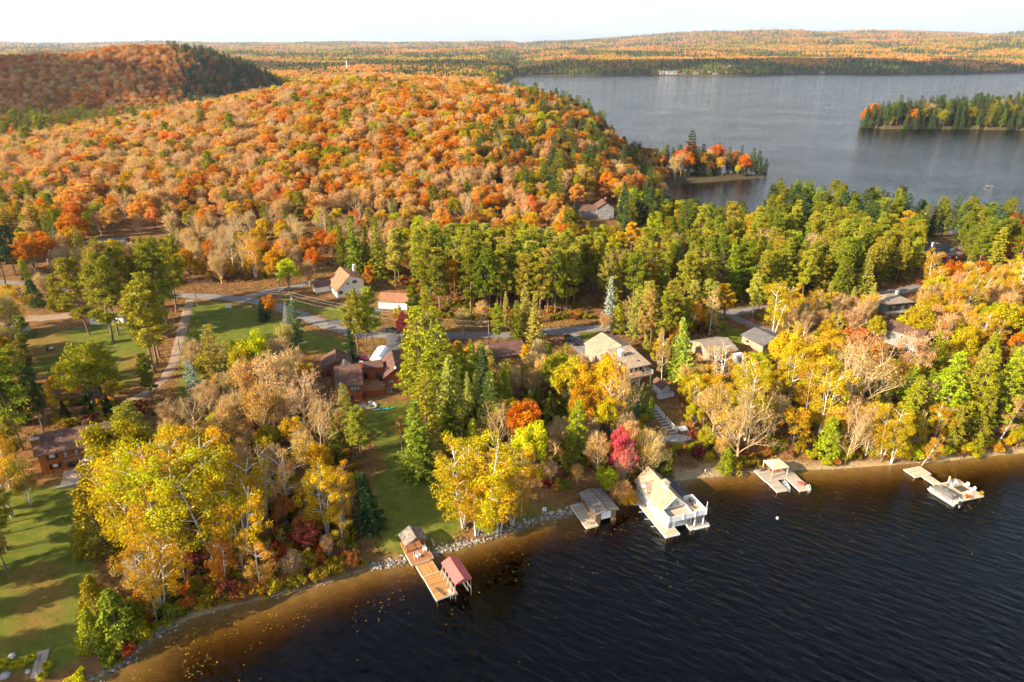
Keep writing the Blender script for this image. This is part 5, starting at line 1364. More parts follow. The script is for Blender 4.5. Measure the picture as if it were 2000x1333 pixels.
def red_canopy_dock():
    loc, rz, W = frame_at((856, 1171), (891, 1158), 0.6); loc = (loc[0], loc[1], 0)
    r = thing('orange_dock', 'new orange-wood dock stepping down from the central lawn', 'dock', loc, rz)
    dock_section(r, -0.35, 3.5, 0, 6.4, 0.62, 'deck_new', 'x'); dock_section(r, -0.45, 2.7, 6.55, 10.0, 0.62, 'deck_new', 'y'); dock_section(r, -1.2, 3.1, 10.1, 13.4, 0.95, 'deck_red', 'x')
    Solid().box(-1.1, 3.0, 10.0, 10.09, 0.62, 0.78).add('step', 'deck_red', r); Solid().box(0, 2.4, 9.7, 9.98, 0.63, 0.79).add('step', 'timber', r)
    keep(loc, rz, -2, 4, -1, 18); mark('the orange dock', loc, rz, 1, 13)
    # shelter on the shore end
    x, y = on(loc, rz, 0, 0)
    g = thing('dock_shelter', 'open timber shelter with grey shingle roof at the lawn end of the orange dock', 'shelter', loc, rz)
    boards(g, -1.2, 3.1, 13.5, 16.8, 1.25, 'deck_red', 'x')
    Solid().box(-1.2, 3.1, 13.44, 16.8, -0.6, 1.19).add('base', 'timber', g)
    for u in (-0.85, 2.8):
        for v in (13.6, 16.6): Solid().box(u - 0.09, u + 0.09, v - 0.09, v + 0.09, 1.25, 3.15).add('post', 'timber', g)
    rf = Solid().prism([(-1.3, 2.95), (1.0, 4.2), (3.3, 2.95), (3.3, 3.1), (1.0, 4.36), (-1.3, 3.1)], 'y', 13.0, 17.1).add('roof', 'roof_cedar', g)
    for v in (13.6, 16.6):
        Solid().box(-0.95, 2.9, v - 0.07, v + 0.07, 3.0, 3.18).add('beam', 'timber', g); Solid().bar((1.0, v, 3.15), (1.0, v, 4.15), 0.12).add('king_post', 'timber', g)
        for s in (-1, 1): Solid().bar((1.0 + s * 0.9, v, 3.15), (1.0, v, 3.75), 0.1).add('strut', 'timber', g)
    for u in (-0.85, 2.8): railing(g, [(u, 13.7), (u, 16.5)], 1.25, 0.95, 'timber', 0.2)
    railing(g, [(-0.8, 16.6), (2.7, 16.6)], 1.25, 0.95, 'timber', 0.2); Solid().box(-0.6, 2.5, 15.8, 16.4, 1.26, 1.7).add('bench', 'timber', g)
    # boat lift under the red canopy
    k = thing('boat_lift_canopy', 'faded red fabric boat canopy on white legs beside the orange dock', 'canopy', loc, rz)
    cx0, cx1, cm, cy0, cy1 = 3.0, 6.3, 4.65, -0.8, 5.6
    Solid().prism([(cx0, 3.05), (cx0 + 0.03, 3.2), (cm, 3.92), (cx1 - 0.03, 3.2), (cx1, 3.05), (cx1 + 0.03, 3.22), (cm, 3.98), (cx0 - 0.03, 3.22)], 'y', cy0, cy1).add('fabric', 'fabric_red', k)
    for v in (cy0 + 0.02, cy1 - 0.06): Solid().prism([(cx0 + 0.05, 3.1), (cx1 - 0.05, 3.1), (cm, 3.88)], 'y', v, v + 0.04).add('end_flap', 'fabric_red', k)
    for v in np.linspace(cy0 + 0.4, cy1 - 0.4, 5):
        for u in (cx0 + 0.15, cx1 - 0.15): Solid().cyl((u, v, -0.8), (u, v, 3.15), 0.045, 6).add('leg', 'metal', k)
        Solid().cyl((cx0 - 0.45, v, 0.64), (cx0 + 0.15, v, 2.9), 0.03, 5).add('strut', 'white', k); Solid().cyl((cx0 + 0.15, v, 3.1), (cx1 - 0.15, v, 3.1), 0.03, 5).add('crossbar', 'metal', k)
    for u in (cx0 + 0.6, cx1 - 0.6): Solid().box(u - 0.12, u + 0.12, cy0 + 0.5, cy1 - 0.5, 0.15, 0.4).add('bunk', 'fabric_cover', k)
    for u in (cx0 + 0.15, cx1 - 0.15): Solid().cyl((u, cy0 + 0.3, 0.9), (u, cy1 - 0.3, 0.9), 0.05, 6).add('side_rail', 'metal', k)
    mark('the red boat canopy', loc, rz, 4.6, 3)
    # small things on the deck
    for q, (u, v, a, lb) in enumerate(((0.6, 11.6, 0.3, 'white slatted chair next to the red flag on the orange dock'), (2.3, 12.6, -0.2, 'white slatted chair at the shelter side of the orange dock'))):
        x, y = on(loc, rz, u, v); adirondack(x, y, 0.97, rz + a, 'white', lb)
    x, y = on(loc, rz, -0.4, 11.0)
    f = thing('flag', 'small red flag on a pole on the orange dock', 'flag', (x, y, 0.96), rz); Solid().cyl((0, 0, 0), (0, 0, 2.2), 0.03, 6).add('pole', 'white', f); Solid().poly([(0.03, 0, 1.2), (0.30, 0.08, 1.25), (0.30, 0.06, 2.1), (0.03, 0, 2.1), (0.03, 0.03, 1.2), (0.30, 0.11, 1.25), (0.30, 0.09, 2.1), (0.03, 0.03, 2.1)], [(0, 1, 2, 3), (7, 6, 5, 4), (0, 4, 5, 1), (1, 5, 6, 2), (2, 6, 7, 3), (3, 7, 4, 0)]).add('cloth', 'redplastic', f)
    x, y = on(loc, rz, 1.1, 1.5)
    l = thing('ladder', 'dark ladder lying flat on the orange dock', 'ladder', (x, y, 0.66), rz + 0.35)
    for u in (-0.2, 0.2): Solid().box(u - 0.04, u + 0.04, -1.3, 1.3, 0, 0.07).add('rail', 'wall_dim', l)
    for v in np.linspace(-1.1, 1.1, 6): Solid().box(-0.16, 0.16, v - 0.05, v + 0.05, 0.0, 0.05).add('rung', 'wall_dim', l)
    x, y = on(loc, rz, 2.5, 1.0)
    b = thing('swim_ladder', 'white swim ladder folded at the end of the orange dock', 'ladder', (x, y, 0.64), rz)
    for u in (-0.22, 0.22): Solid().cyl((u, 0.3, 0.05), (u, -1.05, 0.05), 0.03, 6).add('rail', 'white', b); Solid().cyl((u, -1.05, 0.05), (u, -1.12, -1.0), 0.03, 6).add('rail', 'white', b)
    for v in (0.2, -0.2, -0.6): Solid().box(-0.22, 0.22, v - 0.06, v + 0.06, 0.02, 0.07).add('rung', 'white', b)

def gazebo_dock():
    loc, rz, W = frame_at((1520.5, 960), (1539, 957), 0.6); loc = (loc[0], loc[1], 0)
    r = thing('forked_dock', 'pale wooden dock with two arms and a tan gazebo', 'dock', loc, rz)
    dock_section(r, -0.35, 2.25, 0, 4.1, 0.6, 'deck_grey', 'x'); dock_section(r, -0.6, 7.6, 4.2, 8.5, 0.6, 'deck_grey', 'x'); dock_section(r, 4.7, 7.5, -0.9, 4.1, 0.6, 'deck_grey', 'x')
    keep(loc, rz, -1, 8, -1, 9); mark('the forked dock', loc, rz, 3, 8)
    g = thing('gazebo', 'tan canvas-roofed gazebo standing on the forked dock', 'gazebo', loc, rz)
    X0, X1, Y0, Y1 = 1.2, 5.5, 4.6, 8.5
    for u in (X0 + 0.2, X1 - 0.2):
        for v in (Y0 + 0.2, Y1 - 0.2): Solid().box(u - 0.1, u + 0.1, v - 0.1, v + 0.1, 0.6, 2.95).add('post', 'deck_pale', g)
    ym = (Y0 + Y1) / 2
    Solid().poly([(X0, Y0, 2.9), (X1, Y0, 2.9), (X1, Y1, 2.9), (X0, Y1, 2.9), (X0, Y0, 2.98), (X1, Y0, 2.98), (X1, Y1, 2.98), (X0, Y1, 2.98), (X0 + 1.5, ym, 4.25), (X1 - 1.5, ym, 4.25)], [(3, 2, 1, 0), (0, 1, 5, 4), (1, 2, 6, 5), (2, 3, 7, 6), (3, 0, 4, 7), (4, 5, 9, 8), (6, 7, 8, 9), (5, 6, 9), (7, 4, 8)]).add('roof', 'canvas', g)
    for a, b in (((X0 + .2, Y0 + .2), (X1 - .2, Y0 + .2)), ((X0 + .2, Y1 - .2), (X1 - .2, Y1 - .2)), ((X0 + .2, Y0 + .2), (X0 + .2, Y1 - .2)), ((X1 - .2, Y0 + .2), (X1 - .2, Y1 - .2))): Solid().bar((*a, 2.82), (*b, 2.82), 0.12).add('beam', 'deck_pale', g)
    for q, (u, v, a, lb) in enumerate(((2.7, 6.9, 0.1, 'red slatted chair under the gazebo, on its shoreward-left side'), (4.1, 6.9, -0.1, 'red slatted chair under the gazebo, on its right side'), (6.0, 1.2, 2.4, 'red slatted chair inner of the pair on the right dock arm'), (6.7, 0.6, 3.4, 'red slatted chair outer of the pair on the right dock arm'))):
        x, y = on(loc, rz, u, v); adirondack(x, y, 0.62, rz + a, 'redplastic', lb)
    x, y = on(loc, rz, 0.9, 8.0)
    p = thing('dock_box', 'dark storage box on the shore end of the forked dock', 'box', (x, y, 0.61), rz); Solid().box(-0.4, 0.4, -0.3, 0.3, 0, 0.55).add('body', 'wall_dim', p); Solid().box(-0.43, 0.43, -0.33, 0.33, 0.55, 0.62).add('lid', 'fabric_cover', p)
    x, y = on(loc, rz, 3.35, 2.0)
    c = thing('canoe', 'grey rowing canoe moored between the arms of the forked dock', 'canoe', (x, y, -0.12), rz - 0.25); hull(4.6, 0.62, 0.5, 'hull', 'metal', c)
    for v in (-1.0, 0.1, 1.1): Solid().box(-0.5, 0.5, v - 0.13, v + 0.13, 0.36, 0.41).add('thwart', 'white', c)
    x, y = on(loc, rz, 7.0, -0.75)
    b = thing('dock_ladder', 'white ladder at the tip of the right dock arm', 'ladder', (x, y, 0.6), rz)
    for u in (-0.22, 0.22): Solid().cyl((u, 0.4, 0.0), (u, 0.4, 0.9), 0.035, 6).add('rail', 'white', b); Solid().cyl((u, 0.4, 0.9), (u, -0.28, 0.7), 0.035, 6).add('rail', 'white', b); Solid().cyl((u, -0.28, 0.7), (u, -0.33, -1.0), 0.035, 6).add('rail', 'white', b)
    for v in (0.1, -0.2): Solid().box(-0.22, 0.22, -0.36, -0.26, v - 0.03, v + 0.03).add('rung', 'white', b)

def pontoon_dock():
    loc, rz, W = frame_at((1887, 976), (1920, 969), 0.6); loc = (loc[0], loc[1], 0)
    r = thing('float_dock', 'pale dock widening to a square platform with white chairs', 'dock', loc, rz)
    dock_section(r, -3.8, 0.7, 9.9, 13.1, 0.6, 'deck_pale', 'x'); dock_section(r, -2.0, -0.2, 6.45, 9.75, 0.6, 'deck_pale', 'x'); dock_section(r, -0.9, 4.8, 0, 6.3, 0.6, 'deck_pale', 'x')
    keep(loc, rz, -5, 5, -1, 14); mark('the square platform dock', loc, rz, 0, 13)
    for q, (u, v, a, lb) in enumerate(((1.3, 4.9, 0.2, 'white slatted chair nearest the tall post on the platform'), (2.6, 5.2, -0.3, 'white slatted chair in the far corner of the platform'), (3.9, 3.6, -1.4, 'white slatted chair on the right edge of the platform'), (3.9, 2.0, -1.7, 'white slatted chair nearest the corner planter on the platform'), (2.4, 1.5, 3.0, 'white slatted chair facing away from the lake on the platform'))):
        x, y = on(loc, rz, u, v); adirondack(x, y, 0.62, rz + a, 'white', lb)
    x, y = on(loc, rz, 2.4, 3.4); m = thing('outdoor_rug', 'dark brown rug between the white chairs on the platform', 'rug', (x, y, 0.625), rz); Solid().box(-1.1, 1.1, -0.9, 0.9, 0, 0.015).add('pile', 'wall_dim', m); Solid().box(-1.2, 1.2, -1.0, 1.0, -0.004, 0.009).add('border', 'black', m)
    x, y = on(loc, rz, 0.4, 5.2); m = thing('mooring_post', 'thick pale mooring post on the square platform', 'post', (x, y, 0.6), rz); Solid().cyl((0, 0, 0), (0, 0, 0.7), 0.17, 8).add('sleeve', 'wall_dim', m); Solid().cyl((0, 0, 0.7), (0, 0, 2.4), 0.16, 8).add('shaft', 'edge_pale', m)
    for q, (u, v, lb) in enumerate(((2.0, 6.0, 'potted yellow plant at the far edge of the platform'), (4.5, 0.4, 'potted yellow plant on the outer corner of the platform'), (0.6, 0.4, 'potted orange plant by the pontoon boat stern'))):
        x, y = on(loc, rz, u, v); m = thing('planter', lb, 'plant', (x, y, 0.61), rz, 'potted plants on the platform'); Solid().cyl((0, 0, 0), (0, 0, 0.42), 0.22, 10, 0.3).add('pot', 'wall_dim', m)
        b = link('foliage', PROTO['shrub'][q]['crown'], m); b.scale = (0.36, 0.36, 0.34); b.location = (0, 0, 0.15); b['tint'] = TINT['gold' if q < 2 else 'orange']
    # pontoon boat with its grey cover
    x, y = on(loc, rz, -3.0, 2.6)
    p = thing('pontoon_boat', 'pontoon boat under a dark grey cover moored by the platform', 'boat', (x, y, 0), rz + 0.1)
    for u in (-1.0, 1.0):
        Solid().cyl((u, -3.2, 0.12), (u, 2.6, 0.12), 0.34, 10).add('pontoon', 'metal', p); Solid().cyl((u, 2.6, 0.12), (u, 3.5, 0.3), 0.34, 10, 0.06).add('pontoon_nose', 'metal', p)
    Solid().box(-1.3, 1.3, -3.2, 3.0, 0.45, 0.58).add('deck', 'edge_pale', p)
    for (a, b, cc, d) in ((-1.26, -1.2, -2.5, 2.9), (1.2, 1.26, -2.5, 2.9), (-1.2, 1.2, 2.84, 2.9), (-1.2, 1.2, -2.5, -2.44)): Solid().box(a, b, cc, d, 0.58, 1.15).add('fence', 'edge_pale', p)
    V = []; Fc = []; nx, ny = 11, 15
    for j in range(ny):
        for i in range(nx):
            a = -1 + 2 * i / (nx - 1); b = -1 + 2 * j / (ny - 1)
            hgt = 1.2 + 0.75 * (1 - abs(a) ** 2.6) * (1 - abs(b) ** 5) + 0.22 * math.exp(-((b + 0.55) / 0.25) ** 2) * (1 - a * a) + 0.05 * math.sin(9 * b + 3 * a)
            V.append((a * 1.36, b * 2.62 + 0.15, hgt - 0.35 * (max(abs(a), abs(b)) > 0.99)))
    for j in range(ny - 1):
        for i in range(nx - 1): k = j * nx + i; Fc.append((k, k + 1, k + nx + 1, k + nx))
    n = len(V); V += [(v[0] * 0.985, v[1] * 0.985, v[2] - 0.05) for v in V]; Fc += [tuple(q + n for q in f[::-1]) for f in Fc]
    Solid().poly(V, Fc).add('cover', 'fabric_cover', p, True)
    Solid().bar((-0.05, -2.3, 1.95), (0.05, 2.6, 1.95), 0.05).add('cover_seam', 'edge_pale', p)
    for u in (-0.9, 0.9): Solid().cyl((u, -2.9, 0.58), (u, -2.7, 1.3), 0.04, 6).add('grab_rail', 'white', p)
    m = Solid().box(-0.28, 0.28, -3.9, -3.25, 0.35, 1.15).add('outboard_motor', 'black', p); Solid().box(-0.1, 0.1, -3.7, -3.4, -0.5, 0.35).add('shaft', 'metal', m)

# ------------------------------------------------------------------ roads, poles, garden things
def strip(name, pts, w, mat, lift=0.06, kind='structure', seg=1.0):
    pts = [np.array(p[:2]) for p in pts]; P = []
    for a, b in zip(pts[:-1], pts[1:]):
        n = max(1, int(np.linalg.norm(b - a) / seg))
        for k in range(n): P.append(a + (b - a) * k / n)
    P.append(pts[-1]); P = np.array(P)
    for _ in range(6): P[1:-1] = 0.5 * P[1:-1] + 0.25 * (P[:-2] + P[2:])
    T = np.gradient(P, axis=0); T /= np.linalg.norm(T, axis=1)[:, None]; N = np.stack([-T[:, 1], T[:, 0]], 1)
    m = 7; offs = np.linspace(-0.5, 0.5, m)
    ww = w * (1 + 0.05 * np.sin(np.arange(len(P)) * 0.9) + 0.10 * (vnoise(P[:, 0] / 3.1, P[:, 1] / 3.1, 6) - 0.5) + 0.10 * (vnoise(P[:, 0] / 9, P[:, 1] / 9, 16) - 0.5))
    X = P[:, None, 0] + N[:, None, 0] * offs[None] * ww[:, None]; Y = P[:, None, 1] + N[:, None, 1] * offs[None] * ww[:, None]
    Z = HZ(X.ravel(), Y.ravel()).reshape(X.shape) + lift; Z[:, 0] -= lift * 1.6; Z[:, -1] -= lift * 1.6
    i = np.arange(len(P) - 1)[:, None] * m + np.arange(m - 1)[None]
    o = link(name, new_mesh(name, np.stack([X.ravel(), Y.ravel(), Z.ravel()], 1), [np.stack([i, i + m, i + m + 1, i + 1], -1).reshape(-1, 4)], [MATS[mat]], smooth=True))
    tag(o, kind=kind)
    for p in P[::2]: KEEP_OUT.append((p[0], p[1], w / 2))
    return o

def roads():
    def asph(k, c, c2):
        m = NT(k, 0.9, 0.2); n = m.noise(0.35, 5, 0.65, m.coords()); n2 = m.noise(6, 3, 0.7, m.coords())
        MATS[k] = m.col(m.mix(m.math('MULTIPLY', m.math('GREATER_THAN', n2, 0.63), 0.5), m.ramp(n, [(0.3, c), (0.7, c2)]), (0.36, 0.19, 0.08)))
    asph('asphalt', (0.15, 0.138, 0.135), (0.24, 0.215, 0.20)); asph('gravel', (0.20, 0.13, 0.085), (0.38, 0.27, 0.19)); asph('dark_asphalt', (0.085, 0.085, 0.09), (0.14, 0.135, 0.13))
    P = lambda L: [at(*q) for q in L]
    strip('road', P([(-60, 548), (60, 556), (200, 572), (370, 578), (450, 582), (520, 592), (590, 616), (650, 640), (710, 654), (790, 655), (900, 655), (1000, 655), (1100, 645), (1200, 640), (1320, 628), (1420, 612), (1500, 602), (1620, 596), (1800, 560)]), 5.6, 'asphalt', 0.07)
    strip('side_road', P([(470, 584), (530, 568), (600, 556), (625, 550)]), 5.0, 'asphalt', 0.11)
    strip('gravel_drive', P([(372, 586), (362, 620), (350, 670), (338, 715), (318, 745), (280, 772), (240, 790)]), 3.3, 'gravel', 0.09)
    strip('yard_path', P([(30, 622), (80, 622), (140, 616), (210, 610)]), 6.0, 'gravel', 0.08)
    strip('driveway', P([(768, 652), (770, 675), (760, 700), (735, 715), (712, 712)]), 5.2, 'dark_asphalt', 0.12)
    strip('driveway', P([(760, 596), (720, 615), (690, 625), (640, 632)]), 4.6, 'dark_asphalt', 0.10)
    strip('driveway', P([(1110, 645), (1120, 665), (1140, 685), (1160, 695)]), 6.0, 'asphalt', 0.11)
    strip('driveway', P([(1420, 612), (1450, 628), (1480, 640), (1510, 648)]), 4.5, 'asphalt', 0.10)

def utility_pole(label, px, py, h=10.0, arms=1, can=False):
    x, y, z = at(px, py)
    t = thing('utility_pole', label, 'pole', (x, y, z), 0.5)
    Solid().cyl((0, 0, -1), (0, 0, h), 0.16, 8, 0.10).add('shaft', 'pole', t)
    for k in range(arms):
        a = Solid().box(-1.2, 1.2, -0.06, 0.06, h - 0.6 - k * 1.2, h - 0.45 - k * 1.2).add('crossarm', 'pole', t)
        for u in (-1.1, 0.0, 1.1): Solid().cyl((u, 0, h - 0.45 - k * 1.2), (u, 0, h - 0.25 - k * 1.2), 0.05, 6).add('insulator', 'white', a)
    if can: Solid().cyl((0.3, -0.1, h - 2.6), (0.3, -0.1, h - 1.6), 0.28, 10).add('transformer', 'metal', t)
    KEEP_OUT.append((x, y, 1.2))
    return np.array([x, y, z]), h

def wires(A, B, label, dz=(0.25,), lat=(0.0,)):
    (a, ha), (b, hb) = A, B
    d = (b - a)[:2]; n = np.array([-d[1], d[0]]) / (np.linalg.norm(d) + 1e-9)
    for q, (zz, l) in enumerate(zip(dz, lat)):
        t = np.linspace(0, 1, 14); p0 = a + [n[0] * l, n[1] * l, ha - zz]; p1 = b + [n[0] * l, n[1] * l, hb - zz]
        P = p0 * (1 - t)[:, None] + p1 * t[:, None]; P[:, 2] -= 1.0 * 4 * t * (1 - t) * np.linalg.norm(d) / 45
        v, f = tube(P, np.full(14, 0.035), 4)
        tag(link('power_cable', new_mesh('power_cable', v, [f], [MATS['wire']])), label + (', upper line', ', middle line', ', lower line')[q], 'cable', 'overhead cables along the road')

def garden():
    pl = [utility_pole('tall utility pole at the top of the gravel drive', 386, 600, 10, 1), utility_pole('utility pole with grey transformer beside the road', 573, 622, 9, 1, True), utility_pole('utility pole hidden among the roadside pines', 808, 668, 9, 1),
          utility_pole('slim utility pole near the brown house', 955, 680, 9, 1), utility_pole('leaning pole halfway down the gravel drive', 358, 715, 8, 0), utility_pole('utility pole in front of the grey-roofed wood-edge house', 106, 548, 8.5, 0), utility_pole('utility pole at the foot of the orange hillside', 420, 538, 9, 0)]
    wires(pl[0], pl[1], 'overhead cable from the drive pole to the transformer pole', (0.25, 0.25, 2.4), (-1.0, 1.0, 0.0)); wires(pl[1], pl[2], 'overhead cable from the transformer pole to the roadside pines', (0.25, 0.25, 2.2), (-1.0, 1.0, 0)); wires(pl[2], pl[3], 'overhead cable running behind the red house', (0.25, 2.0), (0, 0.3)); wires(pl[5], pl[0], 'overhead cable across the left lawns', (0.4,), (0,))
    for p_, nm_ in zip(pl, ('the drive pole', 'the transformer pole', 'the pole among the roadside pines', 'the slim pole', None, 'the pole on the left lawns', 'the hill-foot pole')):
        if nm_: mark(nm_, p_[0])
    for nm_, q_ in (('the rail fence', (1088, 606)), ('the black pickup', (763, 650)), ('the lawn sign', (447, 605)), ('the hot tub', (1333, 843)), ('the fire pit', (728, 795)), ('the black SUV', (1109, 664)), ('the lawn tractor', (99, 684)), ('the shore sign', (1063, 1004))):
        mark(nm_, at(*q_))
    # vehicles
    x, y, _ = at(763, 650); car('pickup', 'black pickup truck parked on the road near the crimson tree', x, y, math.radians(171), (0.018, 0.019, 0.022))
    x, y, _ = at(1109, 664); car('suv', 'black SUV parked nearest the road on the lake house drive', x, y, math.radians(100), (0.012, 0.012, 0.014))
    x, y, _ = at(1121, 672); car('car', 'black hatchback parked beside the black SUV', x, y, math.radians(104), (0.02, 0.02, 0.024))
    x, y, z = at(1155, 687)
    t = thing('wheelie_bin', 'dark wheelie bin beside the garage of the deck house', 'bin', (x, y, z + 0.12), 0.4); Solid().prism([(-0.28, 0.08), (0.28, 0.08), (0.34, 1.0), (-0.34, 1.0)], 'y', -0.33, 0.33).add('body', 'black', t); Solid().box(-0.37, 0.37, -0.37, 0.37, 1.0, 1.08).add('lid', 'fabric_cover', t)
    for s in (-1, 1): Solid().cyl((0.25, s * 0.3, 0.1), (0.25, s * 0.36, 0.1), 0.1, 8).add('wheel', 'tyre', t)
    # signs
    def board(name, label, px, py, w, h, leg, lines):
        x, y, z = at(px, py); t = thing(name, label, 'sign', (x, y, z), 0.05)
        for u in (-w * 0.4, w * 0.4): Solid().box(u - 0.04, u + 0.04, -0.04, 0.04, -0.4, leg + h * 0.6).add('leg', 'white', t)
        p = Solid().box(-w / 2, w / 2, -0.10, -0.05, leg, leg + h).add('panel', 'white', t)
        return t
    board('lawn_sign', 'white sign board on two legs on the lawn by the drive', 447, 605, 1.9, 1.1, 0.7, 2)
    t = board('shore_sign', 'small white sign with a dark emblem by the stone shore', 1063, 1004, 0.8, 0.9, 0.8, 0)
    Solid().box(-0.14, 0.14, -0.125, -0.102, 1.15, 1.45).add('emblem', 'fabric_cover', t)
    x, y, z = at(497, 604); t = thing('mailbox', 'brown wooden mailbox stand at the road edge', 'mailbox', (x, y, z), 0.3); Solid().box(-0.35, 0.35, -0.25, 0.25, 0.5, 1.3).add('box', 'wall_darkwood', t); Solid().box(-0.1, 0.1, -0.1, 0.1, -0.3, 0.5).add('post', 'timber', t); Solid().box(-0.4, 0.4, -0.3, 0.3, 1.3, 1.38).add('roof', 'roof_brown', t)
    x, y, z = at(594, 566); t = thing('lamp_post', 'garden lamp post with two white globes left of the cream house', 'lamp', (x, y, z), 0); Solid().cyl((0, 0, -0.3), (0, 0, 2.6), 0.06, 6).add('post', 'darkframe', t)
    for u in (-0.3, 0.3): Solid().ball((u, 0, 2.7 + (0.5 if u > 0 else 0)), 0.22).add('globe', 'white', t, True)
    # ride-on mower on the left lawn
    x, y, z = at(99, 684); t = thing('lawn_tractor', 'cream and black lawn tractor on the shaded left lawn', 'mower', (x, y, z), 0.2)
    Solid().prism([(-0.9, 0.3), (0.9, 0.3), (0.95, 0.75), (0.3, 0.85), (-0.9, 0.6)], 'y', -0.42, 0.42).add('body', 'edge_pale', t); Solid().box(-0.7, -0.2, -0.3, 0.3, 0.6, 0.72).add('seat', 'black', t); Solid().box(-0.75, -0.65, -0.3, 0.3, 0.72, 1.15).add('backrest', 'black', t); Solid().bar((0.25, 0, 0.8), (0.05, 0, 1.15), 0.05).add('steering_column', 'black', t)
    for u, rr in ((-0.6, 0.38), (0.7, 0.26)):
        for s in (-1, 1): Solid().cyl((u, s * 0.42, rr), (u, s * 0.62, rr), rr, 10).add('wheel', 'tyre', t)
    # garden border on the left lawn: low hedge of stones
    x, y, z = at(125, 640); t = thing('stump', 'orange-brown tree stump at the edge of the gravel yard', 'stump', (x, y, z), 0); Solid().cyl((0, 0, -0.3), (0, 0, 1.4), 0.42, 9, 0.34).add('trunk', 'brickorange', t); Solid().cyl((0, 0, 1.4), (0.1, 0, 2.0), 0.16, 6, 0.05).add('stub', 'timber', t)
    # rail fence under the pines
    a = at(1064, 606); b = at(1112, 606); rzf = math.atan2(b[1] - a[1], b[0] - a[0]); L = math.hypot(b[0] - a[0], b[1] - a[1])
    t = thing('rail_fence', 'brown wooden rail fence in the shade under the pines', 'fence', a, rzf)
    for k in range(9): Solid().box(L * k / 8 - 0.09, L * k / 8 + 0.09, -0.09, 0.09, -0.4, 1.7).add('post', 'timber', t)
    for zz in (0.35, 0.8, 1.25, 1.6): Solid().box(-0.1, L + 0.1, -0.14, -0.095, zz, zz + 0.14).add('rail', 'timber', t)
    for k in range(24): Solid().box(L * (k + 0.3) / 24, L * (k + 0.5) / 24, -0.17, -0.145, 0.2, 1.75).add('picket', 'wall_darkwood', t)
    # stairs with white rails below the deck house
    a = at(1279, 798); b = at(1322, 846)
    d = np.array(b) - np.array(a); L = math.hypot(d[0], d[1]); rzs = math.atan2(d[1], d[0])
    t = thing('garden_stairs', 'dark garden stairs with white railings running down to the stone terrace', 'stairs', a, rzs)
    n = 18
    for k in range(n):
        zz = d[2] * k / n; Solid().box(L * k / n, L * (k + 1) / n + 0.05, -2.0, -0.05, zz - 0.5, zz + 0.16).add('tread', 'stone' if k % 2 else 'wall_dim', t)
    for (s0, s1) in ((0.0, 0.44), (0.52, 1.0)):
        S = Solid(); m = 14
        for k in range(m + 1):
            f = s0 + (s1 - s0) * k / m; big = k in (0, m, m // 2); S.bar((L * f, 0, d[2] * f), (L * f, 0, d[2] * f + 1.25), 0.11 if big else 0.05)
        for hh in (0.2, 1.2): S.bar((L * s0, 0, d[2] * s0 + hh), (L * s1, 0, d[2] * s1 + hh), 0.1)
        S.add('railing', 'white', t)
    keep(a, rzs, 0, L, -3, 1, 2.0); mark('the garden stairs', a, rzs, L / 2, -1)
    x, y, z = at(1333, 843); t = thing('hot_tub', 'square hot tub with pale cover at the foot of the stairs', 'hot tub', (x, y, z), 0.25); Solid().box(-1.0, 1.0, -1.0, 1.0, -0.3, 0.75).add('tub', 'wall_darkwood', t); Solid().box(-1.06, 1.06, -1.06, 1.06, 0.75, 0.9).add('cover', 'white', t)
    x, y, z = at(1318, 855); tp = Solid(); pts = [at(*q)[:2] for q in ((1288, 850), (1345, 848), (1358, 858), (1330, 866), (1292, 862))]
    tag(link('stone_terrace', Solid().prism([(p[0], p[1]) for p in pts[::-1]], 'z', z - 0.6, z + 0.12).mesh('stone_terrace', 'stone')), kind='structure')
    KEEP_OUT.append((x, y, 3.5))
    # kayaks, fire pit and terrace in front of the red house
    for k, (px, py, mt, lb, a) in enumerate(((744, 801, 'bluep', 'blue kayak lying on the lawn before the red house', 0.15), (760, 799, 'tealp', 'teal kayak lying on the lawn beside the blue one', 0.35))):
        x, y, z = at(px, py); t = thing('kayak', lb, 'kayak', (x, y, z), a - math.pi / 2)
        n = 10; vs = []; fs = []
        for i in range(n + 1):
            tt = i / n; s = math.sin(math.pi * min(max(tt, 0.02), 0.98)) ** 0.7
            for j in range(8): vs.append((0.36 * s * math.cos(j * math.pi / 4), (tt - 0.5) * 3.2, 0.2 + 0.19 * s * math.sin(j * math.pi / 4)))
        for i in range(n):
            for j in range(8): fs.append((i * 8 + j, i * 8 + (j + 1) % 8, (i + 1) * 8 + (j + 1) % 8, (i + 1) * 8 + j))
        Solid().poly(vs, fs + [tuple(range(7, -1, -1)), tuple(range(n * 8, n * 8 + 8))]).add('hull', mt, t, True); Solid().cyl((0, 0.1, 0.33), (0, 0.1, 0.41), 0.26, 10).add('cockpit', 'black', t)
    x, y, z = at(728, 795); t = thing('fire_pit', 'round stone fire pit on the lawn before the red house', 'fire pit', (x, y, z))
    for k in range(11):
        a = k * 2 * math.pi / 11; Solid().ball((1.0 * math.cos(a), 1.0 * math.sin(a), 0.18), 0.32, 6, 0.8).add('stone', 'stone', t)
    for k, (px, py, lb) in enumerate(((733, 792, 'white slatted chair beside the fire pit, nearer the kayaks'), (723, 789, 'white slatted chair behind the fire pit'))):
        x, y, z = at(px, py); adirondack(x, y, z, 2.5 + k, 'white', lb)
    p = [at(*q) for q in ((688, 792), (712, 788), (722, 800), (700, 806))]
    tag(link('flagstone_terrace', Solid().prism([(q[0], q[1]) for q in p[::-1]], 'z', p[0][2] - 0.8, max(q[2] for q in p) + 0.08).mesh('flagstone_terrace', 'patio')), kind='structure')
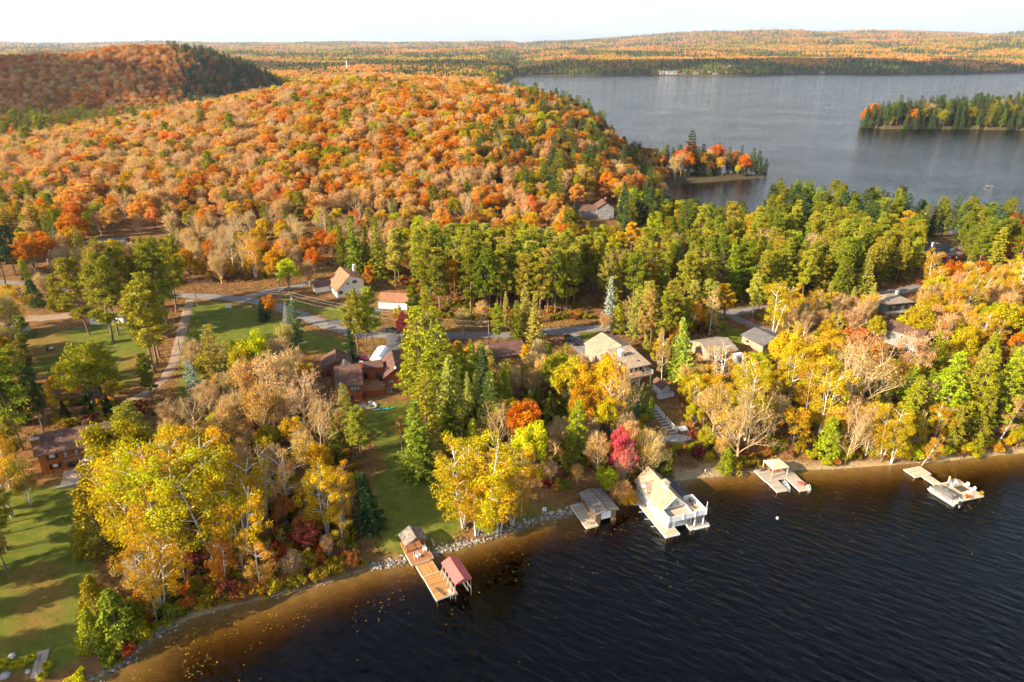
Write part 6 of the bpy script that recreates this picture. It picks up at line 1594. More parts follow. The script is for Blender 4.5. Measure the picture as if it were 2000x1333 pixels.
    # bench on the stone shore and buoy
    x, y = ray(1518, 1013, 0.0); t = thing('buoy', 'small white mooring buoy floating alone on the dark water', 'buoy', (x, y, 0)); Solid().ball((0, 0, 0.1), 0.28, 10).add('float', 'white', t, True); Solid().cyl((0, 0, 0.3), (0, 0, 0.45), 0.05, 6).add('eye', 'metal', t)
    x, y, z = at(846, 1062); t = thing('lawn_bench', 'grey garden bench on the lawn right of the dock shelter', 'bench', (x, y, z), 1.9); Solid().box(-0.8, 0.8, -0.25, 0.25, 0.4, 0.46).add('seat', 'deck_grey', t); Solid().box(-0.8, 0.8, 0.2, 0.26, 0.5, 0.95).add('backrest', 'deck_grey', t)
    for u in (-0.7, 0.7): Solid().box(u - 0.05, u + 0.05, -0.22, 0.22, 0, 0.4).add('leg', 'deck_grey', t)
    # little heron ornament on the beach
    x, y, z = at(1377, 924); t = thing('heron_statue', 'white heron ornament on the small beach', 'statue', (x, y, z), 0.6)
    for s in (-0.05, 0.05): Solid().cyl((s, 0, 0), (s, 0, 0.5), 0.025, 5).add('leg', 'white', t)
    Solid().ball((0, 0, 0.65), 0.2, 8, 0.8).add('body', 'white', t, True); Solid().cyl((0.1, 0, 0.75), (0.22, 0, 1.15), 0.045, 6).add('neck', 'white', t); Solid().cyl((0.2, 0, 1.15), (0.48, 0, 1.12), 0.06, 6, 0.01).add('head', 'white', t)
    # motor boat on the far water
    x, y = ray(1932, 365, 0.0); t = thing('motor_boat', 'tiny white motor boat crossing the far lake', 'boat', (x, y, -0.1), math.radians(40)); hull(4.6, 0.8, 0.5, 'hull', 'wall_grey', t); Solid().box(-0.6, 0.6, -0.5, 0.7, 0.6, 1.1).add('windscreen', 'glass', t); Solid().box(-0.65, 0.65, -0.6, 0.75, 1.1, 1.18).add('hardtop', 'brickorange', t)
    x, y = ray(1750, 250, 0.5); t = thing('boat_raft', 'pale swimming raft moored under the peninsula trees', 'raft', (x, y - 3, 0), 0.1); dock_section(t, -5, 5, -1.5, 1.5, 0.6, 'deck_pale', 'x', posts=False, w=0.4)
    # steps and grasses, bottom left corner
    a = at(85, 1272); b = at(72, 1325); rzs = math.atan2(b[1] - a[1], b[0] - a[0]); L = math.hypot(b[0] - a[0], b[1] - a[1])
    t = thing('wooden_steps', 'weathered wooden steps with a dark handrail in the lower left corner', 'stairs', a, rzs); dz = b[2] - a[2]
    for k in range(10): zz = dz * k / 10; Solid().box(L * k / 10, L * (k + 1) / 10 - 0.03, -0.85, 0.85, zz - 0.2, zz + 0.16).add('tread', 'deck_grey', t)
    for u in (0.1, L * 0.5, L * 0.95): Solid().bar((u, 0.2, dz * u / L), (u, 0.2, dz * u / L + 1.1), 0.06).add('post', 'darkframe', t)
    Solid().bar((0.1, 0.2, 1.1), (L * 0.95, 0.2, dz * 0.95 + 1.1), 0.06).add('handrail', 'darkframe', t)
    mark('the wooden corner steps', a)
    for k, (px, py, r_, lb) in enumerate(((24, 1282, 0.65, 'pale boulder beside the corner steps'), (10, 1322, 0.8, 'flat boulder at the bottom left corner'), (55, 1312, 0.5, 'small rounded boulder below the corner steps'), (1076, 1003, 0.55, 'pale boulder beside the small shore sign'), (1094, 999, 0.6, 'larger boulder by the brown boathouse dock'), (1290, 915, 0.5, 'round boulder behind the white boathouse'))):
        x, y, z = at(px, py); rock('boulder', lb, x, y, z, r_)
    gl = [((62, 1290), 'left of the corner steps'), ((30, 1303), 'between the boulder and the left edge'), ((92, 1305), 'right of the corner steps'), ((84, 1325), 'at the foot of the corner steps'), ((45, 1300), 'nearest the pale boulder'), ((5, 1300), 'at the far left edge')]
    for (px, py), w_ in gl:
        x, y, z = at(px, py); t = thing('grass_tuft', 'rounded yellow-green ornamental grass clump ' + w_, 'grass clump', (x, y, z), 0, 'ornamental grass clumps by the corner steps')
        rng = np.random.default_rng(px * 7 + py); n = 420; a = rng.random(n) * 6.283; l = rng.uniform(0.7, 1.1, n)
        P0 = np.stack([0.12 * np.cos(a), 0.12 * np.sin(a), np.zeros(n)], 1); mid = np.stack([l * 0.45 * np.cos(a), l * 0.45 * np.sin(a), l * 0.75], 1); tip = np.stack([l * 0.95 * np.cos(a), l * 0.95 * np.sin(a), l * rng.uniform(0.25, 0.7, n)], 1); sd = np.stack([-np.sin(a), np.cos(a), 0 * a], 1) * 0.03
        V = np.stack([P0 - sd, P0 + sd, mid + sd, mid - sd, tip], 1).reshape(-1, 3); base = np.arange(n)[:, None] * 5
        me = new_mesh('blades', V, [base + np.array([[0, 1, 2, 3]]), base + np.array([[3, 2, 4]])], [MATS['leaf']], attrs={'tone': ('FACE', 'FLOAT', rng.random(2 * n))}); b_ = link('blades', me, t); b_['tint'] = TINT['lime']

def rock_mesh(seed, r=1.0):
    rng = np.random.default_rng(seed); vs = []; n = 7; fs = []
    for i in range(5):
        ph = math.pi * i / 4
        for j in range(n):
            k = r * (0.75 + 0.45 * rng.random()); vs.append((k * math.sin(ph) * math.cos(2 * math.pi * j / n), k * math.sin(ph) * math.sin(2 * math.pi * j / n), -0.65 * r * math.cos(ph) * (0.8 + 0.2 * rng.random() if 0 < i < 4 else 1)))
    for i in range(4):
        for j in range(n): fs.append((i * n + j, i * n + (j + 1) % n, (i + 1) * n + (j + 1) % n, (i + 1) * n + j))
    return np.array(vs), np.array(fs)

def rock(name, label, x, y, z, r):
    v, f = rock_mesh(int(abs(x * 13 + y * 7)), r)
    tag(link(name, new_mesh(name, v, [f], [MATS['stone']]), None, (x, y, z + r * 0.15)), label, 'boulder', 'boulders along the shore')

def shore_stones():
    rng = np.random.default_rng(31); V = []; Fs = []; T = []; k = 0
    base = [rock_mesh(s) for s in range(6)]
    pts = [np.array(p) for p in near_shore]
    for a, b, (pa, _) in zip(pts[:-1], pts[1:], SHORE_PX[:-1]):
        L = np.linalg.norm(b - a); dens = 16 if 700 <= pa < 1130 else (12 if pa < 320 else (3 if pa < 700 else (6 if pa < 1420 else 1.2)))
        nrm = np.array([-(b - a)[1], (b - a)[0]]) / L
        for q in range(int(L * dens)):
            p = a + (b - a) * rng.random() + nrm * (rng.normal() * 0.55 + 0.35)
            z = H1(p[0], p[1]); s = rng.uniform(0.08, 0.28) * (1.15 if dens > 6 else 0.8)
            v, f = base[rng.integers(0, 6)]; an = rng.random() * 6.283; c, sn = math.cos(an), math.sin(an)
            w = v * s; w = np.stack([w[:, 0] * c - w[:, 1] * sn, w[:, 0] * sn + w[:, 1] * c, w[:, 2]], 1) + [p[0], p[1], z + s * 0.2]
            V.append(w); Fs.append(f + k); T.append(np.full(len(f), rng.random(), np.float32)); k += len(w)
    m = NT('shore_stone', 0.9, 0.2); tn = m.attr('tone'); MATS['shore_stone'] = m.col(m.ramp(tn, [(0.0, (0.09, 0.08, 0.07)), (0.6, (0.24, 0.21, 0.18)), (1.0, (0.46, 0.41, 0.35))]))
    o = link('shore_stones', new_mesh('shore_stones', np.concatenate(V), [np.concatenate(Fs)], [MATS['shore_stone']], attrs={'tone': ('FACE', 'FLOAT', np.concatenate(T))}))
    tag(o, 'grey and tan riprap stones lining the water edge', 'stones', kind='stuff')

def leaf_litter_and_floating():
    rng = np.random.default_rng(77)
    # leaves drifting on the shallows
    pts = np.array(near_shore); n = 1700; i = rng.integers(0, len(pts) - 1, n); t = rng.random(n)[:, None]
    p = pts[i] * (1 - t) + pts[i + 1] * t; d = pts[i + 1] - pts[i]; nr = np.stack([d[:, 1], -d[:, 0]], 1) / np.linalg.norm(d, axis=1)[:, None]
    off = rng.gamma(1.6, 4.2, n); p = p + nr * off[:, None]
    drift = vnoise(p[:, 0] / 5, p[:, 1] / 5, 4) > 0.5
    p = p[drift]; n = len(p); a = rng.random(n) * 6.283; s = rng.uniform(0.04, 0.11, n)
    u = np.stack([np.cos(a), np.sin(a), 0 * a], 1) * s[:, None]; v = np.stack([-np.sin(a), np.cos(a), 0 * a], 1) * s[:, None]
    P = np.concatenate([p, np.full((n, 1), 0.02)], 1)
    V = np.stack([P - u, P + v, P + u, P - v], 1).reshape(-1, 3)
    o = link('floating_leaves', new_mesh('floating_leaves', V, [np.arange(4 * n).reshape(n, 4)], [MATS['yellowleaf']])); tag(o, 'yellow leaves drifting on the water near the shore', 'leaves', kind='stuff')
    # tufts of grass and fallen leaves over the ground between the trees
    X = rng.uniform(-130, 170, 60000); Y = rng.uniform(70, 300, 60000); ok = (SD(X, Y) > 1.2) & (np.abs(X) < 0.85 * Y + 8)
    X, Y = X[ok], Y[ok]
    kx = np.array([k[0] for k in KEEP_OUT]); ky = np.array([k[1] for k in KEEP_OUT]); kr = np.array([k[2] for k in KEEP_OUT])
    good = np.ones(len(X), bool)
    for a, b, c in zip(kx, ky, kr): good &= (X - a) ** 2 + (Y - b) ** 2 > c * c
    lawn = np.zeros(len(X), bool)
    for P in LAWNS: lawn |= poly_sd(P, X, Y) > 0.5
    good &= ~lawn
    X, Y = X[good], Y[good]; Z = HZ(X, Y); n = len(X); per = 3
    idx = np.repeat(np.arange(n), per); P = np.stack([X, Y, Z], 1)[idx] + rng.normal(size=(n * per, 3)) * [0.45, 0.45, 0.0] + [0, 0, 0.12]
    P[:, 2] += rng.random(n * per) * 0.35
    d = unit(rng, n * per); u = np.cross(d, unit(rng, n * per)); u /= np.linalg.norm(u, axis=1)[:, None]; v = np.cross(d, u); s = rng.uniform(0.08, 0.22, n * per)[:, None]
    V = np.stack([P - u * s, P + v * s, P + u * s, P - v * s], 1).reshape(-1, 3)
    m = NT('undergrowth', 0.9, 0.1); tn = m.attr('tone'); MATS['undergrowth'] = m.col(m.ramp(tn, [(0.0, (0.05, 0.07, 0.015)), (0.3, (0.12, 0.11, 0.02)), (0.5, (0.30, 0.16, 0.035)), (0.75, (0.34, 0.12, 0.03)), (1.0, (0.16, 0.07, 0.03))]))
    tone = np.clip(0.6 * vnoise(P[:, 0] / 6, P[:, 1] / 6, 8) + 0.4 * rng.random(n * per), 0, 1)
    o = link('undergrowth', new_mesh('undergrowth', V, [np.arange(4 * n * per).reshape(-1, 4)], [MATS['undergrowth']], attrs={'tone': ('FACE', 'FLOAT', tone)})); tag(o, 'low undergrowth and fallen leaves between the trees', 'undergrowth', kind='stuff')
# ------------------------------------------------------------------ trees: where they stand
TINT = dict(yellow=(0.55, 0.405, 0.055), gold=(0.54, 0.34, 0.055), orange=(0.54, 0.215, 0.035), flame=(0.58, 0.165, 0.03), peach=(0.63, 0.33, 0.10), tan=(0.55, 0.37, 0.17),
            pinktan=(0.60, 0.33, 0.125), red=(0.46, 0.095, 0.04), crimson=(0.60, 0.11, 0.135), brown=(0.29, 0.165, 0.08), maroon=(0.25, 0.07, 0.045),
            olive=(0.29, 0.235, 0.035), lime=(0.43, 0.385, 0.035), green=(0.19, 0.205, 0.035), pine=(0.31, 0.285, 0.05), paleP=(0.37, 0.335, 0.085),
            dark=(0.075, 0.105, 0.038), deep=(0.036, 0.062, 0.026), blue=(0.13, 0.185, 0.105), silver=(0.30, 0.32, 0.24), russet=(0.43, 0.19, 0.06), fresh=(0.32, 0.335, 0.05))
def _vivid(c, k=1.13, g=1.04):
    l = 0.3 * c[0] + 0.6 * c[1] + 0.1 * c[2]
    return tuple(max(0.012, (l + (v - l) * k) * g) for v in c)
TINT = {k_: _vivid(v_) for k_, v_ in TINT.items()}
CWORD = dict(yellow='bright yellow', gold='golden', orange='orange', flame='fiery orange', peach='peach', tan='tan', pinktan='pinkish tan', red='red', crimson='crimson',
             brown='brown', maroon='maroon', olive='olive', lime='lime yellow', green='green', pine='olive green', paleP='pale green', dark='dark green', deep='deep green',
             blue='bluish green', silver='silvery', russet='russet', fresh='fresh green')
KWORD = dict(maple='round-crowned maple', tall='slender maple', oak='broad oak', half='half-bare tree', bare='bare twiggy tree', birch='clump birch', birch1='single-stem birch',
             thinbirch='thin-leaved birch', leanbirch='leaning birch', spruce='spruce', cedar='cedar', redpine='red pine', whitepine='white pine', shrub='shrub')
KNAME = dict(maple='maple_tree', tall='maple_tree', oak='oak_tree', half='half_bare_tree', bare='bare_tree', birch='birch_tree', birch1='birch_tree', thinbirch='birch_tree', leanbirch='birch_tree',
             spruce='spruce_tree', cedar='cedar_tree', redpine='red_pine_tree', whitepine='white_pine_tree', shrub='shrub')
TREES = []      # kind, tint name, x, y, z, height, width factor
rngT = np.random.default_rng(4242)

def jit(tint, rng=rngT, k=0.16):
    t = np.array(TINT[tint]) * (1 + rng.normal(size=3) * np.array([0.06, 0.09, 0.12])) * (1 + rng.normal() * k * 0.7)
    return tuple(float(v) for v in np.clip(t, 0.01, 0.8))

def add_tree(kind, tint, x, y, h, wf=1.0, fixed=False):
    TREES.append(dict(kind=kind, tint=tint, x=x, y=y, z=H1(x, y), h=h, wf=wf, fixed=fixed))

def plant_px(kind, tint, px, py, top, wf=1.0):
    x, y, z = at(px, py)
    lo, hi = 0.5, 60.0
    for _ in range(30):
        m = (lo + hi) / 2
        if proj(x, y, z + m)[1] > top: lo = m
        else: hi = m
    add_tree(kind, tint, x, y, lo, wf, True)

EXPLICIT = [
    # left edge and the log house
    ('redpine', 'pine', 45, 880, 690, 1.25), ('redpine', 'green', 8, 870, 672, 1.2), ('redpine', 'dark', 85, 845, 715, 1.0), ('oak', 'olive', 188, 805, 668, 0.95),
    ('maple', 'gold', 112, 775, 733, 1.0), ('maple', 'orange', 148, 778, 740, 1.0), ('cedar', 'deep', 175, 815, 770, 1.2), ('cedar', 'deep', 130, 820, 785, 1.2), ('cedar', 'deep', 215, 820, 775, 1.2),
    ('thinbirch', 'gold', 25, 1010, 870, 1.0), ('birch', 'olive', 60, 985, 895, 0.9), ('redpine', 'pine', 14, 1075, 925, 1.1), ('redpine', 'paleP', 20, 1130, 990, 0.8),
    ('oak', 'lime', 258, 1000, 805, 0.82), ('redpine', 'paleP', 285, 940, 785, 1.15), ('cedar', 'olive', 205, 1075, 925, 1.35), ('spruce', 'green', 232, 985, 880, 1.0),
    # golden birch clump
    ('birch', 'yellow', 300, 1060, 868, 1.15), ('birch', 'yellow', 345, 1085, 862, 1.2), ('birch', 'gold', 385, 1060, 850, 1.1), ('birch', 'yellow', 420, 1090, 880, 1.1), ('birch', 'gold', 455, 1080, 895, 1.0),
    ('birch', 'yellow', 270, 1090, 920, 1.1), ('birch', 'gold', 330, 1110, 930, 1.0), ('birch', 'yellow', 480, 1100, 930, 1.0), ('birch', 'olive', 395, 1020, 850, 0.9), ('birch', 'gold', 440, 1030, 860, 0.9),
    ('thinbirch', 'peach', 560, 1010, 862, 1.25), ('thinbirch', 'tan', 520, 1030, 900, 1.0), ('birch', 'yellow', 640, 1045, 905, 0.95), ('birch', 'gold', 672, 1035, 915, 0.7), ('spruce', 'deep', 722, 1040, 925, 1.35),
    ('birch', 'gold', 318, 1190, 1042, 1.0), ('thinbirch', 'tan', 278, 1172, 1085, 0.9), ('birch1', 'gold', 308, 1215, 1165, 1.0), ('birch1', 'peach', 508, 1150, 1058, 1.2), ('birch', 'orange', 440, 1140, 1060, 0.9),
    ('cedar', 'green', 235, 1255, 1150, 1.6), ('cedar', 'olive', 195, 1215, 1120, 1.3), ('maple', 'green', 255, 1235, 1165, 1.1), ('cedar', 'olive', 180, 1270, 1190, 1.2),
    # shore lot in front of the red house
    ('whitepine', 'paleP', 688, 862, 748, 0.9), ('spruce', 'green', 660, 900, 800, 0.9), ('redpine', 'pine', 705, 900, 790, 1.1), ('birch1', 'orange', 784, 878, 812, 0.8),
    ('bare', 'tan', 600, 850, 735, 1.2), ('bare', 'pinktan', 630, 900, 800, 1.1), ('half', 'tan', 548, 800, 678, 1.2), ('half', 'peach', 500, 790, 690, 1.1), ('half', 'tan', 575, 760, 672, 1.2), ('half', 'tan', 545, 745, 655, 1.1),
    ('half', 'gold', 520, 860, 745, 1.1), ('half', 'tan', 470, 850, 760, 1.1), ('half', 'brown', 345, 840, 775, 1.3), ('bare', 'tan', 380, 850, 780, 1.3), ('half', 'gold', 440, 900, 805, 1.2), ('bare', 'tan', 415, 830, 770, 1.2),
    ('whitepine', 'silver', 390, 800, 705, 1.0), ('whitepine', 'paleP', 415, 770, 636, 1.0), ('oak', 'lime', 505, 760, 640, 0.72), ('half', 'lime', 560, 700, 628, 1.0), ('whitepine', 'blue', 577, 680, 592, 1.15), ('oak', 'lime', 480, 770, 660, 0.6),
    ('maple', 'orange', 530, 625, 574, 1.0), ('cedar', 'deep', 515, 628, 585, 1.2), ('spruce', 'silver', 562, 640, 590, 1.0), ('half', 'gold', 480, 800, 700, 0.8),
    ('redpine', 'pine', 700, 690, 568, 1.0), ('redpine', 'pine', 728, 682, 562, 1.0), ('redpine', 'olive', 715, 676, 585, 0.9), ('spruce', 'deep', 688, 702, 640, 1.3),
    ('maple', 'crimson', 793, 675, 605, 0.62), ('maple', 'gold', 778, 640, 597, 0.9), ('tall', 'orange', 722, 572, 515, 0.9), ('redpine', 'green', 812, 660, 560, 0.8),
    ('half', 'olive', 905, 655, 600, 1.1), ('half', 'pinktan', 940, 640, 585, 1.0),
    # conifers right of the red house
    ('whitepine', 'fresh', 828, 800, 605, 0.95), ('whitepine', 'fresh', 800, 770, 660, 0.8), ('whitepine', 'pine', 855, 850, 640, 0.9), ('spruce', 'paleP', 878, 868, 690, 0.95), ('spruce', 'green', 822, 925, 778, 1.05),
    ('spruce', 'paleP', 955, 850, 722, 0.95), ('whitepine', 'green', 905, 890, 795, 0.95), ('spruce', 'pine', 918, 780, 668, 0.9), ('spruce', 'dark', 946, 800, 680, 0.9), ('whitepine', 'pine', 838, 900, 730, 0.9),
    ('whitepine', 'green', 870, 770, 665, 1.0), ('tall', 'red', 858, 735, 685, 0.5), ('spruce', 'green', 985, 810, 720, 1.0), ('spruce', 'fresh', 925, 900, 815, 1.0),
    # birches and maples by the brown boathouse
    ('birch', 'yellow', 905, 1030, 862, 1.1), ('birch', 'yellow', 950, 1035, 855, 1.25), ('birch', 'gold', 1000, 1025, 895, 1.0), ('birch', 'yellow', 930, 1045, 900, 1.1), ('birch', 'yellow', 975, 1040, 880, 1.1),
    ('maple', 'lime', 945, 1052, 1000, 1.1), ('maple', 'orange', 1018, 890, 768, 0.86), ('maple', 'flame', 1038, 882, 790, 0.7), ('oak', 'lime', 1035, 935, 815, 0.75), ('bare', 'pinktan', 975, 900, 800, 1.0),
    ('whitepine', 'fresh', 1125, 905, 778, 1.05), ('whitepine', 'green', 1110, 925, 840, 1.0), ('oak', 'lime', 1105, 800, 692, 0.85), ('oak', 'gold', 1150, 810, 698, 0.8), ('oak', 'yellow', 1190, 815, 690, 0.8), ('oak', 'lime', 1080, 780, 680, 0.8),
    ('oak', 'gold', 1140, 850, 745, 0.8), ('thinbirch', 'gold', 1195, 850, 735, 0.9), ('bare', 'tan', 1215, 840, 730, 0.9), ('oak', 'yellow', 1175, 860, 770, 0.75), ('spruce', 'pine', 1085, 770, 690, 0.9), ('spruce', 'fresh', 1105, 740, 668, 0.8),
    ('maple', 'crimson', 1208, 938, 828, 0.6), ('half', 'crimson', 1217, 952, 868, 0.9), ('half', 'pinktan', 1168, 925, 840, 1.0), ('half', 'peach', 1225, 900, 815, 0.9), ('maple', 'lime', 1180, 968, 905, 1.1),
    ('half', 'gold', 1265, 935, 838, 0.95), ('bare', 'tan', 1262, 945, 850, 1.0), ('cedar', 'green', 1298, 942, 880, 1.2), ('cedar', 'green', 1262, 950, 905, 1.0), ('half', 'peach', 1210, 985, 935, 1.5), ('maple', 'gold', 1225, 990, 950, 1.3),
    ('birch1', 'gold', 1018, 1010, 930, 0.9), ('spruce', 'blue', 1243, 820, 775, 0.8), ('cedar', 'fresh', 1268, 815, 775, 1.1), ('half', 'peach', 1060, 770, 690, 0.8), ('half', 'tan', 1052, 740, 660, 0.8),
    # round the house with the white deck
    ('spruce', 'paleP', 1028, 660, 550, 1.15), ('spruce', 'paleP', 1045, 680, 575, 1.1), ('spruce', 'green', 1008, 670, 585, 1.1), ('spruce', 'silver', 1188, 640, 540, 0.85), ('cedar', 'fresh', 1205, 650, 590, 1.2),
    ('whitepine', 'paleP', 1235, 670, 560, 0.95), ('redpine', 'paleP', 1258, 680, 565, 1.0), ('redpine', 'paleP', 1270, 675, 575, 0.9), ('tall', 'gold', 1285, 735, 652, 0.8), ('birch1', 'tan', 1292, 750, 645, 0.6),
    ('spruce', 'paleP', 1330, 745, 622, 1.15), ('spruce', 'fresh', 1308, 735, 660, 0.9), ('birch1', 'tan', 1384, 655, 560, 0.8), ('maple', 'gold', 1370, 650, 600, 0.8), ('cedar', 'fresh', 1262, 690, 655, 1.2),
    # right lot
    ('thinbirch', 'tan', 1405, 765, 668, 1.25), ('thinbirch', 'gold', 1450, 790, 690, 1.1), ('half', 'gold', 1392, 850, 745, 1.0), ('half', 'peach', 1375, 830, 760, 1.0), ('birch', 'yellow', 1455, 860, 720, 0.9),
    ('bare', 'tan', 1440, 905, 790, 1.2), ('bare', 'tan', 1460, 880, 770, 1.1), ('cedar', 'fresh', 1415, 925, 870, 1.2), ('maple', 'lime', 1378, 885, 835, 1.0), ('half', 'gold', 1408, 900, 850, 1.1),
    ('birch', 'yellow', 1510, 655, 552, 1.1), ('birch', 'yellow', 1540, 790, 690, 1.1), ('oak', 'gold', 1560, 760, 650, 1.0), ('oak', 'yellow', 1530, 740, 645, 0.9), ('oak', 'russet', 1665, 720, 628, 1.0), ('oak', 'gold', 1620, 720, 635, 0.95),
    ('oak', 'yellow', 1600, 800, 690, 1.0), ('birch', 'yellow', 1600, 850, 720, 1.0), ('birch', 'gold', 1570, 830, 700, 1.0), ('bare', 'tan', 1650, 840, 690, 1.35), ('bare', 'tan', 1680, 810, 680, 1.2), ('birch', 'tan', 1770, 770, 650, 0.9),
    ('oak', 'yellow', 1870, 720, 645, 1.0), ('oak', 'yellow', 1835, 730, 660, 0.9), ('oak', 'gold', 1750, 780, 705, 1.0), ('oak', 'lime', 1780, 670, 590, 0.9), ('maple', 'lime', 1755, 660, 610, 0.9), ('oak', 'orange', 1690, 730, 650, 0.9),
    ('whitepine', 'fresh', 1830, 850, 690, 1.15), ('whitepine', 'fresh', 1880, 850, 690, 1.15), ('whitepine', 'fresh', 1940, 850, 690, 1.1), ('whitepine', 'paleP', 1980, 840, 690, 1.1), ('whitepine', 'fresh', 1760, 850, 730, 1.0), ('whitepine', 'green', 1905, 870, 760, 1.0),
    ('whitepine', 'pine', 1855, 880, 790, 1.0), ('birch', 'yellow', 1720, 900, 785, 0.95), ('birch', 'yellow', 1740, 905, 805, 0.95), ('bare', 'tan', 1650, 905, 810, 1.0), ('bare', 'tan', 1665, 890, 790, 1.0), ('birch', 'gold', 1690, 890, 790, 0.9),
    ('cedar', 'fresh', 1612, 895, 810, 1.3), ('spruce', 'green', 1628, 890, 820, 1.0), ('birch', 'gold', 1825, 868, 790, 1.0), ('leanbirch', 'gold', 1800, 908, 850, 1.0), ('leanbirch', 'tan', 1948, 868, 770, 0.9), ('cedar', 'fresh', 1905, 890, 845, 1.2), ('maple', 'lime', 1985, 875, 830, 1.1),
    ('leanbirch', 'gold', 1715, 888, 800, 0.9), ('birch', 'gold', 1850, 640, 540, 0.8), ('leanbirch', 'gold', 1862, 635, 530, 0.9), ('birch', 'gold', 1812, 560, 490, 0.9), ('oak', 'orange', 1850, 575, 505, 0.9), ('birch', 'gold', 1880, 580, 510, 0.9),
    ('half', 'peach', 1920, 620, 545, 1.0), ('half', 'tan', 1960, 630, 560, 1.0), ('half', 'peach', 1875, 650, 590, 1.0), ('bare', 'tan', 1880, 655, 600, 0.9), ('oak', 'lime', 1950, 670, 585, 0.8), ('half', 'pinktan', 1680, 640, 580, 1.1), ('half', 'peach', 1600, 650, 600, 1.0),
    ('spruce', 'paleP', 1680, 600, 488, 1.1), ('spruce', 'green', 1640, 600, 472, 1.0), ('whitepine', 'green', 1630, 595, 500, 1.0), ('whitepine', 'pine', 1935, 535, 445, 1.1), ('oak', 'red', 1985, 500, 410, 1.0), ('oak', 'orange', 1975, 530, 460, 0.9), ('maple', 'orange', 1838, 420, 368, 1.0),
    ('birch', 'yellow', 1985, 600, 505, 0.9), ('maple', 'orange', 1390, 470, 425, 0.9), ('oak', 'yellow', 1468, 472, 412, 1.25), ('oak', 'yellow', 1440, 480, 430, 1.1), ('tall', 'gold', 1210, 510, 445, 1.0), ('tall', 'lime', 1195, 520, 455, 1.0), ('tall', 'gold', 1232, 500, 430, 1.0),
    # left middle: pines round the drive
    ('redpine', 'pine', 302, 730, 560, 1.15), ('redpine', 'pine', 308, 715, 540, 1.1), ('redpine', 'pine', 312, 700, 545, 1.1), ('redpine', 'pine', 222, 670, 500, 1.2), ('redpine', 'pine', 175, 655, 505, 1.1), ('redpine', 'pine', 250, 640, 480, 1.2), ('redpine', 'pine', 330, 640, 470, 1.2),
    ('redpine', 'pine', 345, 610, 465, 1.1), ('redpine', 'pine', 290, 630, 500, 1.1), ('redpine', 'paleP', 232, 655, 475, 1.0), ('redpine', 'pine', 205, 620, 500, 1.1), ('redpine', 'green', 320, 600, 480, 1.1), ('redpine', 'pine', 270, 670, 560, 1.0),
    ('cedar', 'dark', 72, 600, 543, 1.5), ('cedar', 'olive', 120, 607, 540, 1.5), ('birch', 'gold', 48, 640, 560, 1.0), ('half', 'olive', 15, 660, 560, 1.1), ('half', 'tan', 30, 650, 580, 1.0), ('maple', 'orange', 72, 540, 458, 1.0), ('oak', 'orange', 55, 535, 470, 0.9), ('spruce', 'blue', 122, 510, 440, 1.4),
    ('redpine', 'dark', 12, 560, 430, 1.2), ('redpine', 'dark', 32, 540, 440, 1.1), ('maple', 'yellow', 142, 470, 420, 1.1), ('bare', 'tan', 455, 520, 450, 1.2), ('bare', 'tan', 470, 510, 440, 1.1), ('bare', 'tan', 435, 530, 465, 1.0),
    ('maple', 'lime', 565, 570, 500, 1.0), ('maple', 'gold', 545, 560, 480, 1.0), ('maple', 'orange', 615, 535, 480, 1.0), ('half', 'pinktan', 605, 560, 505, 0.9), ('shrub', 'yellow', 440, 545, 505, 1.0), ('maple', 'gold', 400, 545, 500, 1.0), ('birch', 'gold', 500, 545, 460, 1.0),
    ('spruce', 'green', 700, 545, 415, 1.15), ('spruce', 'green', 742, 545, 420, 1.15), ('spruce', 'pine', 720, 540, 440, 1.1), ('spruce', 'green', 670, 520, 430, 1.0),
    # lone trees above the skyline of the hill's shoulder
    ('whitepine', 'dark', 1088, 215, 160, 0.9), ('whitepine', 'dark', 1150, 238, 178, 1.0), ('spruce', 'green', 325, 225, 186, 1.0),
    # the point in the bay
    ('whitepine', 'dark', 1345, 340, 255, 1.0), ('whitepine', 'dark', 1482, 336, 278, 1.0), ('whitepine', 'dark', 1494, 336, 290, 0.9), ('spruce', 'dark', 1445, 335, 268, 0.8), ('maple', 'flame', 1395, 335, 270, 1.0), ('maple', 'red', 1345, 338, 275, 0.9),
    ('maple', 'flame', 1432, 336, 282, 0.8), ('half', 'red', 1455, 336, 286, 0.9), ('maple', 'gold', 1368, 342, 292, 0.8), ('maple', 'gold', 1405, 342, 305, 0.8), ('oak', 'olive', 1465, 342, 312, 0.6), ('spruce', 'dark', 1310, 330, 285, 1.0), ('half', 'tan', 1318, 350, 300, 1.0),
    ('maple', 'yellow', 1440, 346, 320, 0.7), ('maple', 'orange', 1380, 336, 285, 0.7), ('whitepine', 'dark', 1400, 333, 262, 0.8), ('half', 'pinktan', 1420, 336, 280, 0.8),
]
for e in EXPLICIT:
    if e[0] in ('spruce', 'whitepine') and 790 < e[2] < 1000 and 720 < e[3] < 930: e = e[:5] + (e[5] * 1.28,)
    plant_px(*e)

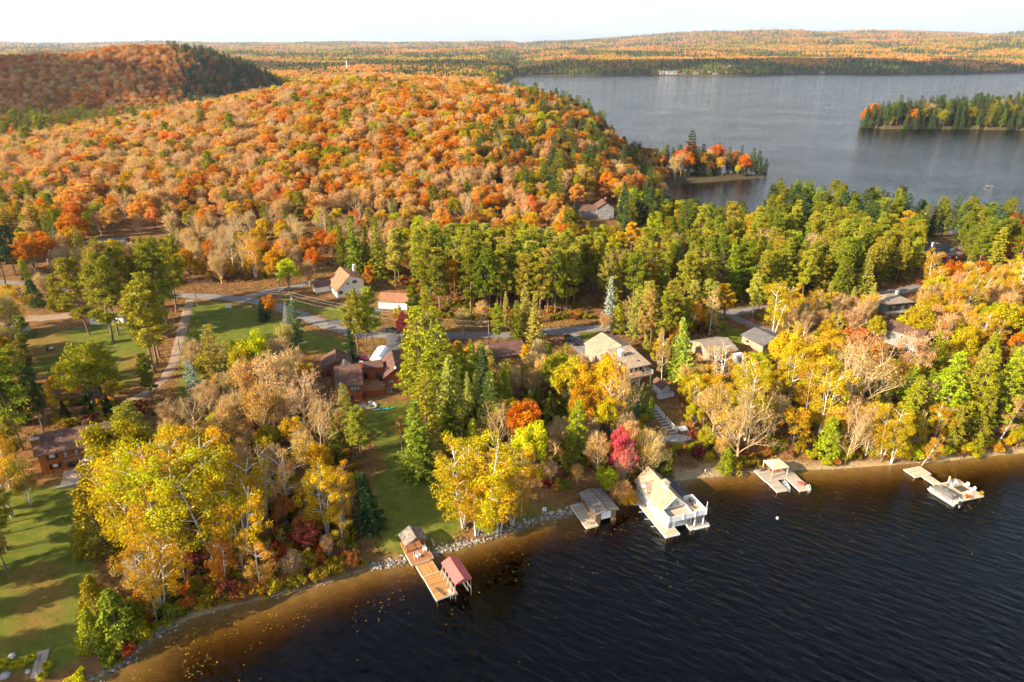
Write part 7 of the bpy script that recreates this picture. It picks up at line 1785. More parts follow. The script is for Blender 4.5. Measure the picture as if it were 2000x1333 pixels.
# rectangles of the photograph in which a house, car or boat stays in view: nearer trees must not hide them
PROTECT = [(635, 690, 805, 785), (70, 835, 190, 945), (632, 522, 716, 612), (735, 565, 805, 608), (1155, 655, 1280, 765), (1275, 745, 1312, 780), (1360, 655, 1445, 712), (1445, 640, 1505, 685),
           (1725, 570, 1800, 618), (1722, 638, 1815, 690), (1810, 468, 1895, 515), (1133, 385, 1208, 428), (395, 560, 700, 665), (740, 625, 790, 645), (1090, 645, 1165, 690), (340, 600, 365, 760), (290, 690, 340, 775),
           (1240, 925, 1390, 1045), (1115, 958, 1210, 1030), (1275, 785, 1345, 850), (780, 1030, 925, 1175), (1475, 890, 1585, 965), (700, 790, 870, 1090), (0, 960, 205, 1310), (1770, 905, 1925, 985), (974, 662, 1010, 702), (1290, 900, 1420, 945),
           (1305, 345, 1500, 390), (860, 640, 960, 668), (1040, 625, 1180, 665), (80, 600, 150, 645), (40, 670, 140, 740), (1425, 590, 1470, 640)]


def blocked(x, y, z, h, w):
    px, pt, d = proj(x, y, z + h); _, pb, _ = proj(x, y, z)
    r = w * FPX / d
    for (x0, y0, x1, y1) in PROTECT:
        if px + r * 0.8 > x0 and px - r * 0.8 < x1 and pb > y0 + 6 and pt + 4 < y1 and pb > y1 - 8:
            return True
        if x0 < px < x1 and y0 < pb < y1: return True
    return False

def clear_of_keepouts(x, y, pad=1.0):
    for (kx, ky, r) in KEEP_OUT:
        if (x - kx) ** 2 + (y - ky) ** 2 < (r + pad) ** 2: return False
    return True

def fill(poly_px, n, spacing, hr, kinds, seed, world=None):
    rng = np.random.default_rng(seed)
    P = np.array(many_at(poly_px)) if world is None else np.array(world)
    ws = np.array([k[2] for k in kinds], float); ws /= ws.sum()
    cnt = 0
    X = rng.uniform(P[:, 0].min(), P[:, 0].max(), 4000); Y = rng.uniform(P[:, 1].min(), P[:, 1].max(), 4000)
    ok = poly_sd(P, X, Y) > 0
    if world is None: ok &= SD(X, Y) > 0.8
    for x, y in zip(X[ok], Y[ok]):
        if cnt >= n: break
        kind, tint, _ = kinds[rng.choice(len(kinds), p=ws)]
        h = rng.uniform(*hr)
        if kind in ('redpine', 'whitepine', 'spruce'): h *= 1.12
        if kind == 'shrub': h = rng.uniform(1.6, 3.6)
        pd = PROTO[kind][0]; w = pd['w'] * h / pd['h']
        z = H1(x, y)
        if not clear_of_keepouts(x, y, 0.5 if kind == 'shrub' else 1.5): continue
        if any((t['x'] - x) ** 2 + (t['y'] - y) ** 2 < (spacing * (0.6 if kind == 'shrub' or t['kind'] == 'shrub' else 1.0)) ** 2 for t in TREES if abs(t['x'] - x) < spacing and abs(t['y'] - y) < spacing): continue
        if blocked(x, y, z, h, w): continue
        add_tree(kind, tint, float(x), float(y), float(h), float(rng.uniform(0.9, 1.15)))
        cnt += 1

def zones():
    fill([(770, 578), (860, 614), (1000, 624), (1130, 614), (1190, 600), (1170, 560), (1000, 546), (850, 546), (770, 552)], 95, 3.0, (17.5, 21), [('redpine', 'pine', 5), ('redpine', 'paleP', 2.5), ('redpine', 'green', 2), ('tall', 'gold', 0.5), ('spruce', 'green', 0.5)], 1)
    fill([(770, 542), (1000, 540), (1150, 530), (1140, 470), (1000, 470), (760, 460)], 55, 4.8, (9, 14), [('maple', 'gold', 1.5), ('maple', 'orange', 1.2), ('half', 'peach', 1.5), ('oak', 'lime', 1.2), ('spruce', 'green', 1), ('oak', 'olive', 1), ('half', 'tan', 1)], 36)
    fill([(1195, 600), (1330, 622), (1420, 602), (1500, 600), (1560, 592), (1640, 600), (1700, 590), (1740, 520), (1600, 480), (1400, 490), (1250, 510)], 100, 4.2, (15, 20), [('redpine', 'pine', 4), ('whitepine', 'pine', 2), ('redpine', 'green', 2), ('spruce', 'green', 1), ('tall', 'gold', 0.5), ('half', 'tan', 0.4)], 2)
    fill([(1130, 480), (1300, 490), (1500, 478), (1800, 520), (2010, 545), (2040, 440), (1800, 415), (1600, 405), (1450, 420), (1330, 425), (1210, 445)], 150, 5.4, (14, 20), [('redpine', 'green', 4), ('whitepine', 'dark', 2), ('whitepine', 'green', 3), ('spruce', 'dark', 2), ('tall', 'gold', 0.5), ('redpine', 'dark', 1.5), ('maple', 'lime', 0.4)], 3)
    fill([(330, 560), (430, 555), (520, 560), (640, 525), (760, 515), (760, 450), (500, 445), (330, 445)], 75, 5.0, (9, 14), [('maple', 'gold', 2), ('maple', 'orange', 1.5), ('half', 'tan', 2), ('bare', 'tan', 1.2), ('tall', 'lime', 1.0), ('half', 'pinktan', 1), ('spruce', 'green', 0.5), ('redpine', 'pine', 0.5)], 4)
    fill([(-40, 560), (100, 545), (190, 520), (200, 440), (-40, 430)], 40, 5.0, (12, 18), [('redpine', 'green', 2), ('maple', 'gold', 1), ('maple', 'orange', 1), ('half', 'peach', 2), ('whitepine', 'pine', 1)], 5)
    fill([(330, 800), (420, 765), (560, 745), (650, 790), (690, 880), (640, 960), (480, 960), (330, 900)], 40, 3.8, (7, 11), [('bare', 'tan', 0.8), ('half', 'tan', 2.4), ('half', 'gold', 1.5), ('half', 'peach', 1), ('maple', 'gold', 0.9), ('maple', 'lime', 0.9)], 6)
    fill([(235, 1060), (330, 980), (520, 980), (640, 960), (690, 1000), (700, 1090), (560, 1140), (380, 1180), (250, 1200)], 45, 3.2, (4, 9), [('birch1', 'gold', 1.5), ('maple', 'olive', 1.2), ('half', 'brown', 1.4), ('maple', 'russet', 0.8), ('maple', 'maroon', 0.5)], 7)
    fill([(225, 1080), (330, 1010), (690, 950), (720, 1090), (640, 1132), (560, 1156), (430, 1182), (350, 1210), (240, 1245)], 120, 2.6, (2, 3), [('shrub', 'maroon', 1.2), ('shrub', 'olive', 2), ('shrub', 'orange', 1.0), ('shrub', 'green', 1.2), ('shrub', 'russet', 1.6), ('shrub', 'gold', 0.8), ('shrub', 'red', 0.4)], 8)
    fill([(1000, 760), (1080, 720), (1160, 770), (1230, 850), (1245, 935), (1150, 975), (1060, 960), (990, 870)], 70, 2.9, (5, 10), [('oak', 'lime', 1.0), ('whitepine', 'green', 1.0), ('half', 'gold', 1.0), ('shrub', 'green', 2), ('shrub', 'olive', 2), ('shrub', 'russet', 1), ('half', 'tan', 1), ('cedar', 'green', 1), ('maple', 'olive', 0.8)], 9)
    fill([(1320, 770), (1400, 730), (1500, 720), (1650, 700), (1700, 720), (1660, 850), (1600, 890), (1440, 905), (1380, 885), (1340, 820)], 85, 3.5, (7, 12), [('oak', 'gold', 1.6), ('birch', 'yellow', 1.6), ('half', 'tan', 0.8), ('bare', 'tan', 0.4), ('half', 'gold', 1.4), ('maple', 'lime', 1.4), ('oak', 'yellow', 1.2), ('shrub', 'olive', 1.5), ('shrub', 'russet', 0.8), ('shrub', 'green', 1)], 10)
    fill([(1610, 890), (1700, 905), (1790, 892), (1840, 885), (2040, 860), (2060, 720), (1900, 720), (1800, 740), (1680, 770)], 85, 3.8, (8, 14), [('whitepine', 'fresh', 3.2), ('whitepine', 'paleP', 1.5), ('birch', 'yellow', 1.3), ('birch', 'gold', 0.8), ('oak', 'gold', 0.5), ('shrub', 'lime', 1.5), ('cedar', 'fresh', 1), ('half', 'tan', 0.7), ('spruce', 'green', 0.7)], 11)
    fill([(1700, 700), (1850, 690), (2060, 700), (2060, 560), (1850, 560), (1800, 610), (1700, 640)], 65, 4.6, (9, 13), [('half', 'peach', 1.6), ('birch', 'gold', 1.4), ('oak', 'gold', 1.5), ('bare', 'tan', 0.5), ('oak', 'lime', 1.6), ('maple', 'orange', 0.6)], 12)
    fill([(1290, 760), (1290, 800), (1330, 870), (1420, 905), (1300, 935), (1250, 900), (1230, 830)], 22, 2.6, (2, 3), [('shrub', 'green', 2), ('shrub', 'lime', 1.2), ('shrub', 'maroon', 0.8), ('shrub', 'gold', 0.8)], 13)
    fill([(1310, 352), (1400, 350), (1480, 343), (1500, 336), (1440, 322), (1310, 326)], 55, 3.8, (11, 19), [('maple', 'flame', 0.7), ('half', 'pinktan', 1), ('whitepine', 'dark', 2.2), ('spruce', 'dark', 1), ('maple', 'gold', 0.9), ('oak', 'olive', 0.8), ('shrub', 'olive', 2), ('shrub', 'russet', 1)], 14)
    fill(None, 150, 6.2, (19, 27), [('whitepine', 'dark', 4), ('spruce', 'dark', 3), ('whitepine', 'green', 1.5), ('redpine', 'dark', 3), ('maple', 'orange', 0.35), ('oak', 'olive', 0.8), ('half', 'brown', 0.5), ('maple', 'gold', 0.25)], 15, world=[(433, 876), (470, 860), (540, 864), (600, 852), (680, 820), (740, 800), (760, 822), (690, 855), (600, 886), (540, 896), (470, 893), (437, 893)])
    fill([(100, 770), (250, 770), (260, 850), (120, 850)], 14, 3.5, (4, 7), [('cedar', 'deep', 2), ('shrub', 'olive', 1.5), ('maple', 'olive', 1)], 16)
    fill([(1140, 440), (1200, 400), (1330, 400), (1320, 440), (1250, 445)], 30, 5.5, (10, 17), [('whitepine', 'dark', 2), ('spruce', 'dark', 1.5), ('maple', 'lime', 1), ('tall', 'gold', 1), ('maple', 'olive', 1)], 17)
    fill(None, 16, 5.0, (13, 18), [('redpine', 'pine', 2), ('oak', 'olive', 1), ('birch', 'gold', 1)], 35, world=[(-135, 50), (-92, 60), (-99, 92), (-135, 88)])
    fill([(-60, 1000), (0, 940), (60, 880), (60, 960), (20, 1100), (-60, 1150)], 8, 5, (10, 14), [('redpine', 'pine', 1), ('birch', 'gold', 1)], 18)
    fill([(150, 1333), (180, 1300), (220, 1220), (320, 1200), (330, 1235), (250, 1285), (200, 1325)], 26, 2.0, (1, 2), [('shrub', 'lime', 2), ('shrub', 'green', 2), ('shrub', 'olive', 1), ('shrub', 'red', 0.3)], 19)
    fill([(330, 1222), (420, 1190), (560, 1158), (720, 1108), (715, 1090), (560, 1140), (420, 1170), (330, 1200)], 26, 1.9, (1, 2), [('shrub', 'olive', 2), ('shrub', 'green', 1), ('shrub', 'gold', 1), ('shrub', 'russet', 1)], 33)
    fill([(1420, 918), (1600, 912), (1790, 898), (2040, 872), (2040, 858), (1800, 880), (1600, 895), (1420, 905)], 34, 2.2, (1, 2), [('shrub', 'lime', 2), ('shrub', 'gold', 1.5), ('shrub', 'olive', 1), ('shrub', 'russet', 0.7)], 34)
    fill([(1500, 600), (1700, 600), (1720, 640), (1600, 700), (1480, 700), (1380, 720), (1300, 700), (1300, 640), (1420, 640)], 34, 4.6, (7, 11), [('half', 'tan', 1), ('maple', 'gold', 1), ('birch', 'yellow', 1), ('shrub', 'lime', 1)], 20)
    fill([(-40, 690), (100, 690), (250, 765), (330, 800), (250, 850), (100, 855), (-40, 870)], 26, 4.2, (8, 15), [('redpine', 'green', 1.5), ('cedar', 'dark', 1.5), ('oak', 'olive', 1.2), ('redpine', 'pine', 1), ('half', 'olive', 0.8), ('maple', 'gold', 0.6)], 22)
    fill([(800, 760), (900, 740), (990, 760), (985, 890), (900, 920), (820, 900)], 16, 2.8, (8, 14), [('spruce', 'green', 2), ('spruce', 'paleP', 1.5), ('whitepine', 'fresh', 1)], 37)
    fill([(800, 690), (1000, 700), (1090, 690), (1160, 700), (1110, 780), (1000, 790), (830, 770)], 30, 3.8, (8, 14), [('spruce', 'green', 1.5), ('spruce', 'paleP', 1), ('whitepine', 'pine', 1), ('half', 'tan', 1), ('maple', 'olive', 1), ('tall', 'gold', 0.8)], 23)
    fill([(380, 700), (470, 690), (560, 715), (480, 800), (340, 800)], 12, 4.0, (7, 11), [('whitepine', 'paleP', 1), ('oak', 'lime', 1), ('half', 'tan', 1.5), ('half', 'gold', 1)], 24)
    fill([(800, 640), (1000, 640), (1060, 650), (1180, 630), (1300, 640), (1300, 680), (1180, 660), (1000, 690), (820, 690)], 20, 4.5, (8, 14), [('spruce', 'paleP', 1), ('half', 'olive', 1), ('redpine', 'pine', 1.5), ('half', 'pinktan', 0.8), ('maple', 'gold', 0.7)], 25)
    fill([(1330, 690), (1520, 700), (1700, 690), (1720, 740), (1500, 770), (1330, 760)], 24, 4.0, (6, 9), [('oak', 'gold', 1), ('maple', 'lime', 1), ('half', 'gold', 1), ('oak', 'yellow', 1)], 26)
    fill([(1170, 690), (1300, 690), (1430, 655), (1480, 640), (1480, 615), (1330, 640), (1180, 655)], 26, 3.6, (13, 17), [('redpine', 'paleP', 2), ('redpine', 'pine', 2), ('whitepine', 'paleP', 1), ('tall', 'gold', 0.5), ('maple', 'lime', 0.5)], 30)
    fill([(800, 672), (960, 668), (1060, 672), (1060, 690), (960, 700), (810, 700)], 14, 4.0, (9, 14), [('redpine', 'pine', 2), ('spruce', 'green', 1), ('half', 'olive', 1), ('maple', 'lime', 0.7)], 31)
    fill([(1500, 650), (1720, 640), (1720, 612), (1500, 618)], 16, 4.5, (9, 13), [('birch', 'yellow', 1), ('half', 'peach', 1), ('oak', 'lime', 1), ('spruce', 'paleP', 1)], 32)
    # foot of the hill: trees one can still tell apart
    fill([(0, 470), (200, 470), (330, 455), (760, 452), (1000, 490), (1140, 470), (1230, 420), (1230, 380), (1000, 370), (600, 365), (300, 365), (0, 375)], 230, 6.4, (10, 16), [('half', 'peach', 5), ('half', 'pinktan', 3.5), ('maple', 'peach', 2.5), ('maple', 'orange', 1.6), ('maple', 'gold', 1.5), ('bare', 'tan', 1.5), ('oak', 'russet', 0.8), ('maple', 'flame', 0.5), ('oak', 'olive', 0.9), ('redpine', 'pine', 1.0), ('whitepine', 'green', 0.5), ('spruce', 'dark', 0.4)], 21)
    fill([(1480, 605), (1720, 592), (1860, 545), (1960, 520), (1990, 480), (1800, 480), (1600, 515), (1480, 540)], 60, 4.6, (12, 18), [('redpine', 'pine', 2), ('redpine', 'green', 2), ('whitepine', 'pine', 2), ('spruce', 'green', 1), ('tall', 'gold', 0.5)], 27)
    fill([(1090, 470), (1130, 420), (1230, 432), (1330, 440), (1330, 480), (1200, 500)], 26, 4.8, (9, 15), [('maple', 'olive', 1.5), ('oak', 'lime', 1), ('whitepine', 'green', 1.5), ('tall', 'gold', 1), ('spruce', 'dark', 1)], 28)
    fill([(-60, 610), (60, 610), (160, 590), (340, 560), (340, 520), (-60, 500)], 26, 5.0, (8, 14), [('half', 'olive', 1), ('redpine', 'pine', 1.5), ('maple', 'gold', 1), ('cedar', 'dark', 0.8), ('half', 'tan', 1)], 29)

def build_trees():
    zones()
    marks = LANDMARKS
    # names by look and by the nearest thing one can find
    groups = {}
    for i, t in enumerate(TREES):
        px, py, d = proj(t['x'], t['y'], t['z'] + 0.5 * t['h'])
        tall = t['h'] / (PROTO[t['kind']][0]['h'])
        word = CWORD[t['tint']] + ' ' + KWORD[t['kind']]
        t['word'] = word
        if t['y'] > 800: key = ('island',)
        elif t['y'] > 300 and t['x'] < 95: key = ('hill',)
        else:
            best = min(marks, key=lambda m: (m[1] - t['x']) ** 2 + (m[2] - t['y']) ** 2)
            key = best[0]
            t['d'] = math.hypot(best[1] - t['x'], best[2] - t['y'])
        groups.setdefault((key, word), []).append(t)
    ORD = ['nearest', 'second nearest', 'third nearest', 'fourth nearest', 'fifth nearest', 'sixth nearest', 'seventh nearest', 'eighth nearest', 'ninth nearest', 'tenth nearest',
           'eleventh nearest', 'twelfth nearest', 'thirteenth nearest', 'fourteenth nearest', 'fifteenth nearest', 'sixteenth nearest', 'seventeenth nearest', 'eighteenth nearest', 'nineteenth nearest', 'twentieth nearest']
    for (key, word), L in groups.items():
        if key == ('island',):
            for t in L: t['label'] = word + ' in the wood on the far peninsula'; t['group'] = word + 's on the far peninsula'
        elif key == ('hill',):
            for t in L: t['label'] = word + ' in the autumn wood covering the nearest hill'; t['group'] = word + 's on the nearest hill'
        else:
            L.sort(key=lambda t: t['d'])
            for k, t in enumerate(L):
                o = ORD[k] if k < len(ORD) else '%dth nearest' % (k + 1)
                t['label'] = (word + ' ' + ('beside ' if t['d'] < 9 else 'near ') + key) if len(L) == 1 else (o + ' ' + word + ' to ' + key)
                t['group'] = ('shrubs' if t['kind'] == 'shrub' else KNAME[t['kind']].replace('_', ' ') + 's') + ' around the cottages'
    rng = np.random.default_rng(99)
    for t in TREES:
        P = PROTO[t['kind']]; p = P[rng.integers(0, len(P))]
        s = t['h'] / p['h']; w = s * t['wf']
        if t['kind'] not in ('leanbirch',): rz = rng.random() * 6.283
        else: rz = rng.normal() * 0.3
        nm = KNAME[t['kind']]
        root = thing(nm, t['label'], 'shrub' if t['kind'] == 'shrub' else ('pine' if 'pine' in nm else 'tree' if 'bare' in nm else nm.split('_')[0]), (t['x'], t['y'], t['z']), rz, t['group'])
        root.scale = (w, w, s)
        root.rotation_euler = (rng.normal() * 0.025, rng.normal() * 0.025, rz)
        a = link('stems' if t['kind'] == 'shrub' else 'trunk', p['trunk'], root)
        b = link('foliage' if t['kind'] == 'shrub' else 'crown', p['crown'], root)
        b['tint'] = jit(t['tint'], rng)

# ------------------------------------------------------------------ woods that read as one mass
def far_tree(seed, conifer=False):
    rng = np.random.default_rng(seed)
    if conifer:
        C = [(0, 0, 3 + 2.2 * k) for k in range(6)]; R = [3.0, 2.8, 2.3, 1.8, 1.2, 0.6]
        p = clump_leaves(rng, np.array(C, float), np.array(R), 14, 1.0, 0.8, np.linspace(0.2, 0.6, 6))
    else:
        C = unit(rng, 12) * np.array([3.4, 3.4, 3.2]) + np.array([0, 0, 8.0]); R = np.full(12, 1.9)
        p = clump_leaves(rng, C, R, 11, 0.95, 0.9)
    return leaf_mesh('far_tree', [p], MATS['needle' if conifer else 'leaf'])

def wood_group(name, seeds_kinds):
    c = bpy.data.collections.new(name)
    for i, me in enumerate(seeds_kinds):
        o = bpy.data.objects.new('%s_%02d' % (name, i), me); c.objects.link(o)
    return c

def gn_instances(coll):
    g = bpy.data.node_groups.new('plant_' + coll.name, 'GeometryNodeTree')
    g.interface.new_socket('Geometry', in_out='INPUT', socket_type='NodeSocketGeometry')
    g.interface.new_socket('Geometry', in_out='OUTPUT', socket_type='NodeSocketGeometry')
    N = g.nodes.new; L = g.links.new
    gi = N('NodeGroupInput'); go = N('NodeGroupOutput')
    ci = N('GeometryNodeCollectionInfo'); ci.inputs['Collection'].default_value = coll
    ci.inputs['Separate Children'].default_value = True; ci.inputs['Reset Children'].default_value = True
    iop = N('GeometryNodeInstanceOnPoints'); iop.inputs['Pick Instance'].default_value = True
    def at_(name, typ):
        n = N('GeometryNodeInputNamedAttribute'); n.data_type = typ; n.inputs['Name'].default_value = name
        return n.outputs['Attribute']
    L(gi.outputs[0], iop.inputs['Points']); L(ci.outputs[0], iop.inputs['Instance'])
    L(at_('pick', 'INT'), iop.inputs['Instance Index'])
    L(at_('rot', 'FLOAT_VECTOR'), iop.inputs['Rotation']); L(at_('size', 'FLOAT_VECTOR'), iop.inputs['Scale'])
    L(iop.outputs[0], go.inputs[0])
    return g

def wood(name, label, cat, coll, names, X, Y, Z, picks, tints, sizes, rng):
    n = len(X)
    me = bpy.data.meshes.new(name)
    me.vertices.add(n); me.vertices.foreach_set('co', np.stack([X, Y, Z], 1).astype(np.float32).ravel())
    order = sorted(range(len(names)), key=lambda i: '%s_%02d' % (coll.name, i))
    a = me.attributes.new('pick', 'INT', 'POINT'); a.data.foreach_set('value', np.asarray(picks, np.int32))
    a = me.attributes.new('rot', 'FLOAT_VECTOR', 'POINT'); r = np.zeros((n, 3), np.float32); r[:, 2] = rng.random(n) * 6.283; a.data.foreach_set('vector', r.ravel())
    a = me.attributes.new('size', 'FLOAT_VECTOR', 'POINT'); a.data.foreach_set('vector', np.asarray(sizes, np.float32).ravel())
    a = me.attributes.new('tint', 'FLOAT_COLOR', 'POINT'); c = np.ones((n, 4), np.float32); c[:, :3] = tints; a.data.foreach_set('color', c.ravel())
    o = link(name, me)
    md = o.modifiers.new('plant', 'NODES'); md.node_group = gn_instances(coll)
    tag(o, label, cat, kind='stuff')
    return o

def scatter(xr, yr, sp, rng):
    gx = np.arange(xr[0], xr[1], sp); gy = np.arange(yr[0], yr[1], sp)
    X, Y = np.meshgrid(gx, gy); X = X.ravel() + rng.uniform(-0.42, 0.42, X.size) * sp; Y = Y.ravel() + rng.uniform(-0.42, 0.42, Y.size) * sp
    return X, Y

def choose(rng, n, table):
    w = np.array([t[2] for t in table], float); w /= w.sum()
    return rng.choice(len(table), n, p=w)

def tint_rows(rng, names):
    T = np.array([TINT[k] for k in names]); n = len(T)
    return np.clip(T * (1 + rng.normal(size=(n, 3)) * np.array([0.05, 0.075, 0.11])) * (1 + rng.normal(size=(n, 1)) * 0.09), 0.01, 0.8)

def build_thicket():
    """low brush between the trees of the lots, too dense to count"""
    rng = np.random.default_rng(404)
    coll = wood_group('thicket', [join_mesh('brush', PROTO['shrub'][k]['trunk'], PROTO['shrub'][k]['crown']) for k in range(3)])
    Pz = [many_at(p) for p in ([(225, 1090), (330, 960), (420, 780), (640, 780), (700, 900), (715, 1080), (560, 1150), (430, 1180), (350, 1208), (250, 1240), (190, 1290)], [(1010, 740), (1160, 740), (1235, 830), (1260, 950), (1180, 975), (1060, 960), (960, 890)],
          [(1290, 780), (1400, 720), (1600, 690), (1720, 700), (1660, 870), (1600, 905), (1440, 910), (1310, 930), (1290, 880)], [(1620, 900), (1780, 895), (2060, 862), (2080, 640), (1850, 640), (1700, 700)], [(100, 780), (320, 790), (260, 860), (80, 850)],
          [(330, 560), (700, 530), (760, 460), (330, 460)], [(820, 690), (1000, 720), (1000, 900), (900, 930), (800, 820)], [(760, 530), (1000, 500), (1200, 545), (1200, 622), (1040, 628), (860, 628), (770, 600)], [(1180, 550), (1500, 500), (1850, 520), (1800, 600), (1480, 640), (1330, 690), (1200, 690)], [(-40, 500), (330, 470), (340, 560), (-40, 600)])]
    X = rng.uniform(-170, 210, 44000); Y = rng.uniform(80, 320, 44000); ok = np.zeros(len(X), bool)
    for P in Pz: ok |= poly_sd(P, X, Y) > 0
    ok &= SD(X, Y) > 1.5
    for P in LAWNS: ok &= poly_sd(P, X, Y) < 0.3
    ok &= fbm(X / 9, Y / 9, 88, 3) > 0.40
    X, Y = X[ok], Y[ok]
    g = np.ones(len(X), bool)
    for a, b, c in KEEP_OUT: g &= (X - a) ** 2 + (Y - b) ** 2 > (c + 0.8) ** 2
    X, Y = X[g], Y[g]; Z = HZ(X, Y)
    g = np.array([not blocked(x, y, z, 1.6, 0.9) for x, y, z in zip(X, Y, Z)]); X, Y, Z = X[g][:4600], Y[g][:4600], Z[g][:4600]; n = len(X)
    pal = np.array(['olive', 'green', 'russet', 'brown', 'olive', 'gold', 'maroon', 'lime', 'tan']); patch = vnoise(X / 7, Y / 7, 19)
    names = pal[np.clip((patch * 9 + rng.normal(size=n) * 1.6).astype(int), 0, 8)]
    s = rng.uniform(0.35, 0.8, n)
    wood('thicket', 'low tangled brush between the trees of the shore lots', 'brush', coll, [0, 1, 2], X, Y, Z, rng.integers(0, 3, n), tint_rows(rng, names), np.stack([s * 1.25, s * 1.25, s], 1), rng)

def build_woods():
    rng = np.random.default_rng(7)
    kinds = ['maple', 'maple', 'oak', 'oak', 'half', 'half', 'half', 'bare', 'spruce', 'whitepine', 'redpine', 'tall']
    vari = [0, 1, 0, 1, 0, 1, 2, 0, 0, 0, 0, 0]
    meshes = [join_mesh('wood_tree', PROTO[k][v]['trunk'], PROTO[k][v]['crown']) for k, v in zip(kinds, vari)]
    coll = wood_group('hill_wood', meshes)
    kidx = {}
    for i, k in enumerate(kinds): kidx.setdefault(k, []).append(i)
    # the hill behind the houses
    X, Y = scatter((-680, 150), (352, 780), 5.2, rng)
    ry = np.interp(X, _rx, _ry)
    ok = (Y < ry + 70) & (SD(X, Y) > 6) & (np.abs(X) < 0.95 * Y + 20)
    # not where single trees already stand
    tx = np.array([t['x'] for t in TREES if t['y'] > 300]); ty = np.array([t['y'] for t in TREES if t['y'] > 300])
    X, Y = X[ok], Y[ok]
    keep = np.ones(len(X), bool)
    for a, b in zip(tx, ty): keep &= (X - a) ** 2 + (Y - b) ** 2 > 22
    # leave the yards clear
    px, py, _ = proj(X, Y, HZ(X, Y))
    keep &= ~((py > 335) & (px > 1290)) & ~((py > 400) & (px > 1100)) & ~((py > 455) & (px > 340)) & ~((py > 425) & (px < 200) & (px > 60)) & ~((py > 470))
    X, Y = X[keep], Y[keep]; Z = HZ(X, Y); n = len(X)
    px, py, _ = proj(X, Y, Z)
    table = [('half', 'peach', 30), ('half', 'pinktan', 14), ('half', 'tan', 12), ('maple', 'peach', 26), ('maple', 'orange', 10), ('maple', 'gold', 9), ('oak', 'olive', 4), ('bare', 'tan', 6), ('maple', 'flame', 1.5), ('oak', 'lime', 2), ('redpine', 'pine', 1.6), ('whitepine', 'green', 0.8)]
    tableR = [('oak', 'russet', 18), ('maple', 'orange', 16), ('half', 'russet', 10), ('oak', 'olive', 12), ('spruce', 'dark', 24), ('whitepine', 'dark', 20), ('whitepine', 'green', 8), ('maple', 'gold', 10), ('half', 'peach', 6), ('half', 'brown', 8), ('oak', 'lime', 4), ('maple', 'red', 1.5)]
    tableO = [('oak', 'orange', 18), ('oak', 'peach', 14), ('maple', 'gold', 12), ('oak', 'olive', 8), ('maple', 'orange', 14), ('half', 'peach', 24), ('half', 'russet', 8), ('oak', 'lime', 3), ('bare', 'tan', 3), ('spruce', 'green', 0.6)]
    patch = fbm(X / 55, Y / 55, 77, 3)
    i1 = choose(rng, n, table); i2 = choose(rng, n, tableR); i3 = choose(rng, n, tableO)
    wr = sstep(900, 1090, px + 160 * (patch - 0.45) + 0.35 * (py - 200)); wo = sstep(420, 640, px + 260 * (patch - 0.45))
    names = []; picks = []
    r1 = rng.random(n); r2 = rng.random(n)
    for k in range(n):
        tb = tableR[i2[k]] if r1[k] < wr[k] else (tableO[i3[k]] if r2[k] < wo[k] * 0.85 else table[i1[k]])
        names.append(tb[1]); L = kidx[tb[0]]; picks.append(L[rng.integers(0, len(L))])
    s = rng.uniform(0.55, 1.02, n); wdt = s * rng.uniform(0.9, 1.4, n)
    con = np.isin(np.array(picks), [8, 9, 10]); s = np.where(con, s * 0.95, s)
    wood('hill_wood', 'dense autumn wood of orange, tan and gold trees over the nearest hill', 'wood', coll, kinds, X, Y, Z, picks, tint_rows(rng, names), np.stack([wdt, wdt, s], 1), rng)

    # the hill on the left and the valley in front of it
    X, Y = scatter((-1250, -180), (620, 1330), 7.0, rng)
    ok = (np.abs(X) < 0.86 * Y + 30) & (Y > np.interp(X, _rx, _ry) + 60) & (SD(X, Y) > 8)
    X, Y = X[ok], Y[ok]; Z = HZ(X, Y); n = len(X)
    px, py, _ = proj(X, Y, Z)
    patch = fbm(X / 60, Y / 60, 55, 3)
    tA = [('maple', 'russet', 22), ('half', 'pinktan', 18), ('half', 'peach', 14), ('maple', 'red', 5), ('oak', 'orange', 14), ('oak', 'russet', 14), ('oak', 'olive', 5), ('half', 'russet', 10)]
    tB = [('spruce', 'deep', 20), ('whitepine', 'dark', 20), ('oak', 'brown', 6), ('maple', 'russet', 4), ('half', 'brown', 5)]
    tC = [('whitepine', 'green', 8), ('maple', 'flame', 6), ('oak', 'olive', 6), ('maple', 'gold', 5), ('maple', 'red', 5), ('oak', 'orange', 8), ('redpine', 'pine', 4)]
    iA = choose(rng, n, tA); iB = choose(rng, n, tB); iC = choose(rng, n, tC)
    wB = sstep(330, 390, px + 100 * (patch - 0.45)) * (Y > 850); wC = sstep(840, 760, Y)
    names = []; picks = []; r1 = rng.random(n); r2 = rng.random(n)
    for k in range(n):
        tb = tC[iC[k]] if r2[k] < wC[k] else (tB[iB[k]] if r1[k] < wB[k] else tA[iA[k]])
        names.append(tb[1]); L = kidx[tb[0]]; picks.append(L[rng.integers(0, len(L))])
    s = rng.uniform(0.75, 1.15, n); wdt = s * rng.uniform(0.9, 1.2, n)
    wood('russet_wood', 'russet and maroon wood over the dark hill with a conifer cliff', 'wood', coll, kinds, X, Y, Z, picks, tint_rows(rng, names), np.stack([wdt, wdt, s], 1), rng)

    # back of the peninsula
    X, Y = scatter((440, 1150), (790, 1040), 7.5, rng); ok = poly_sd(ISLAND, X, Y) > 1.5
    for t in TREES:
        if t['y'] > 780: ok &= (X - t['x']) ** 2 + (Y - t['y']) ** 2 > 25
    X, Y = X[ok], Y[ok]; Z = HZ(X, Y); n = len(X)
    tI = [('whitepine', 'dark', 4), ('spruce', 'dark', 3), ('whitepine', 'green', 1.2), ('redpine', 'dark', 2), ('maple', 'orange', 0.3), ('oak', 'olive', 0.9), ('half', 'brown', 0.4)]
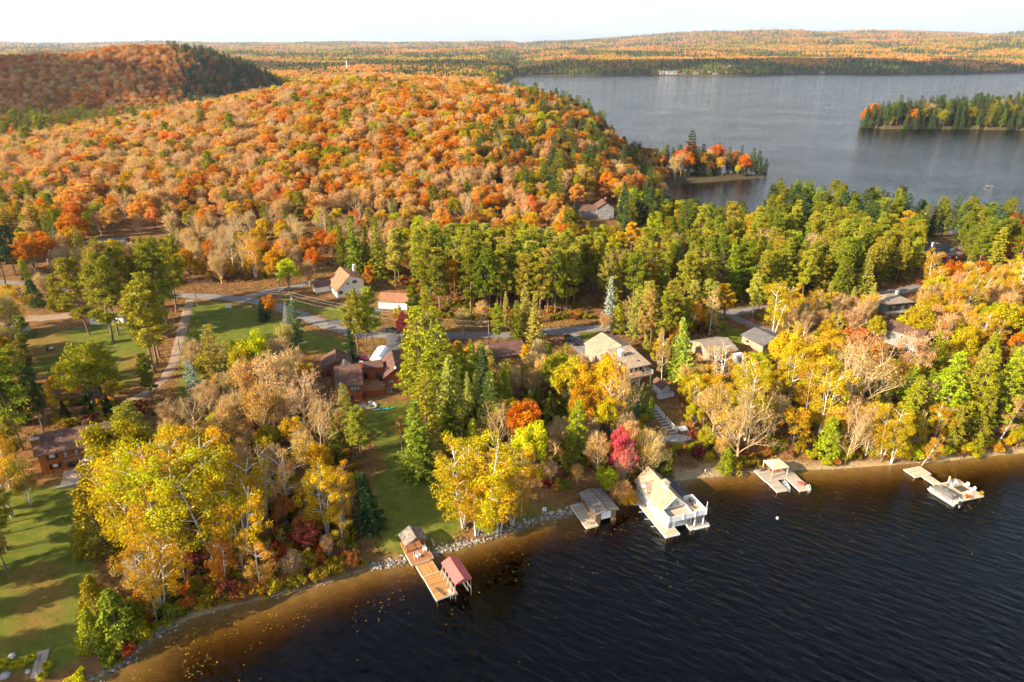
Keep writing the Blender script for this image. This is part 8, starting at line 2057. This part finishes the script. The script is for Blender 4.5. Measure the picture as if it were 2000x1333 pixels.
    iI = choose(rng, n, tI); names = [tI[k][1] for k in iI]; picks = [kidx[tI[k][0]][0] for k in iI]
    s = rng.uniform(0.95, 1.3, n); s = np.where(np.isin(picks, [8, 9, 10]), s * 0.85, s)
    wood('peninsula_wood', 'dark conifer wood behind the front trees of the far peninsula', 'wood', coll, kinds, X, Y, Z, picks, tint_rows(rng, names), np.stack([s, s, s], 1), rng)

    # country beyond: far shore and the land to the left of it
    fm = [far_tree(1), far_tree(2), far_tree(3, True), far_tree(4, True)]
    collf = wood_group('far_wood', fm)
    Xs = []; Ys = []; Ss = []
    for (y0, y1, sp, sc) in ((1330, 2000, 10.5, 1.1), (2000, 2800, 12, 1.15), (2800, 3800, 15.5, 1.35), (3800, 5200, 21, 1.7), (5200, 7200, 30, 2.1), (7200, 11500, 48, 3.0)):
        X, Y = scatter((-0.85 * y1, 0.85 * y1), (y0, y1), sp, rng)
        Xs.append(X); Ys.append(Y); Ss.append(np.full(len(X), sc))
    X = np.concatenate(Xs); Y = np.concatenate(Ys); S = np.concatenate(Ss)
    ok = (np.abs(X) < 0.82 * Y) & (HZ(X, Y) > 1.0)
    fld = fbm(X / 330, Y / 260, 41, 3)
    ok &= ~((fld > 0.63) & (Y > 2900))
    X, Y, S, fld = X[ok], Y[ok], S[ok], fld[ok]; Z = HZ(X, Y); n = len(X)
    con = fbm(X / 240, Y / 200, 63, 3)
    shore = (Y < 3000) & (X > -50)
    pc = np.clip((con - 0.40) * 6, 0.03, 0.92); pc = np.where(shore, np.clip(pc + 0.45, 0, 0.94), pc * 0.95)
    isc = rng.random(n) < pc
    dec = np.array(['peach', 'peach', 'orange', 'tan', 'peach', 'gold', 'olive', 'lime', 'gold', 'olive'])
    cns = np.array(['dark', 'green', 'dark', 'deep'])
    names = np.where(isc, cns[rng.integers(0, 4, n)], dec[np.clip((vnoise(X / 300, Y / 300, 12) * 10 + rng.normal(size=n) * 1.8).astype(int), 0, 9)])
    picks = np.where(isc, 2, 0) + rng.integers(0, 2, n)
    S = S * rng.uniform(0.8, 1.25, n)
    wood('lakeside_wood', 'mixed autumn wood over the distant shore and hills across the lake', 'wood', collf, fm, X, Y, Z - 0.5, picks, tint_rows(rng, names), np.stack([S, S, S], 1), rng)
    print('woods', n)

# ------------------------------------------------------------------ broken cloud and the air
def clouds():
    m = NT('cloud', 1.0, 0.0); v = m.noise(0.004, 4, 0.6, m.coords()); MATS['cloud'] = m.col(m.ramp(v, [(0.3, (0.78, 0.79, 0.8)), (0.7, (0.86, 0.86, 0.86))])); m.b.inputs['Alpha'].default_value = 0.6
    m2 = NT('cloud_bank', 1.0, 0.0); m2.col((0.82, 0.82, 0.83, 1)); m2.b.inputs['Alpha'].default_value = 0.8; MATS['cloud_bank'] = m2.m
    zc = 950.0; k = zc / math.tan(SUN_EL)
    for i, (gx, gy, rx, ry, lb) in enumerate(((-780, 1020, 330, 260, 'flat-based cumulus cloud shading the dark left hill'), (1150, 2960, 1700, 360, 'long low cloud bank shading the far shore'), (3300, 7600, 1500, 420, 'wide cloud shading the distant ridge'), (-1300, 2700, 900, 300, 'low cloud shading the woods behind the left hill'))):
        rng = np.random.default_rng(60 + i); S = Solid()
        n = int(26 * max(1, rx / 500))
        for q in range(n):
            a = rng.random() * 6.283; r = rng.random() ** 0.5
            S.ball((math.cos(a) * r * rx, math.sin(a) * r * ry, rng.random() * 40 * (1 - r)), (0.30 + 0.25 * rng.random()) * ry * (1.05 - 0.45 * r), 12, 0.35)
        o = S.add('cloud', 'cloud' if i == 0 else 'cloud_bank', None, True); o.location = (gx + SX * k, gy + SY * k, zc)
        tag(o, lb, 'cloud', 'fair-weather clouds above the lake')

def haze():
    m = NT('haze'); m.t.nodes.remove(m.b)
    v = m.n('ShaderNodeVolumePrincipled'); v.inputs['Color'].default_value = (0.74, 0.86, 1.0, 1); v.inputs['Density'].default_value = 0.000045; v.inputs['Anisotropy'].default_value = 0.3
    m.l(v.outputs[0], m.out.inputs['Volume'])
    o = link('haze', Solid().box(-40000, 40000, -1500, 26000, -15.5, 420).mesh('haze', m.m)); tag(o, 'thin pale autumn haze over the lake and hills', 'haze', kind='stuff')
# ------------------------------------------------------------------ put the place together
roads()
red_house(); log_house(); white_house(); deck_house(); other_houses()
brown_boathouse(); white_boathouse(); red_canopy_dock(); gazebo_dock(); pontoon_dock()
garden(); shore_stones()
build_trees()
leaf_litter_and_floating()
build_thicket()
build_woods()
clouds(); haze()
print('single trees', len(TREES))
